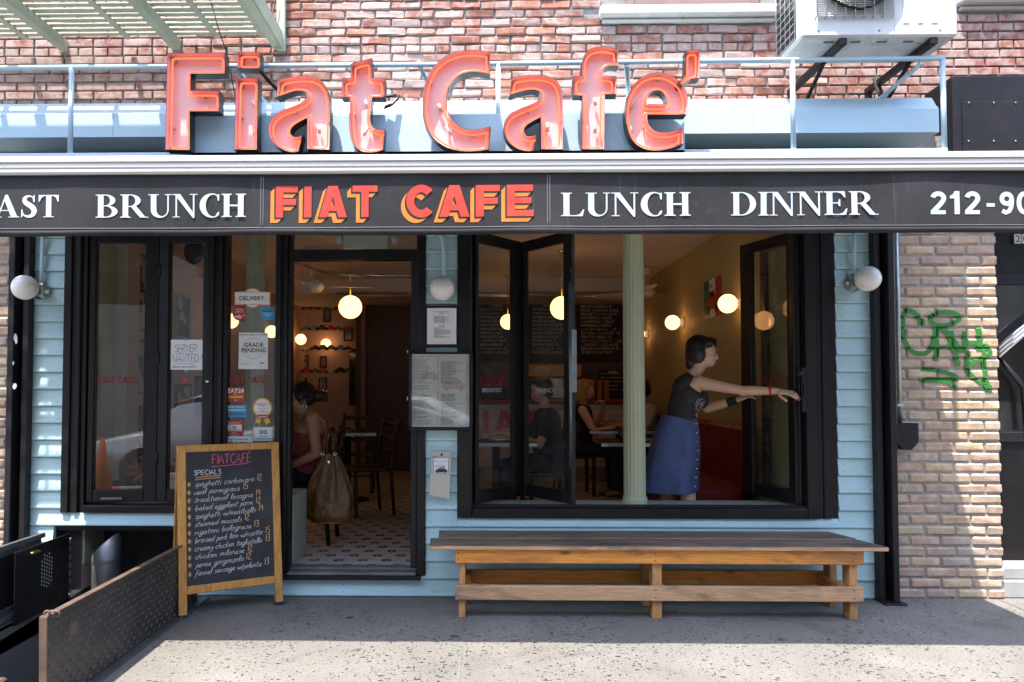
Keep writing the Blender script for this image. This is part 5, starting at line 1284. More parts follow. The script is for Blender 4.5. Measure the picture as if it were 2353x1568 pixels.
tag(b.build('raised_lugs', M['blacksteel'], bxx), kind='stuff')

# ---------------------------------------------------------------- neighbouring doorway
dx0 = PX1 - .005; YD = .22
nd = thing('neighbour_door', 'black framed glass door with chrome bar beside the tan pier', 'door', (dx0+.5, YD, .15))
zk = Zp(1000,YD,2330)
b = MB(); b.cbox((dx0,YD,.2), (dx0+.03,YD+.06,2.9), .004); b.cbox((dx0+.45,YD,.2), (dx0+.56,YD+.06,2.9), .004); b.cbox((dx0+.03,YD,zk-.05), (dx0+.45,YD+.06,zk+.02), .004); b.cbox((dx0+.03,YD,2.12), (dx0+.45,YD+.06,2.2), .004); b.cbox((dx0+.56,YD,.2), (dx0+1.2,YD+.06,2.9), .004); b.build('frame', M['blacksteel'], nd)
b = MB(); b.cbox((dx0+.03,YD+.015,.2), (dx0+.45,YD+.045,zk-.05), .003); b.build('kick_panel', M['black'], nd)
b = MB(); b.box((dx0+.03,YD+.02,zk+.02), (dx0+.45,YD+.026,2.12)); b.box((dx0+.03,YD+.02,2.2), (dx0+.45,YD+.026,2.9)); b.build('pane', M['glass'], nd)
b = MB(); b.box((dx0-.01,YD+.35,.1), (dx0+1.3,YD+.38,2.9)); b.build('lobby_wall', M['mahog'], nd)
q0, q1 = U(2293,800,YD-.06), U(2362,742,YD-.06); b = MB()
for d in (0, .03, .06): b.tube([(q0.x,q0.y,q0.z-d),(q1.x+.1,q1.y,q1.z-d+.09)], .013, 10)
b.build('chrome_bar', M['chrome'], nd)
q0, q1 = U(2296,820,YD-.03), U(2350,890,YD-.03); b = MB(); b.tube([q0, q1, (q1.x+.02,q1.y,q1.z-.3)], .02, 4); b.build('door_arm', M['blacksteel'], nd)
b = MB(); q = U(2338,549,YD-.005)
for k in range(2): b.cbox((q.x-.022+k*.052,YD-.008,q.z-.033), (q.x+.022+k*.052,YD-.001,q.z+.033), .001)
npz = b.build('number_plate', M['swhite'], nd)
b = MB(); printed(b, '2', q.x, q.z-.024, .068, YD-.0088, 'C', bold=.01); printed(b, '0', q.x+.052, q.z-.024, .068, YD-.0088, 'C', bold=.01); b.build('digits', M['ink'], npz)
b = MB(); b.cbox((dx0+.002,.02,.0), (dx0+1.6,.4,.115), .008); b.cbox((dx0+.002,.05,.115), (dx0+1.6,.4,.2), .01); one(b, 'door_step', M['kerb'], 'worn concrete step below the neighbouring glass door', 'step')

# ---------------------------------------------------------------- car and cone in the street (they mirror in the glass)
car = thing('parked_car', 'silver parked saloon car at the kerb', 'car', (-3.0, -7.0, -.14)); gz = -.14
def car_body():
    prof = [(-5.0,.42),(-5.02,.55),(-4.98,.68),(-4.8,.76),(-4.3,.86),(-3.75,.95),(-3.1,1.30),(-2.7,1.42),(-2.0,1.45),(-1.4,1.38),(-.8,1.08),(-.5,1.02),(-.42,.85),(-.42,.5),(-.5,.32),(-4.9,.32)]
    ys = [(-7.9,.90,.12),(-7.75,1,0),(-6.3,1,0),(-6.15,.90,.12)]
    b = MB(); L = len(prof); vs = []
    for (y, k, d) in ys: vs += [(x*1.0, y if z < 1.0 else (-7.02 + (y+7.02)*(1-.28*min(1, (z-1.0)/.4))), gz + (z-.35)*k+.35) for x, z in prof]
    b.smooth = True; b.add(vs, [(a*L+i, (a+1)*L+i, (a+1)*L+(i+1) % L, a*L+(i+1) % L) for a in range(3) for i in range(L)] + [tuple(range(L)), tuple(range(3*L,4*L))[::-1]])
    return b
cbod = car_body().build('body', M['carpaint'], car)
for y in (-6.17, -7.88):
    for x in (-4.15, -1.45):
        b = MB(); b.tube([(x,y-.09,gz+.33),(x,y+.09,gz+.33)], .33, 28); wh = b.build('wheel', M['tyre'], car)
        b = MB()
        for k in range(10): b.cbox((-.022,-.012,.05), (.022,.012,.21), .004, TR(x,y+(.095 if y > -7 else -.095),gz+.33) @ RY(R(36*k)))
        b.tube([(x,y-.1,gz+.33),(x,y+.1,gz+.33)], .055, 14); b.build('rim', M['steel'], wh)
b = MB(); s_ = -6.22
b.add([(-3.55,s_,gz+.98),(-1.0,s_,gz+1.0),(-1.5,s_-.17,gz+1.34),(-2.7,s_-.19,gz+1.37),(-3.1,s_-.16,gz+1.28)], [(0,1,2,3,4)]); b.add([(-3.74,-7.6,gz+.975),(-3.74,-6.45,gz+.975),(-3.06,-6.55,gz+1.335),(-3.06,-7.5,gz+1.335)], [(0,1,2,3)]); b.build('window', M['carglass'], car)
b = MB(); b.ball((-3.25,-6.05,gz+1.03), (.09,.11,.075), 16, 10); b.build('door_mirror', M['carpaint'], car)
b = MB(); b.ball((-4.86,-6.42,gz+.70), (.16,.2,.06), 14, 8); b.build('headlight', M['headlight'], car)
car.location.x += .6; car2 = copy_tree(car); car2.location.x -= 4.95; car2['label'] = 'second silver saloon car parked behind the first'
b = MB(); b.lathe([(0,.7),(.025,.7),(.13,.03),(.13,0)], 20, TR(-3.92,-5.35,.02)); b.cbox((-4.10,-5.53,0), (-3.74,-5.17,.03), .01); one(b, 'traffic_cone', M['cone'], 'orange traffic cone on the kerb side of the pavement', 'traffic cone')
# ---------------------------------------------------------------- inside the cafe
b = MB(); b.cbox((XL,.13,ZF), (XL+.012,.50,ZC), .003); one(b, 'wall_board', M['green'], 'pale green painted board on the inside wall next to the window', 'panel')
b = MB(); b.cbox((XL,.52,ZF), (XL+.10,.72,ZC), .004); one(b, 'pilaster', M['wallpink'], 'pink plaster pilaster on the inside wall behind the folding windows', 'pilaster')
# lit globes
def pendant(px, py, d, r, lab):
    q = U(px, py, d-5); t = thing('pendant_lamp', lab, 'lamp', (q.x, q.y, q.z-r), 0, 'lit globe lamps hanging in the cafe')
    b = MB(); b.ball(q, r, 28, 18); b.build('globe', M['globe_lit'], t)
    top = ZC if q.y < 4.5 else 2.62
    b = MB(); b.tube([(q.x,q.y,q.z+r*.97),(q.x,q.y,top-.02)], .006, 6); b.build('stem', M['brass'], t)
    b = MB(); b.lathe([(0,0),(.05,0),(.03,-.03),(.0,-.03)], 16, TR(q.x,q.y,top)); b.build('ceiling_cup', M['brass'], t)
pendant(805, 706, 7.5, .118, 'lit round globe lamp hanging in the doorway')
pendant(1291, 708, 7.5, .118, 'lit round globe lamp hanging behind the lettered folding window')
pendant(1167, 740, 9.2, .095, 'small lit globe lamp hanging deeper behind the folding windows')
def sconce(x, y, z, side, lab):
    t = thing('wall_sconce', lab, 'lamp', (x, y, z), 0, 'lit globe lamps on the cafe walls')
    s = side; b = MB(); b.lathe([(0,0),(.062,0),(.062,.012),(.04,.022),(.035,.06)], 24, TR(x,y,z) @ RY(R(-90*s))); b.build('base', M['whitepaint'], t)
    b = MB(); b.ball((x-s*.12,y,z), .078, 26, 16); b.build('globe', M['globe_lit'], t)
sconce(XR, 1.12, 2.09, 1, 'lit globe lamp on the olive wall beside the car poster')
sconce(XR, 2.9, 2.09, 1, 'lit globe lamp on the olive wall above the painted words')
sconce(XR, 4.6, 2.09, 1, 'lit globe lamp on the olive wall half hidden by the column')
for y, lab in ((2.75, 'lit globe lamp on the pink wall behind the round sticker'), (4.25, 'lit globe lamp on the pink wall behind the side window frame'), (5.75, 'lit globe lamp on the pink wall beside the glass shelves')): sconce(XL, y, 2.10, -1, lab)
sconce(-2.25+.0, 6.5-.0, 2.02, -1, 'lit globe lamp low behind the model car shelf') if False else None
q = U(747, 790, 6.32); t = thing('wall_sconce', 'added lit globe on the back wall in place of a mirrored lamp', 'lamp', (q.x, 6.5, q.z), 0, 'lit globe lamps on the cafe walls')  # added lamp standing in for the mirror image of a globe
b = MB(); b.lathe([(0,0),(.06,0),(.06,.012),(.035,.06)], 20, TR(q.x,6.5,q.z) @ RX(R(90))); b.build('base', M['whitepaint'], t); b = MB(); b.ball((q.x,6.38,q.z), .078, 24, 14); b.build('globe', M['globe_lit'], t)
# ceiling fan
def fan(x, y, z, a0, lab):
    t = thing('ceiling_fan', lab, 'fan', (x, y, z), 0, 'white ceiling fans'); 
    b = MB(); b.tube([(x,y,z+.05),(x,y,ZC)], .012, 10); b.lathe([(.012,.0),(.07,.0),(.085,.1),(0,.1)], 20, TR(x,y,ZC-.1) ); b.build('rod', M['whitepaint'], t)
    b = MB(); b.lathe([(0,-.06),(.10,-.055),(.125,-.02),(.125,.02),(.06,.06),(0,.065)], 30, TR(x,y,z)); b.build('motor', M['whitepaint'], t)
    for k in range(3):
        Mx = TR(x,y,z) @ RZ(R(a0+120*k)) @ RX(R(10)); b = MB(); b.cbox((.12,-.02,-.004), (.2,.02,.004), .002, Mx); b.cbox((.2,-.065,-.004), (.62,.065,.004), .003, Mx); b.build('blade', M['whitepaint'], t)
fan(U(715,655,2.4).x, 2.4, 2.42, 10, 'white ceiling fan with three blades seen through the doorway')
fan(U(1480,672,3.6).x, 3.6, 2.50, 25, 'white ceiling fan behind the fluted column')
# emergency light above the door, curtain rod, round mirror
t = thing('emergency_light', 'white twin head emergency light box above the doorway', 'lamp', (U(840,556,.5).x, .5, 2.3)); a, b_ = U(788,572,.5), U(892,540,.5)
b = MB(); b.cbox((a.x,.5,a.z), (b_.x,.60,b_.z+.08), .006); b.build('box', M['acwhite'], t)
for px in (778, 905): q = U(px,548,.5); b = MB(); b.ball((q.x,.53,q.z), (.03,.03,.04), 14, 8); b.tube([(q.x,.56,q.z),( (a.x+b_.x)/2,.56,q.z)], .008, 6); b.build('lamp_head', M['acwhite'], t)
b = MB(); b.cbox(((a.x+b_.x)/2-.02,.60,a.z+.05), ((a.x+b_.x)/2+.02,.64,ZC), .004); b.build('hanger', M['acwhite'], t)
wire('curtain_rod', [(U(676,598,.35).x,.35,2.33),(U(688,612,.5).x,.52,2.335),(U(708,628,.72).x,.74,2.34),(U(745,643,.98).x,.98,2.34),(U(800,650,1.12).x,1.12,2.34),(U(870,653,1.18).x,1.18,2.34),(U(960,654,1.2).x,1.2,2.34)], .013, M['steel'], 'curved steel curtain rod inside the doorway')['category'] = 'curtain rod'
t = thing('convex_mirror', 'round dark convex mirror hanging high behind the folding windows', 'mirror', (U(446,578,1.4).x, 1.4, 2.3)); q = U(446,578,1.4)
b = MB(); b.ball(q, (.09,.03,.115), 24, 14); b.build('mirror', M['carglass'], t); b = MB(); b.tube([(q.x,1.42,q.z+.1),(q.x,1.42,ZC)], .006, 6); b.build('hanger', M['blacksteel'], t)
# partition beside the door
b = MB(); b.cbox((Xp(640,.15),.12,ZF), (Xp(690,.3),.52,Zp(1140,.15)), .006); one(b, 'low_partition', M['sill'], 'low pale green partition just inside the door', 'partition')

# pictures
def picture(M_, w_, h_, lab, mcol, m2, frame='mahog', grp='framed pictures on the cafe walls'):
    loc = M_.to_translation(); t = thing('framed_picture', lab, 'picture', loc, 0, grp)
    b = MB()
    for (x0, x1, z0, z1) in ((-w_/2,w_/2,-h_/2,-h_/2+.022), (-w_/2,w_/2,h_/2-.022,h_/2), (-w_/2,-w_/2+.022,-h_/2+.022,h_/2-.022), (w_/2-.022,w_/2,-h_/2+.022,h_/2-.022)): b.cbox((x0,-.022,z0), (x1,-.001,z1), .003, M_)
    b.build('frame', M[frame], t)
    b = MB(); b.box((-w_/2+.02,-.010,-h_/2+.02), (w_/2-.02,-.004,h_/2-.02), M_); pc = b.build('print', M[mcol], t)
    b = MB(); rnd = random.Random(int(w_*1e4+h_*1e3+loc.x*100))
    for k in range(5):
        x, z = rnd.uniform(-.3,.2)*w_, rnd.uniform(-.32,.15)*h_; b.box((x,-.0112-.0002*k,z), (x+w_*rnd.uniform(.12,.3),-.0102,z+h_*rnd.uniform(.1,.28)), M_)
    b.build('image', M[m2], pc)
WL = lambda y, z: TR(XL,y,z) @ RZ(R(90)); WR = lambda y, z: TR(XR,y,z) @ RZ(R(-90)); WB = lambda x, z, y=6.5: TR(x,y,z)
picture(WL(.92,2.17), .34, .62, 'tall framed black and white photo at the top of the pink wall stack', 'greycloth', 'blackcloth', 'blackwood')
picture(WL(.92,1.57), .36, .44, 'framed monochrome portrait in the middle of the pink wall stack', 'greycloth', 'blackcloth', 'blackwood')
picture(WL(.92,1.05), .36, .40, 'framed dark abstract print low in the pink wall stack', 'mahog', 'benchw', 'blackwood')
picture(WL(.90,.64), .32, .36, 'framed brown poster at the bottom of the pink wall stack', 'rust', 'paper2', 'blackwood')
picture(WL(1.75,2.05), .34, .42, 'oak framed collage of small photos behind the folding window', 'ink', 'inkpale', 'legw')
picture(WL(1.8,1.32), .36, .22, 'yellow printed plate on the pink wall under the help notice', 'syellow', 'ink', 'blackwood'); picture(WL(2.25,1.32), .34, .38, 'dark red framed poster on the pink wall beside the yellow plate', 'redleather', 'inkgrey')
picture(WL(3.35,2.32), .30, .34, 'small dark framed photo high on the pink wall by the column', 'inkgrey', 'ink'); picture(WL(4.9,1.75), .3, .5, 'narrow framed photo on the pink wall behind the grade notice', 'inkgrey', 'paper2')
specs = [(703,693,.15,.21,'first of the framed photos under the top glass shelf'),(752,725,.12,.22,'thin framed photo beside the hanging globe cord'),(700,832,.13,.20,'framed landscape under the third glass shelf'),(743,832,.11,.18,'narrow framed print under the third glass shelf'),(695,882,.14,.19,'framed print above the seated woman'),(742,884,.13,.22,'framed photo with white mount above the flower tin'),(806,690,.16,.26,'grey framed photo behind the hanging globe'),(800,768,.14,.22,'pale framed photo at the end of the glass shelves'),(812,828,.12,.18,'small dark framed photo at the end of the third shelf'),(812,882,.09,.16,'yellow framed print by the back mirror')]
for (px, py, w_, h_, lab) in specs: q = U(px,py,6.49); picture(WB(q.x,q.z), w_, h_, lab, random.choice(['inkgrey','paper2','inkpale']) if 'yellow' not in lab else 'syellow', random.choice(['ink','inkgrey']))
q = U(1639,685,1.9)
def poster():
    t = thing('car_poster', 'tricolour poster of a small red car on the olive wall', 'poster', (XR, 1.9, 2.05)); Mx = WR(1.9,2.23); w_, h_ = .52, .36
    b = MB()
    for k, mm in enumerate(('sgreen','swhite','sred')):
        b = MB(); b.box((-w_/2+w_/3*k,-.006,-h_/2), (-w_/2+w_/3*(k+1)-.0005,-.001,h_/2), Mx); b.build('stripe', M[mm], t)
    b = MB(); b.add([(x,-.0075,z) for x, z in ((-.17,-.10),(.15,-.10),(.19,-.06),(.18,-.01),(.10,.01),(.05,.07),(-.08,.07),(-.13,.01),(-.19,-.02),(-.19,-.08))], [tuple(range(10))], Mx); b.build('car_image', M['letterred'], t)
    b = MB(); b.add([(x,-.0082,z) for x, z in ((-.10,.01),(-.065,.055),(.035,.055),(.075,.01))], [(0,3,2,1)], Mx)
    for cx in (-.11, .11): b.lathe([(0,0),(.042,0)], 16, Mx @ TR(cx,-.0084,-.10) @ RX(R(90)))
    b.build('car_detail', M['ink'], t)
    b = MB(); printed(b, 'Soc', -.02, .10, .06, -.008, 'C', Mx, .01); printed(b, 'FIAT', -.17, .10, .05, -.008, 'C', Mx, .01); b.build('print', M['ink'], t)
poster()
# words painted on the right wall
t = thing('wall_lettering', 'faded pale capitals painted on the olive wall', 'lettering', (XR, 3, 1.1)); Mx = WR(4.6,0) @ TR(0,-.003,0); wlm = pm('faded_wall_lettering', (.43,.355,.18), .7, bst=0)
for tx_, x_, z_, h_, f_ in (('VIA',.55,2.13,.30,.55), ('DELLA',1.3,2.13,.30,1.15), ('PICCOLA',.25,1.58,.32,1.45), ('MACCHINA',1.95,1.58,.32,1.85), ('DEL',1.2,1.14,.28,.7), ('LATTE',2.1,1.14,.28,1.5)):
    b = MB(); hand(b, tx_, x_, z_, h_, .032, 0, Mx, 0, .14, jig=0, fit=f_); b.build('painted_word', wlm, t)

# glass shelves with model cars
sx0, sx1 = XL+.02, U(824,760,6.2).x
def model_car(x, y, z, s, m, k):
    b = MB(); prof = [(-.5,0),(-.52,.16),(-.38,.22),(-.25,.24),(-.13,.40),(.15,.42),(.32,.25),(.5,.2),(.52,.02)]
    b.poly([[(x+q[0]*s, z+.012+q[1]*s) for q in prof]], .045, TR(0,y-.02,0))
    t = thing('model_car', '', 'model car', (x,y,z), 0, 'model cars on the glass shelves'); b.build('body', m, t)
    b = MB()
    for wx in (-.3, .3): b.tube([(x+wx*s,y-.024,z+.012),(x+wx*s,y+.028,z+.012)], .012, 10)
    b.build('wheels', M['tyre'], t); return t
cols = ['sred','sgreen','greysteel','inkgrey','legw','sblue','acwhite','rust','blacksteel']
nth = ['topmost','second','third','lowest']
for k, py in enumerate((712, 760, 806, 857)):
    z = U(745,py,6.2).z; b = MB(); b.cbox((sx0,6.08,z-.012), (sx1,6.34,z), .002); one(b, 'glass_shelf', M['acrylic'], '%s glass shelf holding model cars on the back wall' % nth[k], 'shelf', 'glass shelves on the back wall')
    for j in range(6):
        x = sx0+.08+j*(sx1-sx0-.12)/6+random.uniform(-.02,.02); cn = cols[(j*2+k*3) % len(cols)]; t = model_car(x, 6.17, z, random.uniform(.12,.19), M[cn], j)
        t['label'] = 'tiny toy car %s along the %s glass shelf' % (('at the wall end','second from the wall','third from the wall','fourth from the wall','fifth from the wall','at the outer end')[j], nth[k])
zs_ = U(745,712,6.2).z
for k in range(5):
    x = sx0+.14+k*.16; b = MB(); hh_ = random.uniform(.10,.2); b.lathe([(0,0),(.035,0),(.04,hh_*.3),(.018,hh_*.55),(.026,hh_*.7),(.02,hh_),(0,hh_*1.05)], 12, TR(x,6.28,zs_)); one(b, 'figurine', M[cols[(k*4+1) % 9]], ('small dark figurine at the wall end of the top shelf','second small figurine along the top shelf','third small figurine along the top shelf','fourth small figurine along the top shelf','small figurine at the outer end of the top shelf')[k], 'figurine', 'figurines on the top shelf')
t = thing('wooden_post', 'dark wooden upright with paler edge beside the glass shelves', 'post', (sx1+.1, 6.0, ZF)); b = MB(); b.cbox((sx1+.02,5.84,ZF), (sx1+.10,6.36,2.61), .004); b.build('upright', M['mahog'], t); b = MB(); b.cbox((sx1+.10,5.82,ZF), (sx1+.17,5.9,2.61), .004); b.build('pale_edge', M['brownpaint'], t)
t = thing('mirror_panel', 'tall narrow mirror beside the shelves on the back wall', 'mirror', (sx1-.1,6.45,1.2)); b = MB(); b.cbox((sx1-.19,6.46,1.12), (sx1-.03,6.495,2.0), .003); b.build('glass', M['carglass'], t); b = MB(); b.cbox((sx1-.03,6.44,1.1), (sx1-.005,6.497,2.02), .003); b.build('edge', M['galv'], t)
b = MB(); q = U(735,905,5.9); 
for k in range(12): b.tube([(q.x-.11+.02*k,5.9,q.z-.12),(q.x-.11+.02*k+.003,5.9,q.z+.02+.02*(k % 3))], .010, 6)
one(b, 'metal_vase', M['chrome'], 'fluted shiny tin vase below the pictures', 'vase')

# service counter
t = thing('service_counter', 'white tiled bar counter with red letters and dark top', 'counter', (.9, 4.8, ZF)); cx0, cx1, yc = -.3, 1.95, 4.75; zt = U(1300,924,yc).z
b = MB(); b.box((cx0,yc+.012,ZF), (cx1,yc+.6,zt-.02)); b.build('core', M['mortar_tan'], t)
tm = MB(); tm.cbox((0,0,0), (.146,.010,.071), .003); first = None; nb_ = 0
for r in range(11):
    for c in range(16):
        x = cx0+.004+c*.15-(.075 if r % 2 else 0); z = zt-.10-r*.075
        if x < cx0-.001 or x+.146 > cx1 or z < ZF: continue
        if first is None: first = tm.build('tile', M['tile'], t, local=True); first.location = Vector((x,yc,z))-BASE[t.name]
        else: mesh_copy(first, 'tile', t, Vector((x,yc,z))-BASE[t.name])
b = MB(); b.cbox((cx0-.05,yc-.06,zt-.02), (cx1+.05,yc+.65,zt+.025), .006); b.build('counter_top', M['redleather'], t)
b = MB(); o_, wd = word(sans, 'FIAT', .13); za0, za1 = U(1140,994,yc).z, U(1140,944,yc).z; xa0 = U(1062,960,yc).x; kk = (za1-za0)*1.05
lay_word(b, o_, lambda u: xa0+u*kk, lambda v: za0+v*(za1-za0), lambda x, z: yc-.0035, .0001); b.build('lettering', M['glred'], t)
t = thing('coffee_machine', 'yellow hooded coffee machine on the bar counter', 'coffee machine', (.85, 5.2, zt)); a, b_ = U(1216,866,5.15), U(1336,838,5.15)
b = MB(); b.cbox((a.x,5.15,a.z), (b_.x,5.6,b_.z), .006); hd_ = b.build('hood', M['yellow'], t)
b = MB(); q0, q1 = U(1229,853,5.148), U(1262,844,5.148); b.box((q0.x,5.146,q0.z), (q1.x,5.149,q1.z)); bd_ = b.build('badge', M['swhite'], hd_)
b = MB(); printed(b, 'LA MARZOCCO', (q0.x+q1.x)/2, q0.z+.008, (q1.z-q0.z)*.85, 5.1455, 'C', bold=.012, sx=.52); b.build('badge_lettering', M['ink'], bd_)
b = MB(); b.cbox((a.x+.05,5.25,zt+.026), (b_.x-.05,5.6,a.z-.001), .02); b.tube([(a.x+.2,5.2,zt+.2),(a.x+.2,5.2,a.z-.01)], .03, 10); b.tube([(a.x+.5,5.2,zt+.2),(a.x+.5,5.2,a.z-.01)], .03, 10); b.build('body', M['steel'], t)
for k, px in enumerate((1362, 1378, 1394)):
    q = U(px,914,5.2); b = MB()
    for j in range(7): b.lathe([(.028,0),(.036,.07),(.038,.072)], 14, TR(q.x,5.2,zt+.026+j*.033))
    one(b, 'cup_stack', M['legw'], ('stack of brown paper cups next to the coffee machine','stack of brown paper cups between two other stacks','stack of brown paper cups beside the small chalkboard')[k], 'cups', 'paper cup stacks on the counter')
# chalk menus on the service wall
def menu_board(px0, px1, py0, py1, rows, lab, head):
    a, c = U(px0,py1,5.88), U(px1,py0,5.88); t = thing('chalk_menu', lab, 'menu board', (a.x,5.88,a.z), 0, 'chalk menus behind the bar'); w_, h_ = c.x-a.x, c.z-a.z
    b = MB(); b.cbox((a.x,5.865,a.z), (c.x,5.895,c.z), .004); bo = b.build('board', M['chalk'], t)
    b = MB(); hand(b, head, a.x+w_*.35, c.z-h_*.11, h_*.055, .008, 5.8635, None, 0, fit=w_*.35, jig=.03); rnd = random.Random(px0)
    words = ['PENNE W/TOMATO SAUCE','FUSILLI W/PESTO LEMON','GNOCCHI 12','SPAGHETTI W/AN OLIVE','LASAGNA 14','RAVIOLI W/SAGE 13','RISOTTO W/BEAN 15','BUCATINI AMATRICIANA 13','PAPPARDELLE W/DUCK','LINGUINE W/CLAMS','MUSHROOM SOUP 8']
    for k in range(rows): hand(b, rnd.choice(words), a.x+w_*.08, c.z-h_*(.17+.76*k/rows), h_*.036, .0055, 5.8635, None, 0, fit=w_*rnd.uniform(.55,.84), jig=.03)
    tag(b.build('chalk_writing', M['chalkw'], bo), kind='stuff')
    b = MB(); b.cbox((c.x,5.855,a.z-.03), (c.x+.05,5.898,c.z+.03), .004); b.build('frame', M['redleather'], t)
menu_board(1326, 1444, 682, 832, 13, 'large chalk menu headed pasta beside the fluted column', 'PASTA'); menu_board(1216, 1308, 690, 832, 12, 'chalk menu with two columns behind the hanging globe', 'ANTIPASTI'); menu_board(1098, 1180, 690, 832, 12, 'chalk menu behind the lettered folding pane', 'ENTREE'); menu_board(1376, 1440, 850, 910, 5, 'small chalkboard standing above the counter end', 'BIRRA')
b = MB(); b.cbox((U(1330,702,4.6).x,4.55,2.56), (U(1420,690,4.6).x,4.75,2.60), .004); one(b, 'strip_light', M['acwhite'], 'unlit white strip light under the dropped ceiling', 'lamp')
b = MB(); b.tube([(XL+.9,4.46,2.585),(XR-.1,4.46,2.585)], .035, 14); one(b, 'air_duct', M['galv'], 'slim grey metal duct below the dropped ceiling', 'duct')

# banquette, tables, chairs, things on the tables
t = thing('red_banquette', 'long red leather banquette along the olive wall', 'banquette', (1.9, 3, ZF))
for k in range(4):
    y0, y1 = .75+k*1.0, .745+(k+1)*1.0
    b = MB(); b.cbox((XR-.52,y0,ZF+.32), (XR-.13,y1-.01,ZF+.47), .03); b.build('seat_cushion', M['redleather'], t)
    b = MB(); b.cbox((XR-.14,y0,ZF+.40), (XR-.03,y1-.01,1.10), .03); b.build('back_cushion', M['redleather'], t)
b = MB(); b.cbox((XR-.50,.76,ZF), (XR-.03,4.74,ZF+.319), .006); b.build('plinth', M['mahog'], t)
def table(x, y, w_, d_, lab, dark=True):
    t = thing('dining_table', lab, 'table', (x, y, ZF), 0, 'dining tables in the cafe'); z = ZF+.75
    b = MB(); b.cbox((x-w_/2,y-d_/2,z-.03), (x+w_/2,y+d_/2,z), .004); b.build('tabletop', M['blackwood'], t)
    b = MB(); b.cbox((x-w_/2-.004,y-d_/2-.004,z-.034), (x+w_/2+.004,y-d_/2-.0005,z-.004), .001); b.build('metal_edge', M['steel'], t)
    b = MB(); b.tube([(x,y,ZF+.02),(x,y,z-.03)], .035, 12); b.build('pedestal', M['blacksteel'], t)
    b = MB(); b.lathe([(0,.03),(.05,.03),(.24,.01),(.24,0)], 24, TR(x,y,ZF)); b.build('base', M['blacksteel'], t)
    return z
def tumbler(x, y, z, lab, m='acrylic'):
    b = MB(); b.lathe([(0,.004),(.028,.004),(.034,.11),(.032,.11),(.026,.01),(0,.01)], 16, TR(x,y,z)); return one(b, 'drinking_glass', M[m], lab, 'glass', 'glasses on the tables')
def bottle(x, y, z, lab, m='acrylic'):
    b = MB(); b.lathe([(0,0),(.036,0),(.038,.15),(.030,.19),(.013,.23),(.013,.30),(.016,.305),(.016,.31),(0,.31)], 18, TR(x,y,z)); return one(b, 'bottle', m if not isinstance(m, str) else M[m], lab, 'bottle')
def plate(x, y, z, lab):
    b = MB(); b.lathe([(0,.004),(.07,.004),(.115,.016),(.118,.018),(.115,.012),(.07,0),(0,0)], 24, TR(x,y,z)); return one(b, 'plate', M['tile'], lab, 'plate', 'plates on the tables')
T1 = (U(1140,1005,1.7).x, 1.75); zt1 = table(*T1, .70, .62, 'dark dining table behind the first folding window leaf')
T2 = (1.56, 3.55); table(*T2, .75, .65, 'dark dining table laid for the blonde guest')
T3 = (1.33, 1.75); table(*T3, .60, .60, 'dark dining table beside the red banquette')
T4 = (U(796,990,3.0).x, 3.1); table(*T4, .70, .6, 'dark dining table deep in the doorway')
T5 = (-1.98, .95); table(*T5, .62, .60, 'dark dining table in front of the woman in a patterned top')
tumbler(T1[0]-.16, T1[1]-.1, zt1, 'water glass on the table behind the folding leaf'); plate(T1[0]+.05, T1[1]-.1, zt1, 'plate on the table behind the folding leaf'); bottle(T1[0]-.24, T1[1]+.1, zt1, 'clear water bottle behind the folding leaf')
tumbler(T2[0]-.16, T2[1]-.1, zt1, 'water glass in front of the blonde guest'); tumbler(T2[0]-.05, T2[1]+.1, zt1, 'second water glass beside the bottle on the laid table'); bottle(T2[0]+.22, T2[1]-.05, zt1, 'slender bottle on the laid table next to the column', 'carglass'); plate(T2[0]-.2, T2[1]-.2, zt1, 'plate in front of the blonde guest')
tumbler(T3[0]-.1, T3[1]-.15, zt1, 'dark drink glass on the table by the waitress', 'mahog'); plate(T3[0]+.05, T3[1]-.1, zt1, 'plate on the table by the waitress')
for k, dx in enumerate((-.2, -.1, .06, .16)): tumbler(T4[0]+dx, T4[1]+(.1 if k % 2 else -.05), zt1, ('drinking glass at the end of the row deep in the doorway','second drinking glass in the row deep in the doorway','third drinking glass in the row deep in the doorway','last drinking glass in the row deep in the doorway')[k])
def make_chair():
    t = thing('dining_chair', '', 'chair', (0, 0, ZF), 0, 'dark dining chairs')
    b = MB(); b.cbox((-.20,-.20,.43), (.20,.20,.465), .01); b.build('seat', M['blackwood'], t, local=True)
    for sx in (-1, 1):
        b = MB(); b.cbox((sx*.18-.018,-.19,0), (sx*.18+.018,-.155,.43), .004); b.build('leg', M['blackwood'], t, local=True)
        b = MB(); b.tube([(sx*.18,.22,0),(sx*.18,.18,.45),(sx*.18,.25,.92)], .018, 8); b.build('leg', M['blackwood'], t, local=True)
    for z in (.60, .72, .86): b = MB(); b.cbox((-.18,.20+(z-.45)*.14,z-.025), (.18,.225+(z-.45)*.14,z+.025), .006); b.build('back_slat', M['blackwood'], t, local=True)
    b = MB(); b.tube([(-.18,-.17,.2),(.18,-.17,.2)], .011, 6); b.build('stretcher', M['blackwood'], t, local=True)
    return t
c0 = make_chair(); used = [0]
def chair(x, y, a, lab):
    o = c0 if not used[0] else copy_tree(c0); used[0] = 1
    o.location = (x, y, ZF); o.rotation_euler = (0, 0, R(a)); o['label'] = lab
chair(U(838,1040,2.1).x, 2.2, -60, 'dark slat back chair standing in the doorway aisle'); chair(-1.42, .95, -90, 'dark chair under the woman with the handbag')
chair(T1[0]+.45, T1[1]+.1, -80, 'dark chair under the guest in navy'); chair(T2[0]-.50, T2[1], 95, 'dark chair under the blonde guest'); chair(U(790,1080,2.9).x, 3.75, 5, 'dark chair tucked behind the doorway table')
chair(T1[0]-.55, T1[1]+.3, 100, 'dark chair across from the guest in navy')
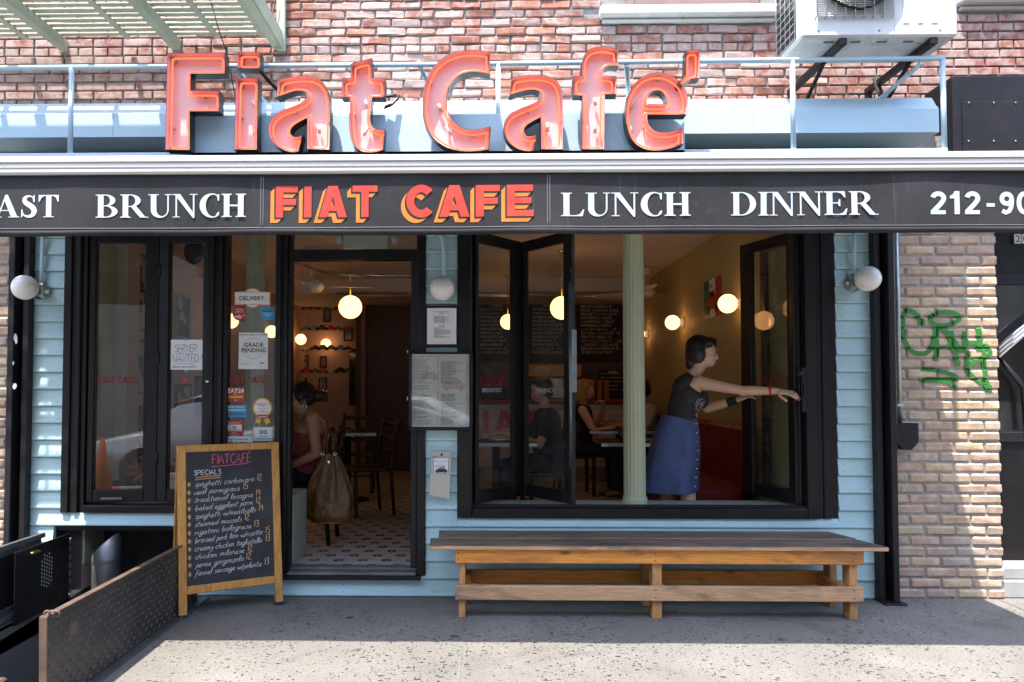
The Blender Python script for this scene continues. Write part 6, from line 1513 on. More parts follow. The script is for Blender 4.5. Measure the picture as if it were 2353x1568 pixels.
# ---------------------------------------------------------------- people
M['palecar0'] = flat('pink_shirt_print', (.45,.16,.18))
def caps(mb, p0, r0, p1, r1, n=14):
    """tapered limb with round ends"""
    p0, p1 = Vector(p0), Vector(p1); d = p1-p0; L = d.length; ax = d.normalized() if L > 1e-6 else Vector((0, 0, 1))
    q = ax.to_track_quat('Z', 'Y').to_matrix().to_4x4(); Mx = TR(*p0) @ q
    prof = [(r0*math.sin(R(a)), -r0*math.cos(R(a))) for a in (0, 25, 50, 75)] + [(r0, 0), (r1, L)] + [(r1*math.cos(R(a)), L + r1*math.sin(R(a))) for a in (25, 50, 75, 90)]
    mb.lathe(prof, n, Mx)
def chain(mb, pts):
    for (p0, r0), (p1, r1) in zip(pts, pts[1:]): caps(mb, p0, r0, p1, r1)
def ell(mb, c, r, rot=None):
    Mx = TR(*c) @ (rot.to_4x4() if rot else Matrix.Identity(4)); mb.ball((0, 0, 0), r, 20, 14, Mx)
def remesh(mb, name, mats, parent, voxel=.008, smooth=3, extra=None, disp=None):
    me = bpy.data.meshes.new(name); me.from_pydata([tuple(v) for v in mb.v], [], mb.f); o = bpy.data.objects.new(name, me); C.objects.link(o)
    m = o.modifiers.new('r', 'REMESH'); m.mode = 'VOXEL'; m.voxel_size = voxel; m.use_smooth_shade = True
    if smooth: s_ = o.modifiers.new('s', 'SMOOTH'); s_.factor = .5; s_.iterations = smooth
    dg = bpy.context.evaluated_depsgraph_get(); me2 = bpy.data.meshes.new_from_object(o.evaluated_get(dg)); bpy.data.objects.remove(o)
    out = MB(); out.smooth = True
    vs = [v.co.copy() for v in me2.vertices]
    if disp: vs = [disp(v, n_.vector) for v, n_ in zip(vs, me2.vertex_normals)]
    out.add(vs, [tuple(p_.vertices) for p_ in me2.polygons]); bpy.data.meshes.remove(me2)
    if extra: extra(out)
    return out.build(name, mats, parent)
def head_shape(mb, Hm, s=1.0, female=True):
    """skull, jaw, nose, brow, ears, neck root; Hm places a head looking along local -y with crown up; s scales a 0.225 m head"""
    def E(c, r): mb.ball((0, 0, 0), tuple(x*s for x in r), 20, 14, Hm @ TR(*(x*s for x in c)))
    E((0,.012,.035), (.074,.092,.082)); E((0,-.022,-.03), (.058,.066,.075)); E((0,-.052,-.075), (.030,.030,.026)); E((0,-.066,-.002), (.046,.022,.04))
    E((0,-.088,-.022), (.0125,.018,.022)); E((0,-.096,-.033), (.014,.014,.011)); E((0,-.082,.03), (.045,.014,.012)); E((-.030,-.072,-.025), (.022,.02,.02)); E((.030,-.072,-.025), (.022,.02,.02))
    E((0,-.082,-.060), (.022,.012,.010))
    for sx in (-1, 1): E((sx*.074,.008,-.012), (.010,.020,.032))
def face_bits(out, Hm, s=1.0):
    def E(c, r, mi): out.cur = mi; out.ball((0, 0, 0), tuple(x*s for x in r), 12, 8, Hm @ TR(*(x*s for x in c)))
    for sx in (-1, 1):
        E((sx*.030,-.0845,.006), (.0125,.006,.0065), 1); E((sx*.030,-.0895,.006), (.0058,.004,.0058), 2); E((sx*.031,-.0915,.024), (.020,.005,.0042), 2)
    E((0,-.094,-.0605), (.021,.006,.0075), 3); out.cur = 0
def hand_mesh(mb, Hm, curl, s=1.0, side=1, spread=.12, thumb=(.5,.6)):
    """palm in local xy: fingers along +x, palm facing -z, thumb on +y*side"""
    ell_ = lambda c, r: mb.ball((0, 0, 0), tuple(x*s for x in r), 16, 10, Hm @ TR(*(x*s for x in c)))
    ell_((.045,0,0), (.05,.038,.014)); ell_((.02,0,0), (.034,.030,.016))
    for k, (oy, L, cv) in enumerate(((.028,.070,curl[0]), (.010,.078,curl[1]), (-.009,.073,curl[2]), (-.027,.058,curl[3]))):
        p = Vector((.082,oy*side,0)); a = 0; d0 = spread*(1.5-k)*.5*side; pts = [(Hm @ (p*s), .0090*s)]
        for f, rr in ((.45,.0086), (.31,.0080), (.24,.0068)):
            a += cv; p = p + Vector((math.cos(a)*math.cos(d0), math.sin(d0), -math.sin(a)))*L*f; pts.append((Hm @ (p*s), rr*s))
        chain(mb, pts)
        FING.append((Hm @ (p*s)))
    p = Vector((.018,.028*side,-.004)); t0 = thumb[0]
    pts = [(Hm @ (p*s), .012*s)]
    for L, a, b_ in ((.036, 1.0*side*t0*1.6, .25), (.030, .8*side*t0, .25+thumb[1]*.5), (.024, .55*side*t0, .25+thumb[1])):
        p = p + Vector((math.cos(a), math.sin(a), -math.sin(b_)*.6))*L; pts.append((Hm @ (p*s), .0095*s))
    chain(mb, pts)
FING = []
def frame(origin, fwd, up):
    """matrix with local x along fwd and local z near up"""
    x = Vector(fwd).normalized(); z = (Vector(up) - x*Vector(up).dot(x)).normalized(); y = z.cross(x)
    m = Matrix((x, y, z)).transposed().to_4x4(); m.translation = origin; return m

# --- waitress reaching for the folded window leaf
YWA = .46
def wq(px, py, y=YWA): return U(px, py, y)
wt = thing('person', 'dark haired woman in sleeveless charcoal top and denim skirt reaching for the window leaf', 'person', (wq(1545,1100).x, YWA, ZF))
sh_r = wq(1607,880,.40); sh_l = wq(1575,885,.62); hip = wq(1556,985); chest = wq(1578,900,.51); neck = wq(1600,855,.50)
hc = wq(1617,812,.49)
body = MB(); hipc = wq(1558,990,.50)
ell(body, hipc, (.155,.12,.10)); ell(body, (hipc.x-.01, .50, hipc.z-.1), (.165,.13,.13)); ell(body, chest - Vector((.01,0,.06)), (.095,.15,.15)); ell(body, (chest+hipc)*.5, (.092,.115,.16))
ell(body, chest + Vector((.07,.06,-.06)), (.055,.06,.06)); ell(body, chest + Vector((.075,-.07,-.06)), (.055,.06,.06))
caps(body, chest + Vector((0,0,.02)), .075, neck, .05); caps(body, neck, .049, hc + Vector((-.01,0,-.06)), .05)
Hm = TR(*hc) @ RZ(R(62)) @ RX(R(4)); HS = 1.0
head_shape(body, Hm, HS)
# near arm stretched to the lock stile
el = wq(1706,898,.22); wr = wq(1786,899,.06); 
chain(body, [(sh_r, .053), (sh_r + (el-sh_r)*.3, .043), (sh_r + (el-sh_r)*.72, .036), (el, .0335), (el + (wr-el)*.28, .0355), (el + (wr-el)*.7, .028), (wr, .0225)]); ell(body, el + Vector((.0,.0,-.012)), (.03,.026,.028)); caps(body, chest + Vector((.02,-.06,.03)), .07, sh_r, .055)
tip = wq(1836,906,-.04); FING.clear()
hand_mesh(body, frame(wr + Vector((.005,0,0)), tip-wr, Vector((.15,-.6,.8))), (.22,.30,.34,.42), .98, -1, .22, (.6,.5)); near_tips = list(FING)
# far arm bent, hand on the leaf edge
el2 = wq(1624,938,.62); wr2 = wq(1693,920,.52)
chain(body, [(sh_l, .054), (sh_l+(el2-sh_l)*.6, .043), (el2, .040), (el2+(wr2-el2)*.35, .038), (wr2, .025)]); caps(body, chest + Vector((.0,.06,.03)), .07, sh_l, .055)
hand_mesh(body, frame(wr2, (wq(1722,908,.5)-wr2), Vector((0,-.3,.9))), (.25,.3,.35,.4), .98, 1, .15, (.5,.5))
# legs
fl, fr_ = Vector((hipc.x-.10,.58,ZF)), Vector((hipc.x+.02,.42,ZF))
for (hx, hy, ft, kx) in ((-.02,.56,fl,.0), (.02,.44,fr_,.03)):
    hj = Vector((hipc.x+hx, hy, hipc.z-.08)); kn = hj*.5 + ft*.5 + Vector((kx,0,.02))
    chain(body, [(hj,.085), (hj*.5+kn*.5,.075), (kn,.056), (kn*.6+ft*.4,.058), (Vector((ft.x,ft.y,ft.z+.09)),.036)])
    caps(body, (ft.x-.02,ft.y,ft.z+.04), .036, (ft.x+.15,ft.y-.03,ft.z+.028), .026)
def wx(out):
    face_bits(out, Hm, HS)
    out.cur = 4
    for q in near_tips: out.ball((q.x+.002,q.y-.004,q.z+.002), .0075, 8, 6)
    out.cur = 0
wbody = remesh(body, 'body', [M['skin'], M['eyew'], M['brow'], M['lip'], M['nail']], wt, .0055, 2, wx)
hb = MB()                                          # hair: cap, fringe sides, short back
def HE(c, r): hb.ball((0, 0, 0), r, 18, 12, Hm @ TR(*c))
HE((0,.028,.048), (.086,.098,.086)); HE((0,.062,-.02), (.076,.062,.085)); HE((.062,.025,-.01), (.028,.052,.07)); HE((-.062,.025,-.01), (.028,.052,.07)); HE((0,-.035,.098), (.062,.05,.026)); HE((.0,.085,-.075), (.062,.04,.06)); HE((.05,-.045,.072), (.03,.034,.028)); HE((-.05,-.045,.072), (.03,.034,.028))
def hairdisp(sc): return lambda v, n: v + n*(.0035*noise.noise((v.x*90, v.y*90, v.z*28)) + .002*noise.noise((v.x*220, v.y*220, v.z*60)))
def strands(out, Hq, seed, n_=150, low=-.13):
    rnd = random.Random(seed)
    for k in range(n_):
        a = rnd.uniform(-2.2, 2.2) + math.pi/2; e0 = rnd.uniform(.3, 1.45); pts = []
        e1 = e0 - rnd.uniform(.8, 1.9); rr = 1.03 + rnd.uniform(0, .05)
        for i in range(8):
            e = e0 + (e1-e0)*i/7; aa = a + .12*math.sin(i*.9+k)
            z_ = .045 + .086*math.sin(e)*rr; ca = math.cos(max(e, -.25))
            if e < -.25: z_ = .045 - .021 - (-.25-e)*.10
            pts.append(Hq @ Vector((.088*ca*math.cos(aa)*rr, .028+.098*ca*math.sin(aa)*rr, z_)))
        out.tube(pts, [.0016]*7 + [.0005], 4, cap=False)
remesh(hb, 'hair', M['hair'], wt, .006, 2, lambda o_: strands(o_, Hm, 5), hairdisp(1))
tp = MB()
ell(tp, chest - Vector((.01,0,.06)), (.106,.162,.158)); ell(tp, (chest+hipc)*.5, (.108,.13,.17)); ell(tp, hipc + Vector((0,0,.04)), (.128,.125,.10)); ell(tp, chest + Vector((.075,.06,-.06)), (.06,.066,.066)); ell(tp, chest + Vector((.08,-.07,-.06)), (.06,.066,.066))
caps(tp, chest + Vector((-.02,-.05,.04)), .075, sh_r + Vector((-.06,.04,.0)), .055); caps(tp, chest + Vector((-.02,.05,.04)), .075, sh_l + Vector((-.04,-.04,.0)), .052); caps(tp, chest + Vector((-.03,0,.05)), .07, neck + Vector((-.03,0,-.045)), .055)
fold = lambda v, n: v + n*(.005*noise.noise((v.x*14, v.y*14, v.z*22)) + .0025*noise.noise((v.x*40, v.y*40, v.z*40)))
def tx(out):
    """worn white and pink picture printed on the front of the top"""
    rnd = random.Random(11); cand = [v.copy() for v in out.v if v.x > chest.x+.015 and v.y < .47 and chest.z-.25 < v.z < chest.z-.05]
    for k in range(60):
        a = rnd.choice(cand); near = [v for v in rnd.sample(cand, min(60, len(cand))) if .008 < (v-a).length < .035]
        if not near: continue
        b_ = rnd.choice(near); o_ = Vector((.0015, -.003, 0)); out.cur = 1 if k % 3 else 2; out.tube([a+o_, (a+b_)/2+o_*1.3, b_+o_], .0022, 4)
    out.cur = 0
remesh(tp, 'top', [M['top'], M['inkpale'], M['palecar0']], wt, .008, 3, tx, fold)
sk_ = MB(); sk_.smooth = True
n = 64; NR = 16; zt_s, zb_s = wq(1560,962).z, wq(1545,1130).z; vs = []
for i in range(NR+1):
    t_ = i/NR; z = zt_s + (zb_s-zt_s)*t_; cx = hipc.x + .004 - .075*t_ + (.012*(1-t_)); rx = .132 + .035*min(1, t_*2.2) + .04*t_; ry = .125+.03*min(1, t_*2.2)+.03*t_
    for k in range(n):
        a = 2*math.pi*k/n; f = 1 + t_**1.5*(.055*math.sin(a*5+1.2) + .03*math.sin(a*9+t_)) + .018*noise.noise((math.cos(a)*2.5, math.sin(a)*2.5, t_*5)); vs.append((cx + rx*f*math.cos(a), .50 + ry*f*math.sin(a), z + .02*(1-t_)*math.cos(a)*-1.6))
sk_.add(vs, [(i*n+k, i*n+(k+1) % n, (i+1)*n+(k+1) % n, (i+1)*n+k)[::-1] for i in range(NR) for k in range(n)])
skirt = sk_.build('skirt', M['denim'], wt)
b = MB()
for k in range(8):
    t_ = .03+.125*k; a = R(-48 + 6*t_); z = zt_s + (zb_s-zt_s)*t_; cx = hipc.x+.016-.087*t_; rx = .132+.035*min(1,t_*2.2)+.04*t_; ry = .125+.03*min(1,t_*2.2)+.03*t_; f = 1 + t_**1.5*(.055*math.sin(a*5+1.2)+.03*math.sin(a*9+t_)) + .018*noise.noise((math.cos(a)*2.5, math.sin(a)*2.5, t_*5))
    b = MB(); b.ball((cx+(rx*f+.003)*math.cos(a), .50+(ry*f+.003)*math.sin(a), z-.03*(1-t_)*math.cos(a)), .0095, 10, 6); b.build('button', M['brass'], skirt)
b = MB(); wdir = (wr-el).normalized(); b.tube([wr-wdir*.045, wr-wdir*.032], .031, 16); b.build('red_wristband', M['redband'], wt)
b = MB(); wd2 = (wr2-el2).normalized(); b.tube([wr2-wd2*.07, wr2+wd2*.0], .034, 18); b.build('black_cuff', M['blackcloth'], wt)

# --- seated woman with the handbag (seen from behind and the side)
sw = thing('person', 'woman with dark tied hair in a red patterned camisole seated at the doorway', 'person', (-1.42, .95, ZF))
def sq(px, py, y=.95): return U(px, py, y)
hc2 = sq(690,918,.92); ch2 = sq(712,985,.95); hp2 = sq(715,1085,.96)
bd2 = MB()
ell(bd2, ch2 + Vector((0,0,-.03)), (.12,.16,.13)); ell(bd2, (ch2+hp2)*.5, (.11,.14,.19)); ell(bd2, hp2, (.15,.17,.12)); caps(bd2, ch2+Vector((0,0,.06)), .075, hc2+Vector((.02,0,-.08)), .046)
Hm2 = TR(*hc2) @ RZ(R(-62)) @ RX(R(16)); head_shape(bd2, Hm2, .98)
shn, shf = sq(716,962,.78), sq(700,958,1.10)
eln, wrn = sq(728,1042,.72), sq(676,1068,.80)
chain(bd2, [(shn,.055),(shn*.6+eln*.4,.046),(eln,.040),(wrn*.3+eln*.7,.038),(wrn,.026)]); caps(bd2, ch2+Vector((0,-.06,.05)), .075, shn, .054)
FING.clear(); hand_mesh(bd2, frame(wrn, Vector((-1,.1,-.2)), Vector((0,0,1))), (.3,.35,.35,.4), .95, 1)
elf, wrf = sq(690,1045,1.15), sq(648,1050,1.05)
chain(bd2, [(shf,.053),(elf,.040),(wrf,.026)]); caps(bd2, ch2+Vector((0,.06,.05)), .07, shf, .053); hand_mesh(bd2, frame(wrf, Vector((-1,-.1,-.1)), Vector((0,0,1))), (.3,.35,.35,.4), .95, -1)
for y in (.86, 1.05):
    kn = Vector((hp2.x-.42, y, ZF+.50)); ft = Vector((kn.x+.04, y, ZF))
    chain(bd2, [(Vector((hp2.x-.03,y,hp2.z-.03)),.085),(kn,.056),(kn*.55+ft*.45,.052),(ft+Vector((0,0,.08)),.035)]); caps(bd2, ft+Vector((.02,0,.04)), .035, ft+Vector((-.15,0,.028)), .025)
remesh(bd2, 'body', [M['skin2'], M['eyew'], M['brow'], M['lip']], sw, .0065, 2, lambda o_: face_bits(o_, Hm2, .98))
hb = MB()
def H2(c, r): hb.ball((0, 0, 0), r, 18, 12, Hm2 @ TR(*c))
H2((0,.03,.045), (.088,.098,.085)); H2((0,.06,.0), (.08,.062,.07)); H2((0,-.03,.098), (.06,.055,.028)); H2((.06,.0,.03), (.03,.05,.045)); H2((-.06,.0,.03), (.03,.05,.045)); H2((0,.14,-.01), (.055,.055,.05)); H2((.02,.19,-.015), (.03,.035,.025))
remesh(hb, 'hair', M['hair'], sw, .006, 2, lambda o_: strands(o_, Hm2, 9, 110), hairdisp(1))
cm = MB(); ell(cm, ch2+Vector((-.005,0,-.075)), (.132,.172,.115)); ell(cm, (ch2+hp2)*.5, (.125,.155,.19)); ell(cm, hp2+Vector((0,0,.02)), (.16,.18,.11)); remesh(cm, 'camisole', M['camisole'], sw, .008, 2, None, fold)
b = MB(); pts = [ch2+Vector((.105,-.10,-.03)), ch2+Vector((.09,-.105,.05)), ch2+Vector((.03,-.10,.115)), ch2+Vector((-.05,-.10,.10))]; b.tube(pts, .006, 8); b.tube([p_+Vector((0,.2,0)) for p_ in pts], .006, 8); b.build('strap', M['strapwhite'], sw)
pn = MB()
ell(pn, hp2+Vector((0,0,-.03)), (.165,.185,.11))
for y in (.86, 1.05):
    kn = Vector((hp2.x-.42, y, ZF+.50)); caps(pn, (hp2.x-.03,y,hp2.z-.03), .093, hp2*.35+kn*.65, .075)
remesh(pn, 'shorts', M['blackcloth'], sw, .009, 2, None, fold)
b = MB(); e_ = Hm2 @ Vector((.078,.0,-.055)); b.tube([e_+Vector((.016*math.cos(a*.7),0,.016*math.sin(a*.7))) for a in range(9)], .004, 8, closed=True); b.build('earring', M['chrome'], sw)

# handbag hanging from the chair back
hbx = thing('handbag', 'olive brown slouchy leather handbag hanging from the chair back', 'handbag', (U(758,1120,.62).x, .62, U(758,1200,.62).z)); q = U(758,1130,.62); zt_b, zb_b = U(758,1042,.62).z, U(758,1201,.62).z
b = MB(); b.smooth = True; n = 48; NR = 18; vs = []; hgt = zt_b-zb_b
for i in range(NR+1):
    t_ = i/NR; z = zt_b-hgt*t_; wx_ = .055+.135*math.sin(min(1,t_*1.18)*math.pi/2)**1.1*(1 if t_ < .86 else math.sqrt(max(.0,1-((t_-.86)/.15)**2))*.92+.08); dp = .03+.065*math.sin(min(1,t_)*math.pi*.5)*(1 if t_ < .86 else math.sqrt(max(0,1-((t_-.86)/.15)**2)))
    for k in range(n):
        a = 2*math.pi*k/n; f = 1 + (1-t_)*.20*math.sin(a*9+t_*2) + .05*math.sin(a*5+t_*6) + .05*noise.noise((math.cos(a)*3, math.sin(a)*3, t_*5)); vs.append((q.x+wx_*math.cos(a)*f + .006*noise.noise((t_*4,k*.2,0)), .62+dp*math.sin(a)*f, z-.012*abs(math.cos(a))*(1-t_)))
b.add(vs, [(i*n+k, i*n+(k+1) % n, (i+1)*n+(k+1) % n, (i+1)*n+k)[::-1] for i in range(NR) for k in range(n)] + [tuple(range(NR*n,(NR+1)*n))]); b.build('pouch', M['bagleather'], hbx)
for dy in (-.03, .03):
    b = MB(); b.tube([(q.x-.045,.62+dy,zt_b-.01),(q.x-.04,.62+dy,zt_b+.10),(q.x-.01,.64,zt_b+.20),(q.x+.02,.62+dy,zt_b+.12),(q.x+.045,.62+dy,zt_b-.005)], .0075, 8); b.build('handle', M['bagleather'], hbx)
b = MB(); b.ball((q.x+.0,.62-.062,zt_b-.06), (.016,.006,.016), 12, 8); b.build('snap', M['chrome'], hbx)
for dx in (-.05, .045): b = MB(); b.tube([(q.x+dx+.012*math.cos(a*.785),.62-.04,zt_b+.012*math.sin(a*.785)) for a in range(8)], .003, 6, closed=True); b.build('ring', M['chrome'], hbx)

# --- guests further inside
def guest(lab, x, y, face, skin, hairm, clothm, hair_long, arm_up=False, sleeves=True):
    t = thing('person', lab, 'person', (x, y, ZF)); Bm = TR(x,y,ZF) @ RZ(R(face)); T = lambda *v: Bm @ Vector(v)
    bd = MB(); Hd = Bm @ TR(0,-.08,1.20) @ RX(R(10))
    chain(bd, [(T(0,.0,.55),.13),(T(0,-.02,.75),.125),(T(0,-.03,.92),.12)]); caps(bd, T(-.13,-.03,.98), .06, T(.13,-.03,.98), .06); caps(bd, T(0,-.03,1.0), .055, T(0,-.06,1.13), .047); head_shape(bd, Hd, .98)
    arms = []
    for s in (-1, 1):
        sh = T(s*.175,-.03,.97)
        if arm_up and s == 1: e, w_ = T(.23,-.26,.80), T(.10,-.30,1.02)
        else: e, w_ = T(s*.25,-.16,.72), T(s*.14,-.42,.80)
        chain(bd, [(sh,.055),(sh*.5+e*.5,.046),(e,.040),(w_,.026)]); hand_mesh(bd, frame(w_, w_-e if not (arm_up and s == 1) else Vector((-.3,-.5,.5)), Vector((0,0,1))), (.35,.4,.45,.5), .95, -s); arms.append((sh, e, w_))
        kn = T(s*.11,-.42,.50); ft = T(s*.11,-.38,.0); chain(bd, [(T(s*.1,-.02,.53),.085),(kn,.057),(kn*.5+ft*.5,.05),(ft+Vector((0,0,.07)),.036)]); caps(bd, ft+Vector((0,0,.04)), .036, T(s*.11,-.54,.03), .026)
    remesh(bd, 'body', [skin, M['eyew'], M['brow'], M['lip']], t, .008, 2, lambda o_: face_bits(o_, Hd, .98))
    h = MB(); E = lambda c, r: h.ball((0, 0, 0), r, 18, 12, Hd @ TR(*c))
    E((0,.026,.046), (.086,.096,.084)); E((0,.058,-.01), (.078,.06,.075)); E((0,-.04,.098), (.06,.05,.026))
    if hair_long: E((0,.075,-.09), (.085,.045,.11)); E((.07,.02,-.05), (.024,.045,.10)); E((-.07,.02,-.05), (.024,.045,.10))
    remesh(h, 'hair', hairm, t, .008, 2, None, hairdisp(1))
    c = MB(); chain(c, [(T(0,.0,.55),.148),(T(0,-.02,.75),.142),(T(0,-.03,.92),.134)]); caps(c, T(-.13,-.03,.97), .072, T(.13,-.03,.97), .072)
    if sleeves:
        for sh, e, w_ in arms: caps(c, sh, .066, sh*.35+e*.65, .056)
    remesh(c, 'shirt', clothm, t, .010, 2, None, fold)
    p = MB()
    for s in (-1, 1):
        kn = T(s*.11,-.42,.50); ft = T(s*.11,-.38,.0); chain(p, [(T(s*.1,-.02,.53),.098),(kn,.07),(kn*.2+ft*.8,.055)])
    ell(p, T(0,0,.55), (.155,.155,.11)); remesh(p, 'trousers', M['navy'], t, .011, 2, None, fold)
guest('guest with fair hair in a dark top raising a hand at the laid table', T2[0]-.46, T2[1], 88, M['skin'], M['hairb'], M['blackcloth'], True, True, False)
guest('dark haired guest in pale grey shirt seated on the red banquette', XR-.24, T2[1]+.05, -78, M['skin2'], M['hair'], M['greycloth'], False)
guest('guest in navy shirt seated behind the lettered folding window', T1[0]+.50, T1[1]+.15, -80, M['skin'], M['hair'], M['navy'], False)
# ---------------------------------------------------------------- notices, stickers and window lettering
def local_hit(Mx, px, py, yl):
    """where a sight line meets a leaf's own plane, in the leaf's coordinates"""
    inv = Mx.inverted(); o = inv @ EYE; d = inv.to_3x3() @ ray(px, py); t = (yl-o.y)/d.y; q = o + d*t
    return q.x, q.z
def leaf_text(Mx, par, fn, txt, px0, px1, py0, py1, m, yl=-.0042, name='window_lettering', off=(0, 0), dy=.00008, start=0):
    x0, z0 = local_hit(Mx, px0, py1, yl); x1, z1 = local_hit(Mx, px1, py0, yl); o_, wd = word(fn, txt, .12 if fn is sans else .02); b = MB(); b2 = MB()
    lay_word(b2, o_, lambda u: x0+u/wd*(x1-x0)+off[0], lambda v: z0+v*(z1-z0)+off[1], lambda x, z: yl-start, dy)
    b.add([tuple(v) for v in b2.v], b2.f, Mx); return b.build(name, M[m], par)
thin = lambda c: sans(c, .15)
for (Mx, par, a, b_, c, d) in ((ML1, LP1, 226, 317, 866, 881), (TR(0,.0335,0), sf, 529, 612, 866, 880), (MR1, RP1, 1106, 1168, 866, 886), (MR3, RP3, 1752, 1836, 866, 886)):
    leaf_text(Mx, par, thin, 'FIAT CAFE', a, b_, c, d, 'glred', off=(-.002,-.0025)); leaf_text(Mx, par, thin, 'FIAT CAFE', a, b_, c, d, 'gldark', start=.0015)
for (Mx, par, txt, px, py, px1) in ((MR1, RP1, 'BREAKFAST', 1108, 902, 1156), (MR2, RP2, 'BRUNCH', 1233, 902, 1272)):
    x0, z0 = local_hit(Mx, px, py, -.0045); x1, z1 = local_hit(Mx, px1, py-11, -.0045); b = MB(); printed(b, txt, x0, z0, (z1-z0)*1.35, -.0045, 'L', Mx, .006, 0, (x1-x0)/((z1-z0)*1.35*len(txt)*.62)); b.build('window_lettering', M['letterwhite'], par)
x, z = local_hit(ML2, 426, 874, -.0042); b = MB(); b.lathe([(0,0),(.019,0)], 20, ML2 @ TR(x,-.0042,z) @ RX(R(90))); b.build('red_dot', M['sred'], LP2)

# handwritten help notice taped on the folding leaf
xa, za_ = local_hit(ML2, 389, 851, -.006); xb, zb_ = local_hit(ML2, 467, 781, -.006); mid = ML2 @ Vector(((xa+xb)/2, -.006, za_))
t = thing('paper_notice', 'white handwritten paper notice taped to the folding window', 'notice', mid)
b = MB(); b.add([(xa,-.0055,za_+.004),(xb-.003,-.0055,za_),(xb,-.0055,zb_),(xa+.006,-.0055,zb_+.003)], [(0,1,2,3)], ML2); sh_ = b.build('sheet', M['paper'], t)
w_ = xb-xa; h_ = zb_-za_; b = MB(); Mh = ML2 @ TR(0,-.0062,0)
hand(b, 'SERVER', xa+w_*.14, za_+h_*.60, h_*.24, .0048, 0, Mh, .1, fit=w_*.68, jig=.03); hand(b, 'WANTED', xa+w_*.09, za_+h_*.27, h_*.24, .0048, 0, Mh, .1, fit=w_*.78, jig=.03)
ribbon(b, [(xa+w_*.2,za_+h_*.54),(xa+w_*.7,za_+h_*.555)], .003, Mh); ribbon(b, [(xa+w_*.15,za_+h_*.21),(xa+w_*.75,za_+h_*.205)], .003, Mh); hand(b, 'please inquire within...', xa+w_*.1, za_+h_*.08, h_*.09, .0024, 0, Mh, .1, fit=w_*.74)
b.build('handwriting', M['inkgrey'], sh_)
b = MB()
for (u, v) in ((.5,1.02), (.5,-.03), (1.0,.45)): b.box((xa+w_*u-.012,-.0068,za_+h_*v-.008), (xa+w_*u+.012,-.0064,za_+h_*v+.008), ML2)
b.build('tape', M['sblue'], t)

YS = .0285
def fz(zx, zy): q = U((880+zx/2.2393)*.57446, (1100+zy/2.2393)*.57446, YS); return q.x, q.z
KS = (fz(100,0)[0]-fz(0,0)[0])/100                 # metres per measured unit
def stk(name, lab, cat, layers, texts, nm='sticker'):
    """flat sticker from layered outlines [(material, points)] and printed lines [(material, text, x, y, size, bold)]"""
    pts = [fz(*q) for q in layers[0][1]]; cx = sum(q[0] for q in pts)/len(pts); cz = min(q[1] for q in pts)
    t = thing(name, lab, cat, (cx, YS, cz), 0, 'notices and stickers on the side window'); par = t
    for k, (m, P) in enumerate(layers):
        b = MB(); b.poly([[fz(*q) for q in P]], .0004, TR(0, YS-.0006*k, 0)); o = b.build(nm if k == 0 else 'printed_area', M[m], par)
        if k == 0: par = o
    ms = {}
    for (m, tx_, x, y, sz, bo) in texts: bb = ms.setdefault(m, MB()); q = fz(x, y); printed(bb, tx_, q[0], q[1], sz*KS, YS-.0006*len(layers)-.0004, 'C', None, bo)
    for m, bb in ms.items(): tag(bb.build('print', M[m], par), kind='stuff')
    return t
rc = lambda x0, y0, x1, y1: [(x0,y0),(x1,y0),(x1,y1),(x0,y1)]
ci = lambda x, y, r, n=32, a0=0, a1=360: [(x+r*math.cos(R(a0+(a1-a0)*k/n)), y+r*math.sin(R(a0+(a1-a0)*k/n))) for k in range(n)]
def banner(g): return [(128+g,150+g),(215,148+g)] + [(292+(92-g)*math.cos(R(a)), 208+(90-g)*math.sin(R(a))) for a in range(-140,-35,10)] + [(365,148+g),(452-g,152+g),(452-g,275-g),(365,275-g)] + [(292+(92-g)*math.cos(R(a)), 208+(90-g)*math.sin(R(a))) for a in range(45,140,10)] + [(215,272-g),(128+g,272-g)]
stk('window_sticker', 'white orange edged banner sticker with rounded middle on the side window', 'sticker', [('sorange', banner(0)), ('swhite', banner(9))], [('ink','DELIVERY',285,228,52,.02),('sblue','ORDER',258,158,18,.01),('ink','from us at',318,158,17,.004),('ink','Scan to start ordering',292,270,16,.004),('inkpale','.com',410,228,18,.004)])
stk('window_sticker', 'round red review sticker below the delivery banner', 'sticker', [('sred', ci(175,347,64))], [('swhite','PEOPLE',175,318,20,.01),('swhite','LOVE US',175,338,20,.01),('swhite','ON',175,352,9,.0),('swhite','yelp',162,386,42,.04),('swhite','*',215,398,56,.03)])
stk('window_sticker', 'round blue speech bubble sticker beside the red review sticker', 'sticker', [('sblue', ci(425,345,62,28,60,385) + [(482,372),(472,416)])], [('ink','foursquare',425,330,23,.02),('swhite','CHECK IN',426,354,19,.01),('swhite','HERE',426,372,19,.01)])
t = stk('window_notice', 'white grade pending inspection notice with pale seal', 'notice', [('paper', [(170,517),(430,519),(428,845),(165,843)])], [('ink','SANITARY INSPECTION GRADE',300,543,17,.004),('ink','GRADE',302,645,52,.015),('ink','PENDING',302,694,52,.015),('ink','NYC',378,797,21,.04),('inkgrey','Establishment   Fiat Cafe',235,795,10,0),('inkgrey','Date   July 2013',225,805,9,0),('inkgrey','health department',385,820,8,0)], 'sheet')
b = MB(); n = 60
for r0, r1 in ((96,88), (70,67)):
    A = [fz(298+r0*math.cos(2*math.pi*k/n), 660+r0*math.sin(2*math.pi*k/n)) for k in range(n)]; Bq = [fz(298+r1*math.cos(2*math.pi*k/n), 660+r1*math.sin(2*math.pi*k/n)) for k in range(n)]
    b.add([(*(a[0],), YS-.0005, a[1]) for a in A] + [(a[0], YS-.0005, a[1]) for a in Bq], [(k, (k+1) % n, n+(k+1) % n, n+k) for k in range(n)])
b.build('seal', M['inkpale'], t.children[0])
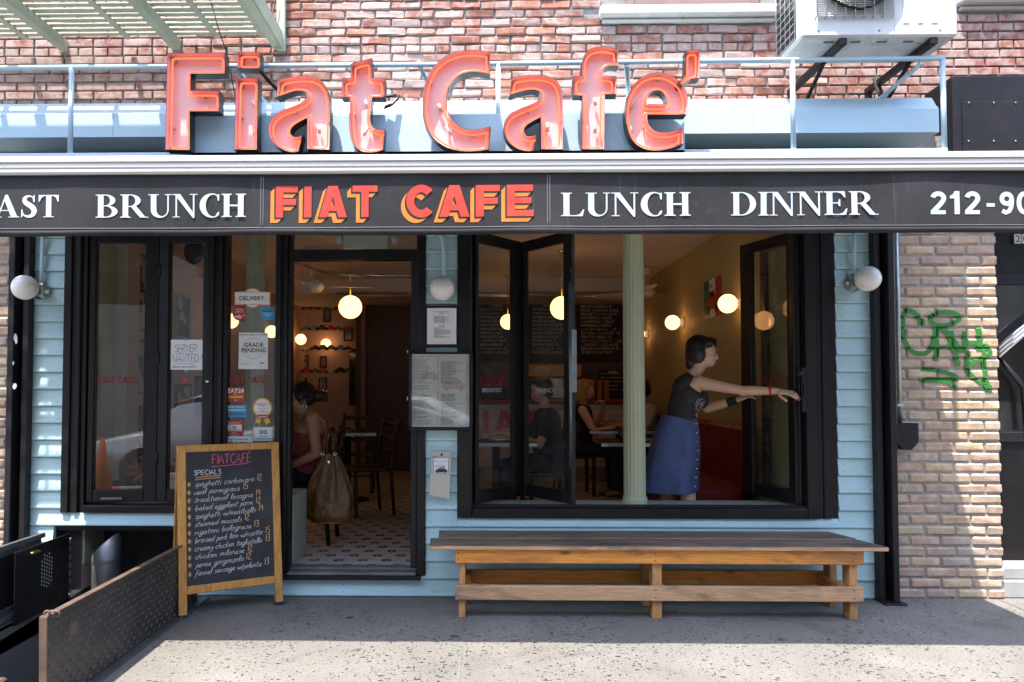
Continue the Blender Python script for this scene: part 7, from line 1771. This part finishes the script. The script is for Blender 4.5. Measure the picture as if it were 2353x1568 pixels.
stk('window_sticker', 'square dark red food ordering sticker with white numerals', 'sticker', [('sred', rc(60,1007,220,1138)), ('syellow', [(72,1084),(208,1084),(202,1092),(208,1102),(72,1102),(78,1092)])], [('swhite','EAT24',142,1056,52,.03),('swhite','ENJOY',140,1072,11,.01),('syellow','* * * * *',140,1126,26,.02),('swhite','2013',140,1130,13,.01)])
stk('window_sticker', 'wide light blue order online sticker', 'sticker', [('sblue', rc(42,1167,238,1277)), ('swhite', rc(52,1205,228,1219))], [('swhite','ORDER ONLINE',138,1192,22,.02),('sblue','NEIGHBORHOOD FAVORITE!',140,1217,15,.01),('ink','GrubHub.com',165,1250,21,.01),('sred','o',90,1257,46,.05)])
star = [(380+(92 if k % 2 else 83)*math.cos(R(k*9)), 1190+(92 if k % 2 else 83)*math.sin(R(k*9))) for k in range(40)]
stk('window_sticker', 'yellow scalloped award badge sticker with ribbon tails', 'sticker', [('syellow', star), ('swhite', ci(380,1190,74,36)), ('syellow', [(335,1262),(372,1285),(350,1352),(340,1325),(315,1335)]), ('syellow', [(390,1285),(425,1262),(458,1335),(432,1325),(418,1352)]), ('sred', rc(342,1250,422,1290))], [('sorange','GOLDEN GRUB',378,1162,22,.02),('sred','AWARD',376,1178,16,.02),('sred','CUSTOMER FAVORITE AT',385,1200,9,.01),('ink','Fiat Cafe',380,1222,12,.01),('ink','GRILLED CHICKEN PANINI',380,1234,9,.01),('swhite','grubhub',382,1276,20,.02)])
stk('window_sticker', 'red and white pinched square sticker low on the side window', 'sticker', [('sred', [(50,1298),(128,1306),(207,1298),(200,1372),(207,1447),(128,1440),(50,1447),(57,1372)]), ('swhite', rc(62,1342,195,1400))], [('swhite','ORDER ONLINE FROM THE',128,1324,10,.01),('swhite','BEST RESTAURANTS',128,1335,10,.01),('sred','SeamlessWeb',128,1396,21,.01),('sred','IIII',128,1378,30,.03),('swhite','JOIN AT',128,1416,9,.01),('swhite','www.seamlessweb.com',128,1428,10,.0)])
t = stk('window_sticker', 'white and green owl emblem sticker beside the red pinched one', 'sticker', [('spale', rc(297,1362,471,1508)), ('swhite', rc(308,1374,462,1484)), ('sgreen', rc(297,1488,471,1508))], [('ink','RATED ON',388,1452,14,.01),('ink','TripAdvisor.com',388,1474,21,.01)])
b = MB(); b2 = MB()
for sx in (-1, 1):
    q = fz(388+sx*19,1408); b.lathe([(0,0),(18*KS,0)], 20, TR(q[0],YS-.0024,q[1]) @ RX(R(90))); b2.lathe([(0,0),(12*KS,0)], 18, TR(q[0],YS-.0028,q[1]) @ RX(R(90))); b.lathe([(0,0),(6*KS,0)], 12, TR(q[0],YS-.0032,q[1]) @ RX(R(90)))
b.build('emblem', M['ink'], t.children[0]); b2.build('emblem_eyes', M['swhite'], t.children[0])
stk('window_sticker', 'white order online sticker half hidden by the sandwich board', 'sticker', [('swhite', rc(33,1447,291,1545))], [('inkgrey','Order from us',125,1480,20,.01),('sorange','ONLINE',205,1480,20,.02),('inkgrey','at',246,1480,20,.01),('ink','DELIVERY',160,1536,52,.03)])

# ---------------------------------------------------------------- menus on the blue boards
YM = -.05
def gm(zx, zy, y=YM): q = U((1600+zx/1.912)*.57446, (1180+zy/1.912)*.57446, y); return q.x, q.z
KM = (gm(100,0)[0]-gm(0,0)[0])/100
def gbox(b, x0, y0, x1, y1, ya_, yb_, c=.002): a = gm(x0,y1); c_2 = gm(x1,y0); b.cbox((a[0],ya_,a[1]), (c_2[0],yb_,c_2[1]), c)
def gtext(b, tx_, x, y, sz, al='C', bo=.0, yy=YM, sx=1.0): q = gm(x, y); printed(b, tx_, q[0], q[1], sz*KM, yy, al, None, bo, 0, sx)
a = gm(315,390); t = thing('framed_menu', 'small black framed specials menu below the globe lamp', 'menu', (a[0],YM,a[1]))
b = MB(); gbox(b, 192,82,440,402,YM+.001,-.026); b.build('backing', M['black'], t)
b = MB(); gbox(b, 207,101,431,378,YM-.001,YM+.0005,.0005); sh_ = b.build('sheet', M['paper'], t)
b, r_ = MB(), MB(); gtext(r_, 'FIAT CAFÉ SPECIALS', 319,135,15,'C',.01,YM-.0016,.86); gtext(b, 'PASTA', 322,147,13,'C',.02,YM-.0016); gtext(b, 'ENTRÉE', 320,241,12,'C',.02,YM-.0016)
L1 = ['SPAGHETTI CARBONARA ........ 12','TRADITIONAL LASAGNA ......... 14','SPAGHETTI WITH MEATBALLS ... 14','RIGATONI BOLOGNESE ........... 13','CREAMY CHICKEN TAGLIATELLE 13','PENNE GORGONZOLA ............ 12']; L2 = ['VEAL PARMIGIANA WITH','SPAGHETTI ....................... 15','EGGPLANT PARMIGIANA ......... 12','STEAMED MUSSELS IN A WHITE WINE','BRAISED PORK LOIN WITH RISOTTO 15','CHICKEN MILANESE WITH ARUGULA','FENNEL SAUSAGE WITH POLENTA 13']
for k, s_ in enumerate(L1+L1[:2]): gtext(b, s_, 258,167+k*7.2,7.6,'L',.012,YM-.0016)
for k, s_ in enumerate(L2+L2[:4]): gtext(b, s_, 258,256+k*7.2,7.6,'L',.012,YM-.0016)
b.build('print', M['ink'], sh_); r_.build('heading', M['inkred'], sh_)
YM = -.085
a = gm(310,1030); t = thing('menu_case', 'large black menu display case with glossy cover beside the door', 'menu', (a[0],YM,a[1]))
b = MB()
for (x0,y0,x1,y1) in ((72,440,556,454),(72,1010,556,1034),(72,454,92,1010),(531,454,556,1010)): gbox(b, x0,y0,x1,y1,YM-.018,YM+.03,.004)
gbox(b, 92,454,531,1010,YM+.006,YM+.03,.001); b.build('case', M['black'], t)
b = MB(); gbox(b, 93,455,530,1009,YM+.002,YM+.0055,.0004); sh_ = b.build('sheet', M['paper2'], t)
b, r_, g_ = MB(), MB(), MB(); yy = YM+.0012
gtext(r_, 'FIAT CAFE', 202,480,19,'C',.02,yy); gtext(g_, 'BREAKFAST', 122,478,10,'C',.0,yy); gtext(g_, 'BRUNCH', 290,478,10,'C',.0,yy); gtext(g_, 'WINE LIST', 413,484,10,'C',.0,yy); gtext(g_, 'LUNCH', 110,748,10,'C',.0,yy); gtext(g_, 'DINNER', 295,748,10,'C',.0,yy)
L3 = ['OMELET W/MUSHROOMS AND GOAT CHEESE','OMELET W/SPINACH AND FONTINA','TOSTED ROLL W/EGG AND BACON','FRENCH TOAST W/FRESH FRUIT AND SYRUP','EGGS BENEDICT W/SMOKED SALMON','GRANOLA W/YOGURT AND FRUIT','ARUGULA, FENNEL AND PARMESAN SALAD','PANINO W/MOZZARELLA AND TOMATO','HOMEMADE SOUP OF THE DAY']; rnd = random.Random(3)
for col, x0 in ((0, 95), (1, 313)):
    for k in range(48):
        y = 496+k*10.6
        if k in (18, 23, 24, 31, 36) or (col and 18 <= k <= 24) or (col and k < 2): continue
        gtext(b, rnd.choice(L3), x0,y,8.2,'L',.022,yy,rnd.uniform(.62,.95)); gtext(b, rnd.choice(['7.00','6.50','9.95','8.00']), x0+204,y,7.0,'R',.008,yy)
b.build('print', M['ink'], sh_); r_.build('heading', M['inkred'], sh_); g_.build('section_heads', M['inkgrey'], sh_)
carp = [(-.5,0),(-.52,.13),(-.45,.24),(-.30,.30),(-.17,.43),(.10,.46),(.27,.40),(.40,.25),(.50,.20),(.52,.02)]
def car_print(x, y, w_, yy, par, m1, m2):
    q = gm(x, y); s_ = w_*KM; b = MB(); b.poly([[(q[0]+p_[0]*s_, q[1]+p_[1]*s_) for p_ in carp]], 0, TR(0,yy,0)); b.build('car_picture', M[m1], par)
    b = MB()
    for wx_ in (-.3, .3): b.lathe([(0,0),(.085*s_,0)], 16, TR(q[0]+wx_*s_,yy-.0004,q[1]+.01*s_) @ RX(R(90)))
    b.poly([[(q[0]+p_[0]*s_, q[1]+p_[1]*s_) for p_ in ((-.24,.29),(-.14,.40),(.08,.42),(.22,.36),(.30,.28))]], 0, TR(0,yy-.0004,0)); b.build('car_wheels', M[m2], par)
M['palecar'] = flat('faded_red_print', (.56,.43,.41)); M['palecar2'] = flat('faded_grey_print', (.46,.43,.42))
car_print(412, 722, 180, YM+.0014, sh_, 'palecar', 'palecar2'); car_print(232, 645, 130, YM+.0014, sh_, 'palecar', 'palecar2')
b = MB(); gbox(b, 92,454,531,1010,YM-.004,YM-.001,.0004); b.build('cover', M['acrylic'], t)
b = MB(); gbox(b, 60,425,66,450,YM-.01,YM+.02,.002); gbox(b, 58,778,66,808,YM-.01,YM+.02,.002); b.build('clip', M['galv'], t)
YM = -.055
a = gm(310,1540); t = thing('leaflet_box', 'beige plastic leaflet dispenser with takeaway menus under the menu case', 'leaflet box', (a[0],YM,a[1]))
P = [gm(*q) for q in ((242,1197),(392,1200),(380,1552),(226,1522))]; b = MB(); b.poly([P], .03, TR(0,YM,0)); b.build('back', M['beige'], t)
P = [gm(*q) for q in ((236,1362),(386,1362),(380,1556),(226,1524))]; b = MB(); b.poly([P], .034, TR(0,YM-.035,0)); b.build('pocket', M['beige'], t)
b = MB(); gbox(b, 240,1235,256,1370,YM-.03,YM-.001,.002); gbox(b, 374,1240,390,1370,YM-.03,YM-.001,.002); b.build('side_cheek', M['beige'], t)
b = MB(); gbox(b, 258,1245,371,1395,YM-.022,YM-.004,.001); sh_ = b.build('leaflets', M['paper'], t)
b = MB(); gtext(b, 'FIAT CAFE', 308,1314,17,'C',.015,YM-.0226); gtext(b, 'Breakfast  Lunch  Dinner', 312,1272,10,'C',.0,YM-.0226); gtext(b, 'we deliver', 312,1292,8,'C',.0,YM-.0226); b.build('print', M['ink'], sh_)
YMk = YM; car_print(318, 1356, 88, YM-.0224, sh_, 'ink', 'inkgrey')
b = MB(); q = gm(318,1222); b.ball((q[0],YM-.004,q[1]), (.007,.005,.009), 10, 6); b.build('screw', M['ink'], t)
